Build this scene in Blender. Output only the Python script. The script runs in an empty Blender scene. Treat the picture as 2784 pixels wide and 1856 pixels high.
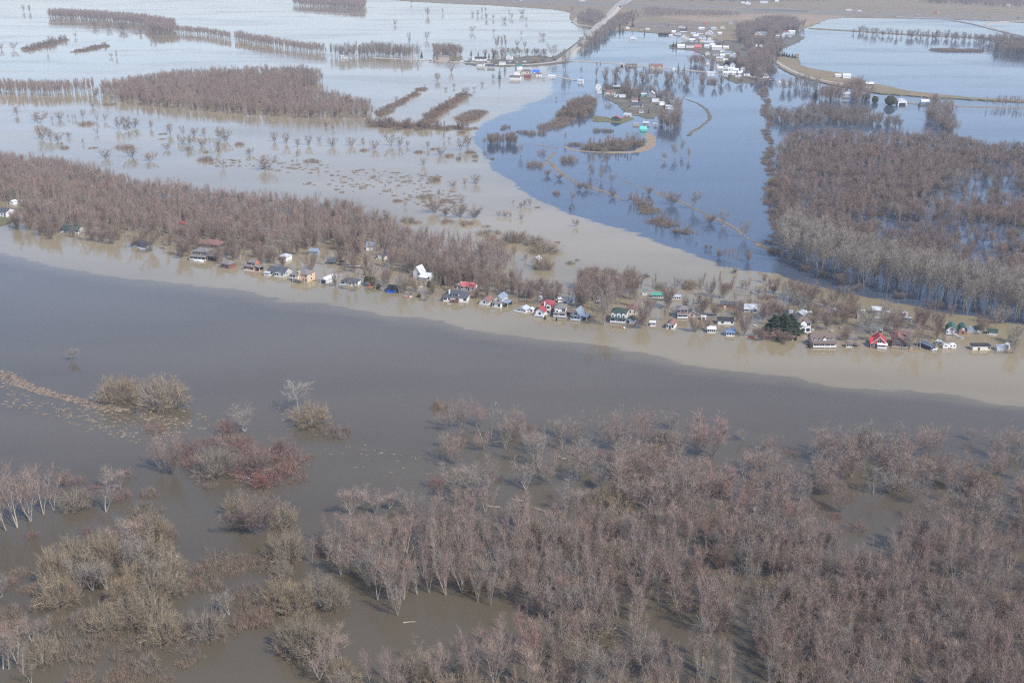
import bpy, math, random
import numpy as np
from mathutils import Vector, Matrix
R = math.radians
SC = bpy.context.scene
COL = SC.collection

# ------------------------------------------------------------------ camera, sky, sun, exposure
F_PX, CX, CY, CAM_H = 3000.0, 1392.0, 928.0, 174.0       # focal length and centre in photo pixels, flying height in metres
PITCH = R(20.17)
cam_data = bpy.data.cameras.new('camera')
cam_data.sensor_width = 36.0
cam_data.lens = 36.0 * F_PX / 2784.0
cam_data.clip_start, cam_data.clip_end = 1.0, 40000.0
cam = bpy.data.objects.new('camera', cam_data)
COL.objects.link(cam)
cam.location = (0, 0, CAM_H)
cam.rotation_euler = (math.pi / 2 - PITCH, 0, 0)
SC.camera = cam

SUN_ELEV, SUN_AZ = R(47), R(132)                          # azimuth clockwise from +Y: right and behind the camera
world = bpy.data.worlds.new('World')
SC.world = world
world.use_nodes = True
wn = world.node_tree
wn.nodes.clear()
sky = wn.nodes.new('ShaderNodeTexSky')
sky.sky_type = 'NISHITA'
sky.sun_disc = False
sky.sun_elevation = SUN_ELEV
sky.sun_rotation = SUN_AZ
sky.altitude = 100
sky.air_density, sky.dust_density, sky.ozone_density = 1.0, 0.6, 2.6
bg = wn.nodes.new('ShaderNodeBackground')
bg.inputs['Strength'].default_value = 0.15
wo = wn.nodes.new('ShaderNodeOutputWorld')
tint = wn.nodes.new('ShaderNodeVectorMath'); tint.operation = 'MULTIPLY'; tint.inputs[1].default_value = (1.03, 0.957, 1.0)   # a sky without the green cast
wn.links.new(sky.outputs[0], tint.inputs[0])
wn.links.new(tint.outputs[0], bg.inputs[0])
wn.links.new(bg.outputs[0], wo.inputs[0])
sun_data = bpy.data.lights.new('sun', 'SUN')
sun_data.energy = 3.3
sun_data.angle = R(0.5)
sun_data.color = (1.0, 0.955, 0.89)
sun = bpy.data.objects.new('sun', sun_data)
COL.objects.link(sun)
sdir = Vector((math.sin(SUN_AZ) * math.cos(SUN_ELEV), math.cos(SUN_AZ) * math.cos(SUN_ELEV), math.sin(SUN_ELEV)))
sun.rotation_euler = sdir.to_track_quat('Z', 'Y').to_euler()
sun.location = (300, -300, 500)
SC.view_settings.view_transform = 'Standard'
SC.view_settings.look = 'None'
SC.view_settings.exposure = 0.55
SC.view_settings.gamma = 1.0
SC.view_settings.use_curve_mapping = False
SC.cycles.max_bounces = 5
SC.cycles.diffuse_bounces = 2
SC.cycles.glossy_bounces = 3
SC.cycles.transmission_bounces = 2
SC.cycles.transparent_max_bounces = 4
SC.cycles.volume_bounces = 0
SC.cycles.filter_width = 1.2
SC.cycles.use_denoising = False
SC.cycles.use_adaptive_sampling = False

# ------------------------------------------------------------------ where things stand: survey of the photo onto the flat water level
KD = 0.844828                                             # full-view display pixels per photo pixel
CT, ST = math.cos(PITCH), math.sin(PITCH)
def gsrc(px, py, z=0.0):
    x, y = (px - CX) / F_PX, -(py - CY) / F_PX
    dx, dy, dz = x, CT + y * ST, -ST + y * CT
    t = (z - CAM_H) / dz
    return Vector((dx * t, dy * t, z))
def gD(x, y): return gsrc(x / KD, y / KD)
def g3(i, j, u, v): return gD(784.0 * i + u / 3.0, 392.0 * j + v / 3.0)      # the twelve survey sheets
SHEET = dict(A=(0, 520), B=(320, 600), C=(640, 640), E=(960, 640), F=(1180, 720), G=(1400, 760), I=(1660, 760), J=(1960, 780),
             K=(2140, 800), L=(2384, 800), M=(920, 60), N=(1240, 100), O=(1540, 180), Q=(1640, 40), R=(1880, 40), T=(2200, 160))
ZS = 400.0 / 2352.0
def sS(c, u, v): return (SHEET[c][0] + u * ZS, SHEET[c][1] + v * ZS)
def gS(c, u, v): return gsrc(*sS(c, u, v))
def depth(p): return p.y * CT + (CAM_H - p.z) * ST
def mpp(p): return depth(p) / F_PX                        # metres per photo pixel at p
def height_at(p, px, ptop):
    y = -(ptop - CY) / F_PX
    return CAM_H + (-ST + y * CT) * p.y / (CT + y * ST)
def inside(poly, pts):
    n = len(poly); c = np.zeros(len(pts), bool)
    x, y = pts[:, 0], pts[:, 1]
    for a in range(n):
        x0, y0 = poly[a]; x1, y1 = poly[a - 1]
        if y0 == y1: continue
        c ^= ((y0 > y) != (y1 > y)) & (x < (x1 - x0) * (y - y0) / (y1 - y0) + x0)
    return c
def polyD(pl): return [tuple(gD(x, y).xy) for x, y in pl]

# ------------------------------------------------------------------ materials
MATS = {}
def mat(name, col, rough=0.8, var=0.12, scale=0.6, metal=0.0, spec=0.3):
    if name in MATS: return MATS[name]
    m = bpy.data.materials.new(name); m.use_nodes = True
    nt = m.node_tree; b = nt.nodes['Principled BSDF']
    b.inputs['Roughness'].default_value = rough
    b.inputs['Metallic'].default_value = metal
    b.inputs['Specular IOR Level'].default_value = spec
    tc = nt.nodes.new('ShaderNodeTexCoord'); nz = nt.nodes.new('ShaderNodeTexNoise')
    nz.inputs['Scale'].default_value = scale; nz.inputs['Detail'].default_value = 5
    nt.links.new(tc.outputs['Object'], nz.inputs['Vector'])
    rp = nt.nodes.new('ShaderNodeValToRGB')
    rp.color_ramp.elements[0].position = 0.3; rp.color_ramp.elements[1].position = 0.7
    rp.color_ramp.elements[0].color = [c * (1 - var) for c in col] + [1]
    rp.color_ramp.elements[1].color = [min(1, c * (1 + var)) for c in col] + [1]
    nt.links.new(nz.outputs['Fac'], rp.inputs['Fac'])
    nt.links.new(rp.outputs['Color'], b.inputs['Base Color'])
    MATS[name] = m
    return m
def plant_mat(name, cols, rough=0.9):
    """twig or bark colour that differs from plant to plant (and a little within one)"""
    m = bpy.data.materials.new(name); m.use_nodes = True
    nt = m.node_tree; b = nt.nodes['Principled BSDF']
    b.inputs['Roughness'].default_value = rough; b.inputs['Specular IOR Level'].default_value = 0.15
    oi = nt.nodes.new('ShaderNodeObjectInfo')
    rp = nt.nodes.new('ShaderNodeValToRGB')
    el = rp.color_ramp.elements
    while len(el) < len(cols): el.new(0.5)
    for i, c in enumerate(cols):
        el[i].position = i / (len(cols) - 1); el[i].color = (*c, 1)
    nt.links.new(oi.outputs['Random'], rp.inputs['Fac'])
    tc = nt.nodes.new('ShaderNodeTexCoord'); nz = nt.nodes.new('ShaderNodeTexNoise')
    nz.inputs['Scale'].default_value = 0.9; nz.inputs['Detail'].default_value = 3
    nt.links.new(tc.outputs['Object'], nz.inputs['Vector'])
    mr = nt.nodes.new('ShaderNodeMapRange')
    mr.inputs['From Min'].default_value = 0.3; mr.inputs['From Max'].default_value = 0.7
    mr.inputs['To Min'].default_value = 0.72; mr.inputs['To Max'].default_value = 1.28
    nt.links.new(nz.outputs['Fac'], mr.inputs['Value'])
    mx = nt.nodes.new('ShaderNodeVectorMath'); mx.operation = 'SCALE'
    nt.links.new(rp.outputs['Color'], mx.inputs[0]); nt.links.new(mr.outputs['Result'], mx.inputs['Scale'])
    nt.links.new(mx.outputs['Vector'], b.inputs['Base Color'])
    MATS[name] = m
    return m

# ------------------------------------------------------------------ object helpers
def tag(o, label=None, cat=None, group=None, kind=None):
    if label: o['label'] = label
    if cat: o['category'] = cat
    if group: o['group'] = group
    if kind: o['kind'] = kind
    return o
def link(name, data, parent=None):
    o = bpy.data.objects.new(name, data); COL.objects.link(o)
    if parent: o.parent = parent
    return o
def mesh(name, V, F, mats, mi=None):
    me = bpy.data.meshes.new(name)
    me.from_pydata([tuple(v) for v in V], [], F)
    for m in (mats if isinstance(mats, (list, tuple)) else [mats]): me.materials.append(m)
    if mi is not None: me.polygons.foreach_set('material_index', mi)
    me.update()
    return me
class MB:
    """collects boxes, prisms and tubes into one mesh"""
    def __init__(s): s.V, s.F, s.M, s.mats = [], [], [], []
    def _m(s, m):
        if m not in s.mats: s.mats.append(m)
        return s.mats.index(m)
    def add(s, V, F, m):
        o = len(s.V); i = s._m(m)
        s.V += [tuple(v) for v in V]
        for f in F: s.F.append([k + o for k in f]); s.M.append(i)
    def box(s, x0, x1, y0, y1, z0, z1, m):
        V = [(x, y, z) for z in (z0, z1) for y in (y0, y1) for x in (x0, x1)]
        s.add(V, [(0, 2, 3, 1), (4, 5, 7, 6), (0, 1, 5, 4), (2, 6, 7, 3), (0, 4, 6, 2), (1, 3, 7, 5)], m)
    def prism(s, prof, a0, a1, axis, m):
        """profile of (side, z) points pulled along 'x' or 'y'"""
        n = len(prof)
        f = (lambda p, a: (a, p[0], p[1])) if axis == 'x' else (lambda p, a: (p[0], a, p[1]))
        V = [f(p, a0) for p in prof] + [f(p, a1) for p in prof]
        F = [tuple(range(n))[::-1], tuple(range(n, 2 * n))]
        F += [(i, (i + 1) % n, n + (i + 1) % n, n + i) for i in range(n)]
        s.add(V, F, m)
    def tube(s, pts, rads, n, m):
        V, F = tube(pts, rads, n)
        s.add(V, F, m)
    def disc(s, c, r, z0, z1, n, m, sx=1.0, sy=1.0):
        V = [(c[0] + sx * r * math.cos(2 * math.pi * i / n), c[1] + sy * r * math.sin(2 * math.pi * i / n), z) for z in (z0, z1) for i in range(n)]
        F = [tuple(range(n))[::-1], tuple(range(n, 2 * n))] + [(i, (i + 1) % n, n + (i + 1) % n, n + i) for i in range(n)]
        s.add(V, F, m)
    def data(s, name): return mesh(name, s.V, s.F, s.mats, s.M)
    def build(s, name, parent=None): return link(name, s.data(name), parent)
def tube(pts, rads, n):
    V, F = [], []
    pts = [Vector(p) for p in pts]
    for i, p in enumerate(pts):
        d = (pts[min(i + 1, len(pts) - 1)] - pts[max(i - 1, 0)]).normalized()
        a = d.cross(Vector((0.31, 0.95, 0.07))); a = a.normalized() if a.length > 1e-4 else Vector((1, 0, 0))
        b = d.cross(a)
        for k in range(n):
            t = 2 * math.pi * k / n
            V.append(p + (a * math.cos(t) + b * math.sin(t)) * rads[i])
    for i in range(len(pts) - 1):
        for k in range(n):
            F.append((i * n + k, i * n + (k + 1) % n, (i + 1) * n + (k + 1) % n, (i + 1) * n + k))
    return V, F
def thing(name, loc, label, cat, group=None, yaw=0.0):
    o = link(name, None); o.location = loc; o.rotation_euler = (0, 0, R(yaw))
    return tag(o, label, cat, group)
def dup(o, parent=None):
    c = o.copy(); COL.objects.link(c)
    if parent: c.parent = parent
    for ch in o.children: dup(ch, c)
    return c

# ------------------------------------------------------------------ water: one sheet, its colour set by mud, with reflected sky blue painted into the clear water
def sd_poly(poly, pts):
    """signed distance in display pixels, positive inside"""
    d = np.full(len(pts), 1e9)
    P = np.array(poly, float)
    for a in range(len(P)):
        p0, p1 = P[a - 1], P[a]
        e = p1 - p0; L = (e ** 2).sum()
        if L == 0: continue
        t = np.clip(((pts - p0) @ e) / L, 0, 1)
        d = np.minimum(d, np.hypot(*(pts - (p0 + t[:, None] * e)).T))
    return np.where(inside(poly, pts), d, -d)
MUD_EDGE = [(1262, 160), (1269, 194), (1271, 209), (1254, 224), (1234, 235), (1191, 250), (1150, 264), (1104, 290), (1086, 317), (1100, 343), (1127, 377), (1131, 392),
            (1184, 424), (1244, 464), (1317, 492), (1384, 514), (1484, 545), (1568, 574), (1655, 609), (1785, 629), (1868, 659), (2001, 685),
            (2135, 709), (2268, 731), (2352, 748), (2900, 830)]
CLEAR = MUD_EDGE + [(3600, 400), (3000, -60), (1480, -40), (1400, 60), (1320, 135)]
RIVER = [(-900, 430), (-300, 520), (0, 580), (130, 612), (300, 640), (541, 668), (641, 687), (753, 697), (784, 700), (844, 712), (891, 725), (1014, 739), (1067, 754), (1151, 765),
         (1291, 782), (1417, 802), (1568, 832), (1701, 852), (1835, 864), (1918, 881), (2101, 897), (2348, 931), (3400, 1100), (4200, 3000), (-2500, 3000)]
PALE = [(-900, -100), (1330, -100), (1330, 140), (1262, 160)] + MUD_EDGE[1:18] + [(1400, 600), (1150, 560), (850, 450), (300, 370), (-900, 250)]
cols_px = np.concatenate([np.linspace(-2600, -420, 30), np.arange(-400, 3200, 9.0), np.linspace(3230, 5400, 30)])
rows_px = np.concatenate([np.array([-100, -80, -60, -45]), np.arange(-36, 1300, 4.5), np.arange(1300, 2100, 10.0), np.linspace(2110, 3400, 25)])
gx, gy = np.meshgrid(cols_px, rows_px)
ppx = np.stack([gx.ravel(), gy.ravel()], 1)
x, y = (ppx[:, 0] - CX) / F_PX, -(ppx[:, 1] - CY) / F_PX
dy_, dz_ = CT + y * ST, -ST + y * CT
t_ = -CAM_H / dz_
WV = np.stack([x * t_, dy_ * t_, np.zeros_like(t_)], 1)
nc, nr = len(cols_px), len(rows_px)
idx = np.arange(nc * nr).reshape(nr, nc)
WF = np.stack([idx[:-1, :-1], idx[1:, :-1], idx[1:, 1:], idx[:-1, 1:]], -1).reshape(-1, 4)
wm = bpy.data.meshes.new('water')
wm.vertices.add(len(WV)); wm.vertices.foreach_set('co', WV.astype(np.float32).ravel())
wm.loops.add(WF.size); wm.loops.foreach_set('vertex_index', WF.astype(np.int32).ravel())
wm.polygons.add(len(WF)); wm.polygons.foreach_set('loop_start', np.arange(0, WF.size, 4, dtype=np.int32))
wm.update(calc_edges=True); wm.validate()
DP = ppx * KD
def sstep(a, lo, hi):
    t = np.clip((a - lo) / (hi - lo), 0, 1); return t * t * (3 - 2 * t)
sc_, sr_, sp_ = sd_poly(CLEAR, DP), sd_poly(RIVER, DP), sd_poly(PALE, DP)
# the clear water meets the mud along a hard front upstream, a softer one near the right bank
for nm, val in (('clear', sc_), ('river', sr_), ('pale', sp_)):
    at = wm.attributes.new(nm, 'FLOAT', 'POINT'); at.data.foreach_set('value', np.clip(val, -60, 60).astype(np.float32))
water_mat = bpy.data.materials.new('flood_water'); water_mat.use_nodes = True
nt = water_mat.node_tree; N, LK = nt.nodes, nt.links
bs = N['Principled BSDF']
geo = N.new('ShaderNodeNewGeometry')
def noise(scale, detail, vec, rough=0.5):
    n = N.new('ShaderNodeTexNoise'); n.inputs['Scale'].default_value = scale; n.inputs['Detail'].default_value = detail
    n.inputs['Roughness'].default_value = rough
    LK.new(vec, n.inputs['Vector']); return n.outputs['Fac']
def math_(op, a, b=None, c=None):
    n = N.new('ShaderNodeMath'); n.operation = op
    for i, v in enumerate((a, b, c)):
        if v is None: continue
        if isinstance(v, (int, float)): n.inputs[i].default_value = v
        else: LK.new(v, n.inputs[i])
    return n.outputs[0]
def attr(nm):
    n = N.new('ShaderNodeAttribute'); n.attribute_name = nm; return n.outputs['Fac']
def ramp(v, lo, hi, a=0.0, b=1.0):
    n = N.new('ShaderNodeMapRange'); n.interpolation_type = 'SMOOTHSTEP'
    LK.new(v, n.inputs['Value'])
    for k, q in (('From Min', lo), ('From Max', hi), ('To Min', a), ('To Max', b)): n.inputs[k].default_value = q
    return n.outputs['Result']
def mixc(f, a, b):
    n = N.new('ShaderNodeMix'); n.data_type = 'RGBA'
    LK.new(f, n.inputs[0])
    for s, v in ((n.inputs[6], a), (n.inputs[7], b)):
        if isinstance(v, tuple): s.default_value = (*v, 1)
        else: LK.new(v, s)
    return n.outputs[2]
mp = N.new('ShaderNodeMapping'); mp.inputs['Rotation'].default_value = (0, 0, R(23)); mp.inputs['Scale'].default_value = (0.35, 1, 1)
LK.new(geo.outputs['Position'], mp.inputs['Vector'])
flow = mp.outputs['Vector']
n1 = noise(0.02, 6, flow); n2 = noise(0.12, 5, flow, 0.6); n3 = noise(0.006, 4, flow)
w1 = math_('MULTIPLY_ADD', n2, 30.0, -15.0)                 # ragged front of a mud plume
w2 = math_('MULTIPLY_ADD', n1, 40.0, -20.0)
w3 = math_('ADD', math_('MULTIPLY_ADD', n2, 24.0, -12.0), math_('MULTIPLY_ADD', n1, 24.0, -12.0))
fr = math_('ADD', math_('ADD', attr('river'), w2), w1)
f_river = math_('ADD', ramp(fr, -1.6, 1.6, 0, 0.5), ramp(fr, -12, 30, 0, 0.5))
f_clear = ramp(math_('ADD', attr('clear'), w3), -3.2, 2.4)
f_pale = ramp(attr('pale'), -25, 25)
MUDC, PALEC, RIVC, CLR_SKYC = (0.250, 0.205, 0.125), (0.275, 0.222, 0.135), (0.104, 0.086, 0.057), (0.056, 0.078, 0.112)  # clear water's base colour is tinted blue for the sky it reflects
c = mixc(f_pale, MUDC, PALEC)
c = mixc(f_river, c, RIVC)
c = mixc(f_clear, c, CLR_SKYC)
hv = N.new('ShaderNodeVectorMath'); hv.operation = 'SCALE'
LK.new(c, hv.inputs[0]); LK.new(ramp(math_('MULTIPLY_ADD', n3, 0.6, math_('MULTIPLY', n1, 0.4)), 0.3, 0.7, 0.80, 1.18), hv.inputs['Scale'])
LK.new(hv.outputs['Vector'], bs.inputs['Base Color'])
bs.inputs['IOR'].default_value = 1.36
LK.new(ramp(noise(0.011, 5, flow, 0.6), 0.42, 0.62, 0.03, 0.16), bs.inputs['Roughness'])
bmp = N.new('ShaderNodeBump'); bmp.inputs['Strength'].default_value = 0.12; bmp.inputs['Distance'].default_value = 0.02
LK.new(noise(1.3, 3, flow), bmp.inputs['Height']); LK.new(bmp.outputs[0], bs.inputs['Normal'])
wm.materials.append(water_mat)
tag(link('water', wm), kind='structure')

# ------------------------------------------------------------------ ground under and beyond the flood
def ground_mat(name, c0, c1, c2, s=0.02):
    m = bpy.data.materials.new(name); m.use_nodes = True
    nt = m.node_tree; b = nt.nodes['Principled BSDF']; b.inputs['Roughness'].default_value = 0.95; b.inputs['Specular IOR Level'].default_value = 0.1
    g = nt.nodes.new('ShaderNodeNewGeometry')
    a = nt.nodes.new('ShaderNodeTexNoise'); a.inputs['Scale'].default_value = s; a.inputs['Detail'].default_value = 8; a.inputs['Roughness'].default_value = 0.65
    nt.links.new(g.outputs['Position'], a.inputs['Vector'])
    rp = nt.nodes.new('ShaderNodeValToRGB'); e = rp.color_ramp.elements; e.new(0.5)
    for k, (p, c) in enumerate(((0.36, c0), (0.5, c1), (0.64, c2))): e[k].position = p; e[k].color = (*c, 1)
    nt.links.new(a.outputs['Fac'], rp.inputs['Fac']); nt.links.new(rp.outputs['Color'], b.inputs['Base Color'])
    MATS[name] = m
    return m
LAND = ground_mat('dry_spring_grass', (0.20, 0.155, 0.10), (0.26, 0.20, 0.125), (0.17, 0.16, 0.085))
FIELD = ground_mat('stubble_field', (0.36, 0.26, 0.16), (0.31, 0.235, 0.16), (0.25, 0.20, 0.15), 0.03)
SOIL = ground_mat('ploughed_soil', (0.15, 0.125, 0.105), (0.19, 0.16, 0.13), (0.22, 0.18, 0.14), 0.04)
TURF = ground_mat('olive_turf', (0.13, 0.125, 0.06), (0.16, 0.15, 0.075), (0.20, 0.175, 0.10), 0.1)
REED = ground_mat('dead_reeds', (0.27, 0.195, 0.13), (0.33, 0.255, 0.175), (0.22, 0.155, 0.10), 0.25)
WET = ground_mat('wet_meadow', (0.17, 0.145, 0.105), (0.12, 0.115, 0.085), (0.21, 0.18, 0.135), 0.06)
DRIFT = ground_mat('pale_drift_reeds', (0.25, 0.19, 0.145), (0.37, 0.295, 0.22), (0.18, 0.13, 0.10), 0.3)
DULLREED = ground_mat('dull_dead_reeds', (0.19, 0.15, 0.105), (0.25, 0.20, 0.14), (0.15, 0.12, 0.085), 0.2)
GRAVEL = ground_mat('pale_gravel', (0.36, 0.32, 0.27), (0.42, 0.38, 0.32), (0.33, 0.30, 0.26), 0.1)
ASPH = ground_mat('old_asphalt', (0.19, 0.185, 0.18), (0.22, 0.215, 0.205), (0.17, 0.165, 0.16), 0.1)
gm = mesh('ground', [(-12000, -900, -1.5), (12000, -900, -1.5), (12000, 9500, -1.5), (-12000, 9500, -1.5)], [(0, 1, 2, 3)], LAND)
tag(link('ground', gm), kind='structure')
from mathutils.geometry import tessellate_polygon
def land(name, pl, z, m, jit=0.0, seed=1, kind='structure', skirt=1.2, spread=0.0):
    rng = random.Random(seed)
    P = [gD(a, b) for a, b in pl]
    if jit:
        Q = []
        for i in range(len(P)):
            a, b = P[i], P[(i + 1) % len(P)]
            n = max(1, min(40, int((b - a).length / (jit * 3))))
            for k in range(n):
                q = a.lerp(b, k / n)
                Q.append(Vector((q.x + rng.uniform(-jit, jit), q.y + rng.uniform(-jit, jit) * 2, 0)))
        P = Q
    n = len(P)
    V = [(p.x, p.y, z) for p in P] + [(p.x, p.y, -skirt) for p in P]
    F = [tuple(t) for t in tessellate_polygon([[Vector((p.x, p.y, 0)) for p in P]])]
    F = [f if (Vector(V[f[1]]) - Vector(V[f[0]])).cross(Vector(V[f[2]]) - Vector(V[f[0]])).z > 0 else f[::-1] for f in F]
    F += [(i, (i + 1) % n, n + (i + 1) % n, n + i) for i in range(n)]
    return tag(link(name, mesh(name, V, F, m)), kind=kind)
def ribbon(name, pl, w, z, m, kind='structure', z1=None, thick=None, jit=0.0, seed=3):
    """a road or bank: pl is display pixels, w its width in metres (number or one per point)"""
    rng = random.Random(seed)
    P = [gD(*p) for p in pl]
    W = w if isinstance(w, (list, tuple)) else [w] * len(P)
    Z = z if isinstance(z, (list, tuple)) else [z] * len(P)
    # smooth and resample
    Q = []
    for i in range(len(P) - 1):
        p0, p1, p2, p3 = P[max(i - 1, 0)], P[i], P[i + 1], P[min(i + 2, len(P) - 1)]
        n = max(2, min(60, int((p2 - p1).length / 8)))
        for k in range(n):
            t = k / n
            q = 0.5 * ((2 * p1) + (p2 - p0) * t + (2 * p0 - 5 * p1 + 4 * p2 - p3) * t * t + (3 * p1 - p0 - 3 * p2 + p3) * t ** 3)
            Q.append((q, W[i] + (W[i + 1] - W[i]) * t, Z[i] + (Z[i + 1] - Z[i]) * t))
    Q.append((P[-1], W[-1], Z[-1]))
    V, F = [], []
    for i, (q, ww, zz) in enumerate(Q):
        d = (Q[min(i + 1, len(Q) - 1)][0] - Q[max(i - 1, 0)][0]).normalized()
        s = Vector((-d.y, d.x, 0))
        a, b = ww / 2 + rng.uniform(-jit, jit), ww / 2 + rng.uniform(-jit, jit)
        slope = 1.0 if thick is None else thick
        for off, h in ((-a - slope * (zz + 0.9), -0.9), (-a, zz), (b, zz), (b + slope * (zz + 0.9), -0.9)):
            v = q + s * off; V.append((v.x, v.y, h))
    for i in range(len(Q) - 1):
        for k in range(3): F.append((4 * i + k, 4 * i + k + 1, 4 * i + 5 + k, 4 * i + 4 + k)[::-1])
    return tag(link(name, mesh(name, V, F, m)), kind=kind)

land('far_plain', [(560, -140), (3600, -140), (3600, 120), (2352, 53), (2240, 47), (2100, 43), (1935, 41), (1890, 46), (1862, 60), (1848, 66), (1800, 78), (1775, 92),
                   (1720, 96), (1640, 92), (1560, 84), (1500, 76), (1440, 71), (1400, 72), (1385, 66), (1340, 62), (1320, 52), (1308, 44), (1312, 30), (1270, 22), (1130, 13), (960, 5), (860, -2), (700, -20)], 0.5, LAND, jit=3, seed=2)
land('stubble_field', [(1500, 38), (1780, 33), (1790, 40), (1640, 52), (1570, 48)], 0.62, FIELD, jit=2, seed=4)
land('ploughed_field', [(1440, 62), (1480, 50), (1600, 54), (1640, 66), (1600, 78), (1500, 72)], 0.62, SOIL, jit=1, seed=5)
for k, (a, b) in enumerate((((1452, 52), (1620, 58)), ((1440, 58), (1630, 66)), ((1450, 67), (1600, 75)))):
    ribbon('field_strip', [a, ((a[0] + b[0]) / 2, (a[1] + b[1]) / 2 - 0.3), b], 9, 0.7, FIELD, seed=k, jit=1)
land('stubble_field', [(1820, 34), (1950, 38), (1900, 45), (1868, 58), (1830, 66), (1800, 60)], 0.62, FIELD, jit=4, seed=6)
land('village_ground', [(1690, 192), (1660, 176), (1672, 158), (1600, 118), (1540, 112), (1540, 104), (1600, 92), (1700, 96), (1790, 96), (1830, 80), (1850, 86), (1830, 100), (1800, 112), (1788, 128), (1740, 128),
                        (1735, 150), (1760, 178), (1740, 192)], 0.35, WET, jit=2.5, seed=7)
land('village_ground', [(1064, 141), (1110, 139), (1180, 134), (1210, 129), (1250, 129), (1285, 138), (1320, 141), (1280, 149), (1200, 154), (1120, 153), (1070, 149)], 0.3, WET, jit=2, seed=8)
land('village_ground', [(1375, 205), (1400, 196), (1470, 208), (1525, 224), (1548, 240), (1530, 262), (1490, 275), (1440, 262), (1415, 240)], 0.22, WET, jit=3, seed=9)
land('lawn', [(1361, 268), (1370, 266.5), (1403, 271.5), (1456, 271), (1455, 275), (1430, 283.5), (1390, 280.5), (1362, 280)], 0.25, TURF, jit=0.6, seed=10)
land('lawn', [(-60, 492), (0, 486), (28, 500), (30, 510), (0, 520), (-60, 530)], 0.3, TURF, jit=0.8, seed=11)
land('lawn', [(948, 583), (985, 590), (978, 600), (952, 606), (930, 600)], -0.2, TURF, seed=12)
land('bank', [(1778, 140), (1790, 132), (1815, 133), (1838, 140), (1836, 150), (1860, 158), (1935, 170), (1992, 190), (2090, 211), (2230, 226), (2352, 231), (2900, 262), (2900, 270), (2352, 236), (2150, 226), (2020, 216), (1960, 205), (1900, 194), (1830, 176), (1795, 160)], 0.9, LAND, jit=1.5, seed=13)
ribbon('bank', [(1860, 66), (1990, 74), (2120, 82), (2290, 90), (2420, 100)], 12, 0.9, LAND, jit=2)
ribbon('bank', [(2070, 236), (2110, 240), (2180, 244), (2352, 250), (2500, 256)], 5, 0.35, LAND, jit=1)
# roads
ribbon('highway', [(540, -32), (900, -8), (1010, 0.5), (1150, 6), (1340, 12), (1430, 15.5), (1570, 22), (1700, 27), (1850, 31), (2050, 37), (2240, 45), (2352, 49), (2700, 66)], 24, 1.6, ASPH)
ribbon('highway', [(540, -36), (900, -13), (1010, -5), (1150, 1), (1340, 7), (1430, 10), (1570, 16), (1700, 20), (1850, 24.5), (2050, 30), (2240, 37), (2352, 41), (2700, 56)], 22, 1.6, ASPH)
ribbon('road', [(1283, 142), (1300, 130), (1322, 112), (1345, 92), (1368, 68), (1395, 42), (1418, 18), (1441, 1), (1462, -14)], [9, 9, 10, 11, 11, 11, 11, 11, 11], [0.9, 1.4, 2.2, 3.2, 4.4, 6.0, 7.6, 8.0, 6.0], GRAVEL)
ribbon('road', [(860, 133), (930, 136), (1000, 140), (1080, 145), (1160, 150), (1230, 148), (1283, 142)], 8, 0.55, GRAVEL)
ribbon('road', [(1283, 142), (1330, 141), (1400, 146), (1480, 153), (1560, 160), (1640, 168), (1720, 176), (1770, 186)], 8, 0.55, GRAVEL)
ribbon('road', [(1242, 170), (1275, 176), (1322, 185)], 6, 0.35, GRAVEL)
ribbon('road', [(1770, 122), (1778, 138), (1800, 154), (1830, 169), (1868, 182), (1920, 192), (2000, 204)], 6, 1.1, GRAVEL)
ribbon('road', [(1728, 128), (1738, 140), (1742, 152), (1752, 165), (1764, 180)], 6, 0.5, GRAVEL)
ribbon('road', [(2060, 40), (2160, 44), (2230, 55), (2290, 70), (2352, 84), (2500, 110)], 7, 1.3, GRAVEL)
ribbon('road', [(2500, 52), (2352, 50), (2290, 52), (2262, 60), (2290, 70)], 8, 1.25, GRAVEL)
ribbon('road', [(1316, 52), (1340, 30), (1360, 26)], 8, 0.9, GRAVEL)
ribbon('road', [(1395, 66), (1345, 61), (1322, 55), (1325, 44), (1345, 30)], 7, 0.95, GRAVEL)

for k, (pl_, w_) in enumerate((([(1900, 26), (2060, 30), (2200, 36)], 9), ([(1930, 18), (2100, 22), (2300, 31)], 14), ([(2150, 12), (2260, 20), (2400, 28)], 8), ([(1520, 6), (1640, 9), (1720, 12)], 10))):
    ribbon('field_strip', pl_, w_, 0.72, (FIELD, SOIL, FIELD, TURF)[k], seed=20 + k, jit=2)
for k, pl_ in enumerate(([(1262, 135), (1310, 110), (1340, 85), (1350, 92), (1318, 118), (1290, 138)], [(1690, 28), (1760, 22), (1860, 26), (1850, 30), (1760, 30)])):
    land('meadow', pl_, 0.66 if k else 0.4, WET, jit=2, seed=40 + k)

# ------------------------------------------------------------------ plants: prototypes grown branch by branch
BARK = plant_mat('grey_bark', [(0.33, 0.29, 0.24), (0.40, 0.355, 0.295), (0.27, 0.235, 0.195)])
PALEBARK = plant_mat('pale_bark', [(0.38, 0.34, 0.285), (0.33, 0.295, 0.25)])
DARKBARK = plant_mat('dark_bark', [(0.17, 0.15, 0.135), (0.22, 0.20, 0.18)])
TW_MAPLE = plant_mat('maple_twigs', [(0.285, 0.228, 0.186), (0.335, 0.234, 0.19), (0.35, 0.265, 0.21), (0.285, 0.234, 0.194), (0.375, 0.24, 0.196)])
TW_GREY = plant_mat('grey_twigs', [(0.265, 0.23, 0.19), (0.30, 0.26, 0.215), (0.24, 0.21, 0.175)])
TW_PALE = plant_mat('cottonwood_twigs', [(0.33, 0.285, 0.235), (0.38, 0.33, 0.27), (0.30, 0.26, 0.215)])
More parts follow.
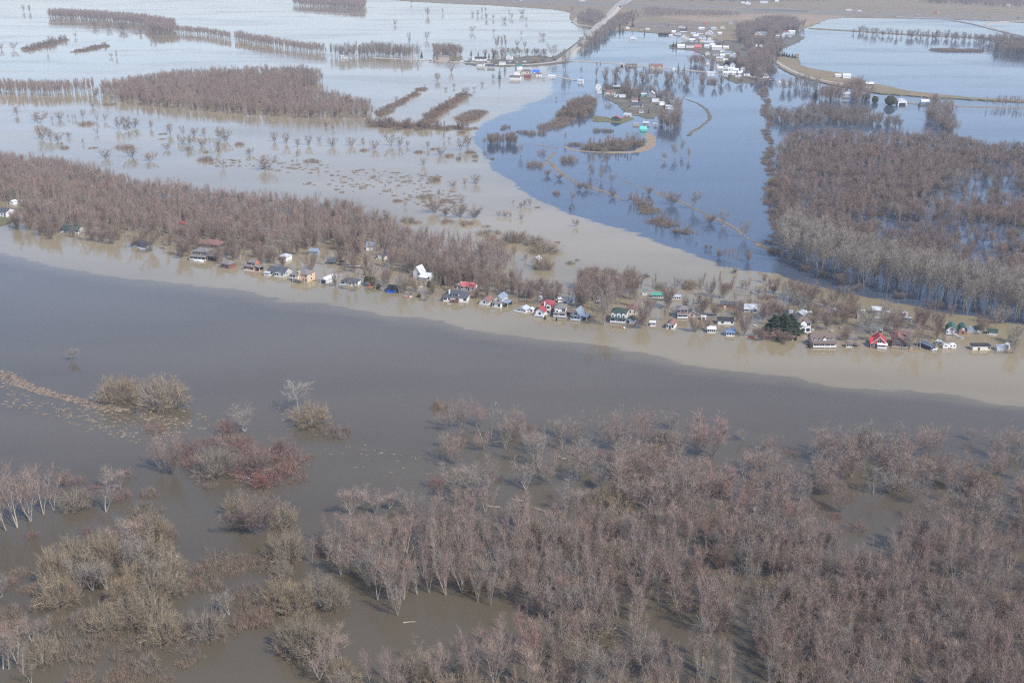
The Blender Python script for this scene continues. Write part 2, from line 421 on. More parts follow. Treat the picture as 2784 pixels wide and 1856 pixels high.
TW_WILLOW = plant_mat('willow_twigs', [(0.30, 0.235, 0.15), (0.275, 0.225, 0.16), (0.325, 0.245, 0.155), (0.26, 0.22, 0.17)])
TW_RED = plant_mat('dogwood_twigs', [(0.27, 0.125, 0.105), (0.245, 0.15, 0.125), (0.27, 0.18, 0.145)])
TW_BROWN = plant_mat('brush_twigs', [(0.25, 0.185, 0.14), (0.23, 0.19, 0.15), (0.28, 0.195, 0.145), (0.255, 0.20, 0.135)])
TW_MAROON = plant_mat('maroon_twigs', [(0.235, 0.172, 0.136), (0.26, 0.185, 0.145), (0.215, 0.17, 0.136)])
NEEDLE = plant_mat('spruce_needles', [(0.035, 0.055, 0.03), (0.05, 0.07, 0.035), (0.04, 0.06, 0.045)])
CEDARM = plant_mat('cedar_leaves', [(0.075, 0.075, 0.025), (0.09, 0.085, 0.03), (0.06, 0.07, 0.03)])
GOLDM = plant_mat('golden_willow_twigs', [(0.42, 0.28, 0.13), (0.45, 0.30, 0.15)])

def rdir(rng, d, ang, az):
    d = d.normalized()
    a = d.cross(Vector((0, 0, 1)));
    a = a.normalized() if a.length > 1e-3 else Vector((1, 0, 0))
    b = d.cross(a)
    return (d * math.cos(ang) + (a * math.cos(az) + b * math.sin(az)) * math.sin(ang)).normalized()
def strip(V, F, p, q, w, rng):
    d = q - p
    s = d.cross(Vector((rng.uniform(-1, 1), rng.uniform(-1, 1), rng.uniform(-1, 1))))
    s = s.normalized() * (w / 2) if s.length > 1e-5 else Vector((w / 2, 0, 0))
    i = len(V); V += [p - s, p + s, q]; F.append((i, i + 1, i + 2))
def tadd(V, F, pts, rads, n):
    v, f = tube(pts, rads, n); o = len(V)
    V += v; F += [tuple(k + o for k in q) for q in f]
def grow(seed, H, stems, tilt, start, nb, blen, nsub, ntw, twl, tww, up=0.35, lean=0.0, bang=(30, 52), trad=0.0135, spreadr=0.0, leader=True):
    rng = random.Random(seed)
    TV, TF, CV, CF = [], [], [], []
    U = Vector((0, 0, 1))
    for s in range(stems):
        az = 2 * math.pi * (s + rng.uniform(-0.3, 0.3)) / stems
        ti = R(rng.uniform(*tilt)) if stems > 1 else R(rng.uniform(0, lean + 3))
        d = Vector((math.cos(az) * math.sin(ti), math.sin(az) * math.sin(ti), math.cos(ti)))
        L = H * rng.uniform(0.8, 1.0) / max(0.75, math.cos(ti)) * (0.93 if leader else 0.8)
        p = Vector((math.cos(az) * spreadr, math.sin(az) * spreadr, -0.6)); pts = [p.copy()]; n = 7
        for k in range(n):
            d = (d + U * 0.05 + Vector((rng.uniform(-1, 1), rng.uniform(-1, 1), 0)) * 0.085).normalized()
            p = p + d * (L + 0.6) / n; pts.append(p.copy())
        r0 = H * trad * rng.uniform(0.8, 1.15) / (1 + 0.12 * stems)
        rad = [max(0.02, r0 * (1 - 0.9 * (k / n) ** 0.9)) for k in range(n + 1)]
        tadd(TV, TF, pts, rad, 5)
        def at(t):
            f = t * n; i = min(int(f), n - 1); return pts[i].lerp(pts[i + 1], f - i), (pts[i + 1] - pts[i]).normalized()
        ga = rng.uniform(0, 6.28)
        for b in range(nb):
            t = start + (1 - start) * (b + rng.random()) / nb
            q, bd = at(min(t, 0.99)); ga += 2.4
            e = rdir(rng, bd, R(rng.uniform(*bang)), ga + rng.uniform(-0.4, 0.4))
            e = (e + U * up).normalized()
            l = H * blen * (1.15 - 0.7 * (t - start) / (1 - start)) * rng.uniform(0.65, 1.15)
            m1 = q + e * l * 0.5; e2 = (e + U * up * 0.6 + Vector((rng.uniform(-.2, .2), rng.uniform(-.2, .2), 0))).normalized(); m2 = m1 + e2 * l * 0.5
            br = r0 * (1 - 0.8 * t) * 0.5
            tadd(TV, TF, [q, m1, m2], [max(br, 0.035), max(br * 0.65, 0.025), 0.012], 3)
            for c in range(nsub):
                tt = 0.25 + 0.75 * (c + rng.random()) / nsub
                a0 = q.lerp(m1, tt * 2) if tt < 0.5 else m1.lerp(m2, tt * 2 - 1)
                sd = rdir(rng, e2, R(rng.uniform(22, 60)), rng.uniform(0, 6.28)); sd = (sd + U * up * 0.5).normalized()
                sl = twl * rng.uniform(0.8, 1.5); a1 = a0 + sd * sl
                strip(CV, CF, a0, a1, tww * 1.5, rng)
                for w in range(ntw):
                    w0 = a0.lerp(a1, rng.uniform(0.1, 1.0)); wd = (rdir(rng, sd, R(rng.uniform(15, 55)), rng.uniform(0, 6.28)) + U * up * 0.4).normalized()
                    strip(CV, CF, w0, w0 + wd * twl * rng.uniform(0.5, 1.1), tww, rng)
    return TV, TF, CV, CF
def shrub(seed, Rr, H, n, tw, twl, tww, lo=4, hi=72, trunkr=0.05):
    """many stems fanning out from one stool into a dome"""
    rng = random.Random(seed)
    TV, TF, CV, CF = [], [], [], []
    U = Vector((0, 0, 1))
    for s in range(n):
        az = 2.39996 * s + rng.uniform(-0.3, 0.3); ti = R(lo + (hi - lo) * math.sqrt((s + 0.5) / n)) * rng.uniform(0.8, 1.1)
        d = Vector((math.cos(az) * math.sin(ti), math.sin(az) * math.sin(ti), math.cos(ti)))
        reach = 1.0 / math.sqrt((math.sin(ti) / Rr) ** 2 + (math.cos(ti) / H) ** 2) * rng.uniform(0.62, 1.0)
        p0 = Vector((math.cos(az), math.sin(az), 0)) * rng.uniform(0, 0.1 * Rr) + Vector((0, 0, -0.3))
        p1 = p0 + d * reach * 0.5; d2 = (d + U * 0.22).normalized(); p2 = p1 + d2 * reach * 0.45
        tadd(TV, TF, [p0, p1, p2], [trunkr, trunkr * 0.6, 0.012], 3)
        nsb = 4; sb = []
        for q in range(nsb):
            t = rng.uniform(0.35, 0.9); a = p0.lerp(p1, t * 2) if t < 0.5 else p1.lerp(p2, t * 2 - 1)
            e = (rdir(rng, d2, R(rng.uniform(25, 62)), rng.uniform(0, 6.28)) + U * 0.1).normalized(); l = reach * rng.uniform(0.16, 0.32)
            strip(TV, TF, a, a + e * l, trunkr, rng); sb.append((a, e, l))
        for w in range(tw):
            if w % 3: a0, e, l = sb[rng.randrange(nsb)]; a = a0 + e * l * rng.uniform(0.2, 1.0)
            else: t = rng.uniform(0.4, 1.0); a = p0.lerp(p1, t * 2) if t < 0.5 else p1.lerp(p2, t * 2 - 1); e = d2
            wd = (rdir(rng, e, R(rng.uniform(10, 65)), rng.uniform(0, 6.28)) + U * 0.18).normalized()
            strip(CV, CF, a, a + wd * twl * rng.uniform(0.45, 1.15), tww, rng)
    return TV, TF, CV, CF
def brush(seed, Rr, H, clumps, tw, twl, tww):
    """low tangle of twigs standing out of the water in an uneven patch"""
    rng = random.Random(seed)
    TV, TF, CV, CF = [], [], [], []
    for c in range(clumps):
        a, r = rng.uniform(0, 6.28), Rr * math.sqrt(rng.random()) * 0.85
        b = Vector((math.cos(a) * r, math.sin(a) * r, -0.2)); h = H * rng.uniform(0.55, 1.0) * (1 - 0.4 * r / Rr)
        tadd(TV, TF, [b, b + Vector((rng.uniform(-.2, .2), rng.uniform(-.2, .2), h * 0.7))], [0.035, 0.01], 3)
        for w in range(tw):
            o = b + Vector((rng.gauss(0, 0.35), rng.gauss(0, 0.35), rng.uniform(0, h * 0.7)))
            d = Vector((rng.gauss(0, 0.6), rng.gauss(0, 0.6), rng.uniform(0.25, 1.0))).normalized()
            strip(CV, CF, o, o + d * twl * rng.uniform(0.5, 1.2), tww, rng)
    return TV, TF, CV, CF
def conifer(seed, H, Rr, layers, per, base=0.06, leaders=((0, 0, 1.0),)):
    rng = random.Random(seed)
    TV, TF, CV, CF = [], [], [], []
    for lx, ly, hs in leaders:
        h = H * hs
        tadd(TV, TF, [(lx * .4, ly * .4, -0.5), (lx, ly, h * 0.5), (lx, ly, h * 0.98)], [H * .018, H * .012, 0.02], 5)
        for k in range(layers):
            t = base + (1 - base) * k / layers; z = h * t
            r = Rr * (1 - t) ** 0.85 * rng.uniform(0.82, 1.1) + 0.12
            for b in range(per):
                az = 2 * math.pi * (b + 0.5 * (k % 2) + rng.uniform(-.25, .25)) / per
                d = Vector((math.cos(az), math.sin(az), rng.uniform(-0.25, 0.12))); o = Vector((lx, ly, z))
                rr = r * rng.uniform(0.75, 1.1); tip = o + d * rr
                for q in range(5):
                    f = 0.25 + 0.75 * q / 4; a = o.lerp(tip, f); wd = 0.42 * rr * (1.15 - f) + 0.16
                    s = Vector((-d.y, d.x, 0)) * wd
                    dn = Vector((0, 0, -0.25 * wd))
                    i = len(CV); CV += [a - d * 0.28 * rr, a + s + dn, a + d * 0.15 * rr, a - s + dn]; CF += [(i, i + 1, i + 2), (i, i + 2, i + 3)]
    return TV, TF, CV, CF
def leafdome(seed, Rr, H, n, size, tallness=1.0):
    rng = random.Random(seed)
    TV, TF, CV, CF = [], [], [], []
    tadd(TV, TF, [(0, 0, -0.3), (0, 0, H * 0.6)], [0.12, 0.05], 5)
    for k in range(n):
        v = Vector((rng.gauss(0, 1), rng.gauss(0, 1), rng.gauss(0, 1))).normalized()
        lump = 1 + 0.12 * math.sin(5 * v.x + seed) * math.cos(4 * v.y + 1.7 * seed) + 0.06 * math.sin(9 * v.z)
        q = v * rng.uniform(0.86, 1.03) * lump; p = Vector((q.x * Rr, q.y * Rr, H * 0.5 + q.z * H * 0.52))
        if p.z < 0.0: continue
        t = Vector((rng.gauss(0, 1), rng.gauss(0, 1), rng.gauss(0, 1) + 0.8)).normalized(); s = t.cross(v)
        s = s.normalized() if s.length > .01 else Vector((1, 0, 0))
        i = len(CV); CV += [p - t * size, p + s * size * .6, p + t * size, p - s * size * .6]; CF.append((i, i + 1, i + 2, i + 3))
    return TV, TF, CV, CF

class Proto:
    def __init__(s, name, gen, bark, twig):
        TV, TF, CV, CF = gen
        s.trunk = mesh(name + '_trunk', TV, TF, bark); s.crown = mesh(name + '_crown', CV, CF, twig)
        o = len(TV)
        s.full = mesh(name, TV + CV, TF + [tuple(k + o for k in f) for f in CF], [bark, twig], [0] * len(TF) + [1] * len(CF))
        P = np.array([tuple(v) for v in CV] + [tuple(v) for v in TV])
        s.H = float(np.percentile(P[:, 2], 99.5)); s.W = 2 * float(np.percentile(np.hypot(P[:, 0], P[:, 1]), 84))
        s.tris = len(TF) * 2 + len(CF)
PROTO = {}
def defproto(kind, gens, bark, twig):
    PROTO[kind] = [Proto(kind, g, bark, twig) for g in gens]
defproto('maple', [grow(11, 14, 3, (5, 15), 0.22, 11, 0.27, 6, 4, 1.9, 0.04, 0.85, bang=(18, 38)), grow(12, 14, 2, (4, 12), 0.26, 14, 0.27, 6, 4, 1.9, 0.04, 0.85, bang=(18, 40)),
                   grow(13, 13, 5, (8, 22), 0.22, 8, 0.25, 6, 4, 1.8, 0.04, 0.75, bang=(18, 38)), grow(14, 15, 1, (0, 5), 0.28, 20, 0.30, 7, 4, 1.9, 0.04, 0.85, lean=9, bang=(22, 44)),
                   grow(15, 13, 4, (4, 16), 0.28, 9, 0.25, 6, 4, 1.8, 0.04, 0.85, bang=(18, 38)), grow(16, 15, 2, (3, 9), 0.36, 11, 0.22, 5, 4, 1.7, 0.04, 0.9, bang=(18, 36))], BARK, TW_MAPLE)
defproto('bushy', [grow(21, 10, 6, (8, 34), 0.12, 12, 0.25, 6, 5, 1.4, 0.045, 0.45, trad=0.011, bang=(22, 42)), grow(22, 10, 8, (10, 38), 0.10, 10, 0.25, 6, 5, 1.4, 0.045, 0.4, trad=0.011, bang=(22, 42))], DARKBARK, TW_MAROON)
defproto('round', [grow(25, 11, 7, (10, 44), 0.16, 10, 0.27, 6, 5, 1.5, 0.045, 0.3, trad=0.011, bang=(24, 46)), grow(26, 11, 9, (8, 48), 0.14, 9, 0.26, 6, 5, 1.5, 0.045, 0.28, trad=0.011, bang=(24, 46)), grow(27, 12, 5, (8, 36), 0.2, 12, 0.28, 6, 5, 1.6, 0.045, 0.35, trad=0.012, bang=(24, 48))], DARKBARK, TW_MAPLE)
defproto('cotton', [grow(31, 22, 2, (4, 11), 0.28, 17, 0.24, 8, 5, 2.0, 0.065, 0.45, bang=(28, 52)), grow(32, 22, 1, (0, 4), 0.26, 28, 0.26, 8, 5, 2.0, 0.065, 0.45, lean=5, bang=(30, 56)),
                    grow(33, 20, 3, (5, 16), 0.28, 13, 0.24, 8, 5, 2.0, 0.065, 0.45, bang=(28, 52))], BARK, TW_PALE)
defproto('grey', [grow(41, 12, 3, (6, 20), 0.24, 11, 0.26, 6, 4, 1.6, 0.045, 0.5, bang=(22, 44)), grow(42, 12, 2, (4, 14), 0.28, 14, 0.27, 6, 4, 1.6, 0.045, 0.5, bang=(22, 44)), grow(43, 11, 5, (8, 28), 0.18, 9, 0.25, 6, 4, 1.5, 0.045, 0.5, bang=(22, 44))], PALEBARK, TW_GREY)
defproto('poplar', [grow(51, 15, 1, (0, 3), 0.22, 24, 0.15, 6, 4, 1.4, 0.055, 0.8, bang=(18, 38)), grow(52, 15, 2, (2, 6), 0.25, 14, 0.14, 6, 4, 1.4, 0.055, 0.8, bang=(18, 38))], BARK, TW_MAPLE)
defproto('willow', [shrub(61, 4.2, 4.2, 75, 54, 0.9, 0.034, hi=84, trunkr=0.035), shrub(62, 4.5, 3.8, 85, 48, 0.9, 0.034, hi=86, trunkr=0.035), shrub(63, 3.6, 4.4, 64, 56, 0.9, 0.034, hi=76, trunkr=0.035)], BARK, TW_WILLOW)
defproto('dogwood', [shrub(71, 2.6, 2.0, 30, 12, 0.8, 0.035, hi=80, trunkr=0.02), shrub(72, 2.8, 1.7, 34, 11, 0.8, 0.035, hi=84, trunkr=0.02)], TW_RED, TW_RED)
defproto('brush', [brush(81, 2.9, 1.4, 20, 42, 0.85, 0.04), brush(82, 3.1, 1.2, 22, 38, 0.85, 0.04), brush(83, 2.5, 1.7, 18, 46, 0.9, 0.04)], TW_BROWN, TW_BROWN)
defproto('field', [grow(91, 7, 5, (8, 30), 0.15, 7, 0.26, 5, 3, 1.0, 0.07, 0.4, trad=0.014), grow(92, 8, 2, (4, 12), 0.2, 10, 0.25, 5, 3, 1.0, 0.07, 0.4), grow(93, 7, 8, (10, 36), 0.1, 5, 0.25, 5, 3, 1.0, 0.07, 0.4, trad=0.014)], DARKBARK, TW_BROWN)
defproto('spruce', [conifer(101, 9, 2.3, 17, 9), conifer(102, 8, 1.6, 16, 8)], DARKBARK, NEEDLE)
defproto('pine', [conifer(103, 10, 3.4, 17, 10, 0.05, ((-1.9, .3, .88), (0.3, 0.5, 1.0), (2.3, -.3, .93), (0.2, -1.3, .72)))], DARKBARK, NEEDLE)
defproto('cedar', [leafdome(111, 1.7, 3.4, 1500, 0.26), leafdome(112, 1.3, 2.2, 900, 0.2)], DARKBARK, CEDARM)
defproto('golden', [shrub(121, 4.5, 6.0, 50, 22, 1.6, 0.07)], BARK, GOLDM)
defproto('lone', [grow(141, 11, 1, (0, 2), 0.5, 16, 0.42, 7, 5, 1.3, 0.05, 0.12, lean=10, bang=(40, 78), trad=0.02)], PALEBARK, PALEBARK)
defproto('snag', [grow(131, 12, 3, (6, 22), 0.3, 7, 0.25, 2, 1, 1.0, 0.06, 0.3, trad=0.016), grow(132, 11, 1, (0, 3), 0.35, 7, 0.14, 2, 1, 0.8, 0.05, 0.2)], PALEBARK, PALEBARK)

NAMES = dict(round='bare_tree', bank='bank_tree', maple='bare_tree', bushy='bare_tree', cotton='cottonwood_tree', grey='bare_tree', poplar='poplar_tree', willow='willow_shrub', dogwood='red_shrub', brush='brush_clump',
             field='field_tree', spruce='spruce_tree', pine='pine_tree', cedar='evergreen_bush', golden='golden_willow', snag='dead_tree', lone='dead_tree')
RNG = random.Random(5)
def plant(kind, p, h, w=None, label=None, group=None, parts=True, cat=None, var=None, name=None):
    pr = PROTO[kind][RNG.randrange(len(PROTO[kind])) if var is None else var]
    sz = h / pr.H; sx = (w / pr.W) if w else sz
    sx = min(max(sx, sz * 0.45), sz * 2.6)
    nm = name or NAMES[kind]
    if parts:
        o = link(nm, None)
        link('trunk' if kind not in ('willow', 'dogwood', 'brush') else 'stems', pr.trunk, o)
        link('crown' if kind not in ('willow', 'dogwood', 'brush') else 'twigs', pr.crown, o)
    else:
        o = link(nm, pr.full)
    o.location = p; o.scale = (sx, sx, sz); o.rotation_euler = (0, 0, RNG.uniform(0, 6.28))
    return tag(o, label, cat or ('shrub' if kind in ('willow', 'dogwood', 'brush', 'cedar') else 'tree'), group)
def plant3(i, j, kind, rows, label, group=None, parts=True, hk=1.0, cat=None, name=None):
    """rows of (u, v base, v top, width) on a survey sheet"""
    for r in rows:
        u, vb, vt = r[:3]; p = g3(i, j, u, vb)
        px, pt = (784 * i + u / 3) / KD, (392 * j + vt / 3) / KD
        h = max(0.7, height_at(p, px, pt)) * hk
        w = r[3] / 3 / KD * mpp(p) if len(r) > 3 and r[3] else None
        plant(kind, p, h, w, label, group, parts, cat, name=name)

# ---- masses of trees: one object per wood, an instance of a tree on each of its points
LIB = {}
def library(kinds):
    key = '_'.join(kinds)
    if key in LIB: return LIB[key]
    c = bpy.data.collections.new('tree_library_' + key); n = 0; hs = []
    for k in kinds:
        for pr in PROTO[k]:
            o = bpy.data.objects.new('%03d_tree' % n, pr.full); c.objects.link(o); hs.append((k, pr)); n += 1
    LIB[key] = (c, hs)
    return LIB[key]
def scatter(poly, spacing, seed, jitter=0.42, ragged=0.75, thin=0.55):
    rng = np.random.default_rng(seed)
    P = np.array(poly); x0, y0 = P.min(0); x1, y1 = P.max(0)
    ys = np.arange(y0, y1, spacing * 0.866); out = []
    for k, yy in enumerate(ys):
        xs = np.arange(x0 + (k % 2) * spacing / 2, x1, spacing)
        out.append(np.stack([xs, np.full_like(xs, yy)], 1))
    if not out: return np.zeros((0, 2))
    q = np.concatenate(out); q = q + rng.uniform(-jitter, jitter, q.shape) * spacing
    if not len(q): return q
    # ragged edges and uneven density, as woods grow
    A = ragged * spacing; k1, k2 = 0.045, 0.11
    ox = np.sin(q[:, 1] * k1 + seed) + 0.6 * np.sin(q[:, 0] * k2 - q[:, 1] * 0.07 + 2 * seed)
    oy = np.sin(q[:, 0] * k1 * 1.2 - seed) + 0.6 * np.sin(q[:, 1] * k2 + q[:, 0] * 0.06 + seed)
    ok = inside(poly, q + np.stack([ox, oy * 1.6], 1) * A)
    den = np.sin(q[:, 0] * 0.061 + seed * 1.3) * np.sin(q[:, 1] * 0.047 - seed) + 0.7 * np.sin(q[:, 0] * 0.15 + q[:, 1] * 0.13 + seed)
    ok &= rng.random(len(q)) > np.clip((den - 0.35) * thin, 0, 0.85)
    return q[ok]
KEEP_OUT = []                                            # (x, y, radius) of houses, filled before the woods are planted
def clear_of(pts):
    if not KEEP_OUT or not len(pts): return pts
    K = np.array(KEEP_OUT); ok = np.ones(len(pts), bool)
    for kx, ky, kr in K: ok &= ((pts[:, 0] - kx) ** 2 + (pts[:, 1] - ky) ** 2) > kr * kr
    return pts[ok]
HOUSE_BOX = []                                           # (x, y, half width) of village houses that woods in front must not bury
def unbury(pts, h=15.0, w=2.5, keep=0.03, seed=3):
    if not len(pts): return pts
    rng = np.random.default_rng(seed); ok = np.ones(len(pts), bool)
    for hx, hy, hw in HOUSE_BOX:
        f = pts[:, 1] / hy; near = (pts[:, 1] < hy + 4) & (np.abs(pts[:, 0] / np.maximum(f, .01) - hx) < hw + w / np.maximum(f, .3))
        hides = CAM_H * (1 - f) < h * 0.92                # the sight line to the doorstep passes below the crown
        ok &= ~(near & hides) | (rng.random(len(pts)) < keep)
    return pts[ok]
def wood(name, pts, kinds, hrange, label, cat='woodland', weights=None, seed=1, squash=(0.85, 1.2)):
    c, hs = library(kinds)
    rng = np.random.default_rng(seed); n = len(pts)
    wts = np.array([(weights or {}).get(k, 1.0) for k, _ in hs]); wts = wts / wts.sum()
    pick = rng.choice(len(hs), n, p=wts).astype(np.int32)
    H = np.array([p.H for _, p in hs])
    rel = {k: (hrange[k] if isinstance(hrange, dict) else hrange) for k, _ in hs}
    lo = np.array([rel[k][0] for k, _ in hs]); hi = np.array([rel[k][1] for k, _ in hs])
    h = lo[pick] + (hi - lo)[pick] * rng.beta(2.2, 2.0, n)
    sz = h / H[pick]; sx = sz * rng.uniform(*squash, n)
    me = bpy.data.meshes.new(name)
    me.from_pydata([(a, b, 0.0) for a, b in pts], [], [])
    me.attributes.new('pick', 'INT', 'POINT').data.foreach_set('value', pick)
    me.attributes.new('turn', 'FLOAT', 'POINT').data.foreach_set('value', rng.uniform(0, 6.283, n).astype(np.float32))
    me.attributes.new('size', 'FLOAT_VECTOR', 'POINT').data.foreach_set('vector', np.stack([sx, sx, sz], 1).astype(np.float32).ravel())
    o = link(name, me)
    ng = bpy.data.node_groups.new(name + '_planting', 'GeometryNodeTree')
    ng.interface.new_socket('Geometry', in_out='INPUT', socket_type='NodeSocketGeometry')
    ng.interface.new_socket('Geometry', in_out='OUTPUT', socket_type='NodeSocketGeometry')
    gi, go = ng.nodes.new('NodeGroupInput'), ng.nodes.new('NodeGroupOutput')
    ip = ng.nodes.new('GeometryNodeInstanceOnPoints'); ci = ng.nodes.new('GeometryNodeCollectionInfo')
    ci.inputs['Collection'].default_value = c; ci.inputs['Separate Children'].default_value = True; ci.inputs['Reset Children'].default_value = True
    def na(nm, ty):
        q = ng.nodes.new('GeometryNodeInputNamedAttribute'); q.data_type = ty; q.inputs['Name'].default_value = nm; return q.outputs['Attribute']
    cx = ng.nodes.new('ShaderNodeCombineXYZ'); L = ng.links.new
    L(na('turn', 'FLOAT'), cx.inputs['Z']); L(gi.outputs[0], ip.inputs['Points']); L(ci.outputs[0], ip.inputs['Instance'])
    ip.inputs['Pick Instance'].default_value = True
    L(na('pick', 'INT'), ip.inputs['Instance Index']); L(cx.outputs[0], ip.inputs['Rotation']); L(na('size', 'FLOAT_VECTOR'), ip.inputs['Scale'])
    L(ip.outputs[0], go.inputs[0])
    md = o.modifiers.new('planting', 'NODES'); md.node_group = ng
    return tag(o, label, cat, None, 'stuff')

# ------------------------------------------------------------------ buildings
def M_(n, c, **k): return mat(n, c, **k)
WALLS = dict(white=M_('white_siding', (0.80, 0.79, 0.765), var=0.05), cream=M_('cream_siding', (0.74, 0.68, 0.54), var=0.06), grey=M_('grey_siding', (0.42, 0.42, 0.42), var=0.08), blue=M_('blue_grey_siding', (0.30, 0.38, 0.48), var=0.06),
             brick=M_('dark_red_brick', (0.24, 0.10, 0.075), var=0.15, scale=3), red=M_('red_siding', (0.42, 0.09, 0.06), var=0.08), orange=M_('orange_brick', (0.50, 0.17, 0.09), var=0.1, scale=3), brown=M_('brown_siding', (0.21, 0.155, 0.13), var=0.1),
             peach=M_('peach_brick', (0.62, 0.46, 0.31), var=0.08, scale=3), green=M_('dark_green_siding', (0.06, 0.13, 0.11), var=0.08), maroon=M_('maroon_siding', (0.26, 0.07, 0.075), var=0.08), sage=M_('pale_grey_green_siding', (0.50, 0.51, 0.46), var=0.06),
             navy=M_('navy_siding', (0.06, 0.085, 0.14), var=0.1), tan=M_('tan_siding', (0.50, 0.42, 0.31), var=0.08), pink=M_('pinkish_siding', (0.60, 0.46, 0.40), var=0.06), dark=M_('dark_timber', (0.075, 0.065, 0.06), var=0.15), barn=M_('barn_boards', (0.38, 0.17, 0.11), var=0.12, scale=2),
             rust=M_('rust_red_cladding', (0.44, 0.17, 0.12), var=0.1), turq=M_('turquoise_sheet', (0.16, 0.55, 0.45), var=0.06), tarp=M_('blue_tarp', (0.03, 0.13, 0.55), var=0.2))
ROOFS = dict(slate=M_('slate_shingles', (0.085, 0.09, 0.105), var=0.18, scale=1.5), grey=M_('grey_shingles', (0.20, 0.185, 0.17), var=0.15, scale=1.5), brown=M_('brown_shingles', (0.165, 0.125, 0.105), var=0.15, scale=1.5), redbrown=M_('red_brown_shingles', (0.245, 0.125, 0.105), var=0.15, scale=1.5),
             red=M_('red_metal_roof', (0.34, 0.065, 0.07), rough=0.45, var=0.06), pinkred=M_('faded_red_metal_roof', (0.56, 0.15, 0.15), rough=0.5, var=0.06), bright=M_('bright_red_metal_roof', (0.48, 0.06, 0.065), rough=0.45, var=0.05), green=M_('green_metal_roof', (0.045, 0.14, 0.11), rough=0.5, var=0.1), dkgreen=M_('dark_green_shingles', (0.045, 0.075, 0.06), var=0.18, scale=1.5),
             white=M_('white_metal_roof', (0.70, 0.71, 0.72), rough=0.4, var=0.05), pale=M_('pale_grey_metal_roof', (0.48, 0.50, 0.52), rough=0.45, var=0.08), blue=M_('blue_metal_roof', (0.17, 0.235, 0.36), rough=0.45, var=0.08), bluegrey=M_('blue_grey_shingles', (0.22, 0.26, 0.32), var=0.1, scale=1.5), black=M_('black_membrane_roof', (0.045, 0.045, 0.05), var=0.2), navy=M_('navy_shingles', (0.06, 0.07, 0.10), var=0.15, scale=1.5),
             vivid=M_('vivid_blue_roof', (0.04, 0.15, 0.58), rough=0.5, var=0.05), turq=M_('turquoise_metal_roof', (0.13, 0.55, 0.44), rough=0.5, var=0.05), seagreen=M_('sea_green_metal_roof', (0.10, 0.33, 0.25), rough=0.5, var=0.06), tan=M_('tan_roof', (0.45, 0.38, 0.30), var=0.1))
TRIM = M_('white_trim', (0.78, 0.78, 0.76), var=0.03); GLASS = M_('window_glass', (0.03, 0.035, 0.045), rough=0.1, var=0.2, spec=0.6); DECK = M_('weathered_deck_boards', (0.30, 0.25, 0.21), var=0.2, scale=3)
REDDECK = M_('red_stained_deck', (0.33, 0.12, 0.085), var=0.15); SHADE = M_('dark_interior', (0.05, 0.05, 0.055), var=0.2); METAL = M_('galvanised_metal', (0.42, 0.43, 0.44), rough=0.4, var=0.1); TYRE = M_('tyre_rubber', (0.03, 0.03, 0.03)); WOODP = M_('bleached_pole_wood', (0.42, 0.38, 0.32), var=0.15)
LOG = M_('wet_timber', (0.13, 0.10, 0.075), var=0.25, scale=2); CHROME = M_('grey_plastic', (0.35, 0.36, 0.38), rough=0.4, var=0.1)

def roof_mesh(kind, w, d, h, rh, m, o=0.35, t=0.14):
    b = MB()
    if kind == 'gx':
        k = rh / (d / 2); lo = h - o * k
        b.prism([(-o, lo), (d / 2, h + rh), (d + o, lo), (d + o, lo + t), (d / 2, h + rh + t * 1.2), (-o, lo + t)], -w / 2 - o, w / 2 + o, 'x', m)
    elif kind == 'gy':
        k = rh / (w / 2); lo = h - o * k
        b.prism([(-w / 2 - o, lo), (0, h + rh), (w / 2 + o, lo), (w / 2 + o, lo + t), (0, h + rh + t * 1.2), (-w / 2 - o, lo + t)], -o, d + o, 'y', m)
    elif kind == 'gambrel':
        q = w / 2
        pr = [(-q - .2, h - .2), (-q * .62, h + rh * .66), (0, h + rh), (q * .62, h + rh * .66), (q + .2, h - .2)]
        b.prism(pr + [(x * 1.03, z + t) for x, z in pr[::-1]], -o, d + o, 'y', m)
    elif kind == 'gambrelx':
        q = d / 2
        pr = [(-.2, h - .2), (q * .38, h + rh * .66), (q, h + rh), (q * 1.62, h + rh * .66), (d + .2, h - .2)]
        b.prism(pr + [(y, z + t) for y, z in pr[::-1]], -w / 2 - o, w / 2 + o, 'x', m)
    elif kind == 'hip':
        x, y0, y1 = w / 2 + o, -o, d + o; s = (d / 2 + o) if w >= d else (w / 2 + o)
        if w >= d: A, B = (-x + s, d / 2, h + rh), (x - s, d / 2, h + rh)
        else: A, B = (0, y0 + s, h + rh), (0, y1 - s, h + rh)
        V = [(-x, y0, h), (x, y0, h), (x, y1, h), (-x, y1, h), (-x, y0, h + t), (x, y0, h + t), (x, y1, h + t), (-x, y1, h + t), A, B]
        F = [(0, 3, 2, 1), (0, 1, 5, 4), (1, 2, 6, 5), (2, 3, 7, 6), (3, 0, 4, 7)]
        F += [(4, 5, 9, 8), (5, 6, 9), (6, 7, 8, 9), (7, 4, 8)] if w >= d else [(4, 5, 8), (5, 6, 9, 8), (6, 7, 9), (7, 4, 8, 9)]
        b.add(V, F, m)
    elif kind == 'dome':
        n = 9; pr = [(-(w / 2 + .05) * math.cos(math.pi * i / n), h + rh * math.sin(math.pi * i / n)) for i in range(n + 1)]
        b.prism(pr + [(x * 1.02, z + .06) for x, z in pr[::-1]], -.1, d + .1, 'y', m)
    elif kind == 'shed':
        b.prism([(-o, h), (d + o, h + rh), (d + o, h + rh + t), (-o, h + t)], -w / 2 - o, w / 2 + o, 'x', m)
    else:
        b.box(-w / 2 - o * .6, w / 2 + o * .6, -o * .6, d + o * .6, h, h + max(rh, .18), m)
    return b
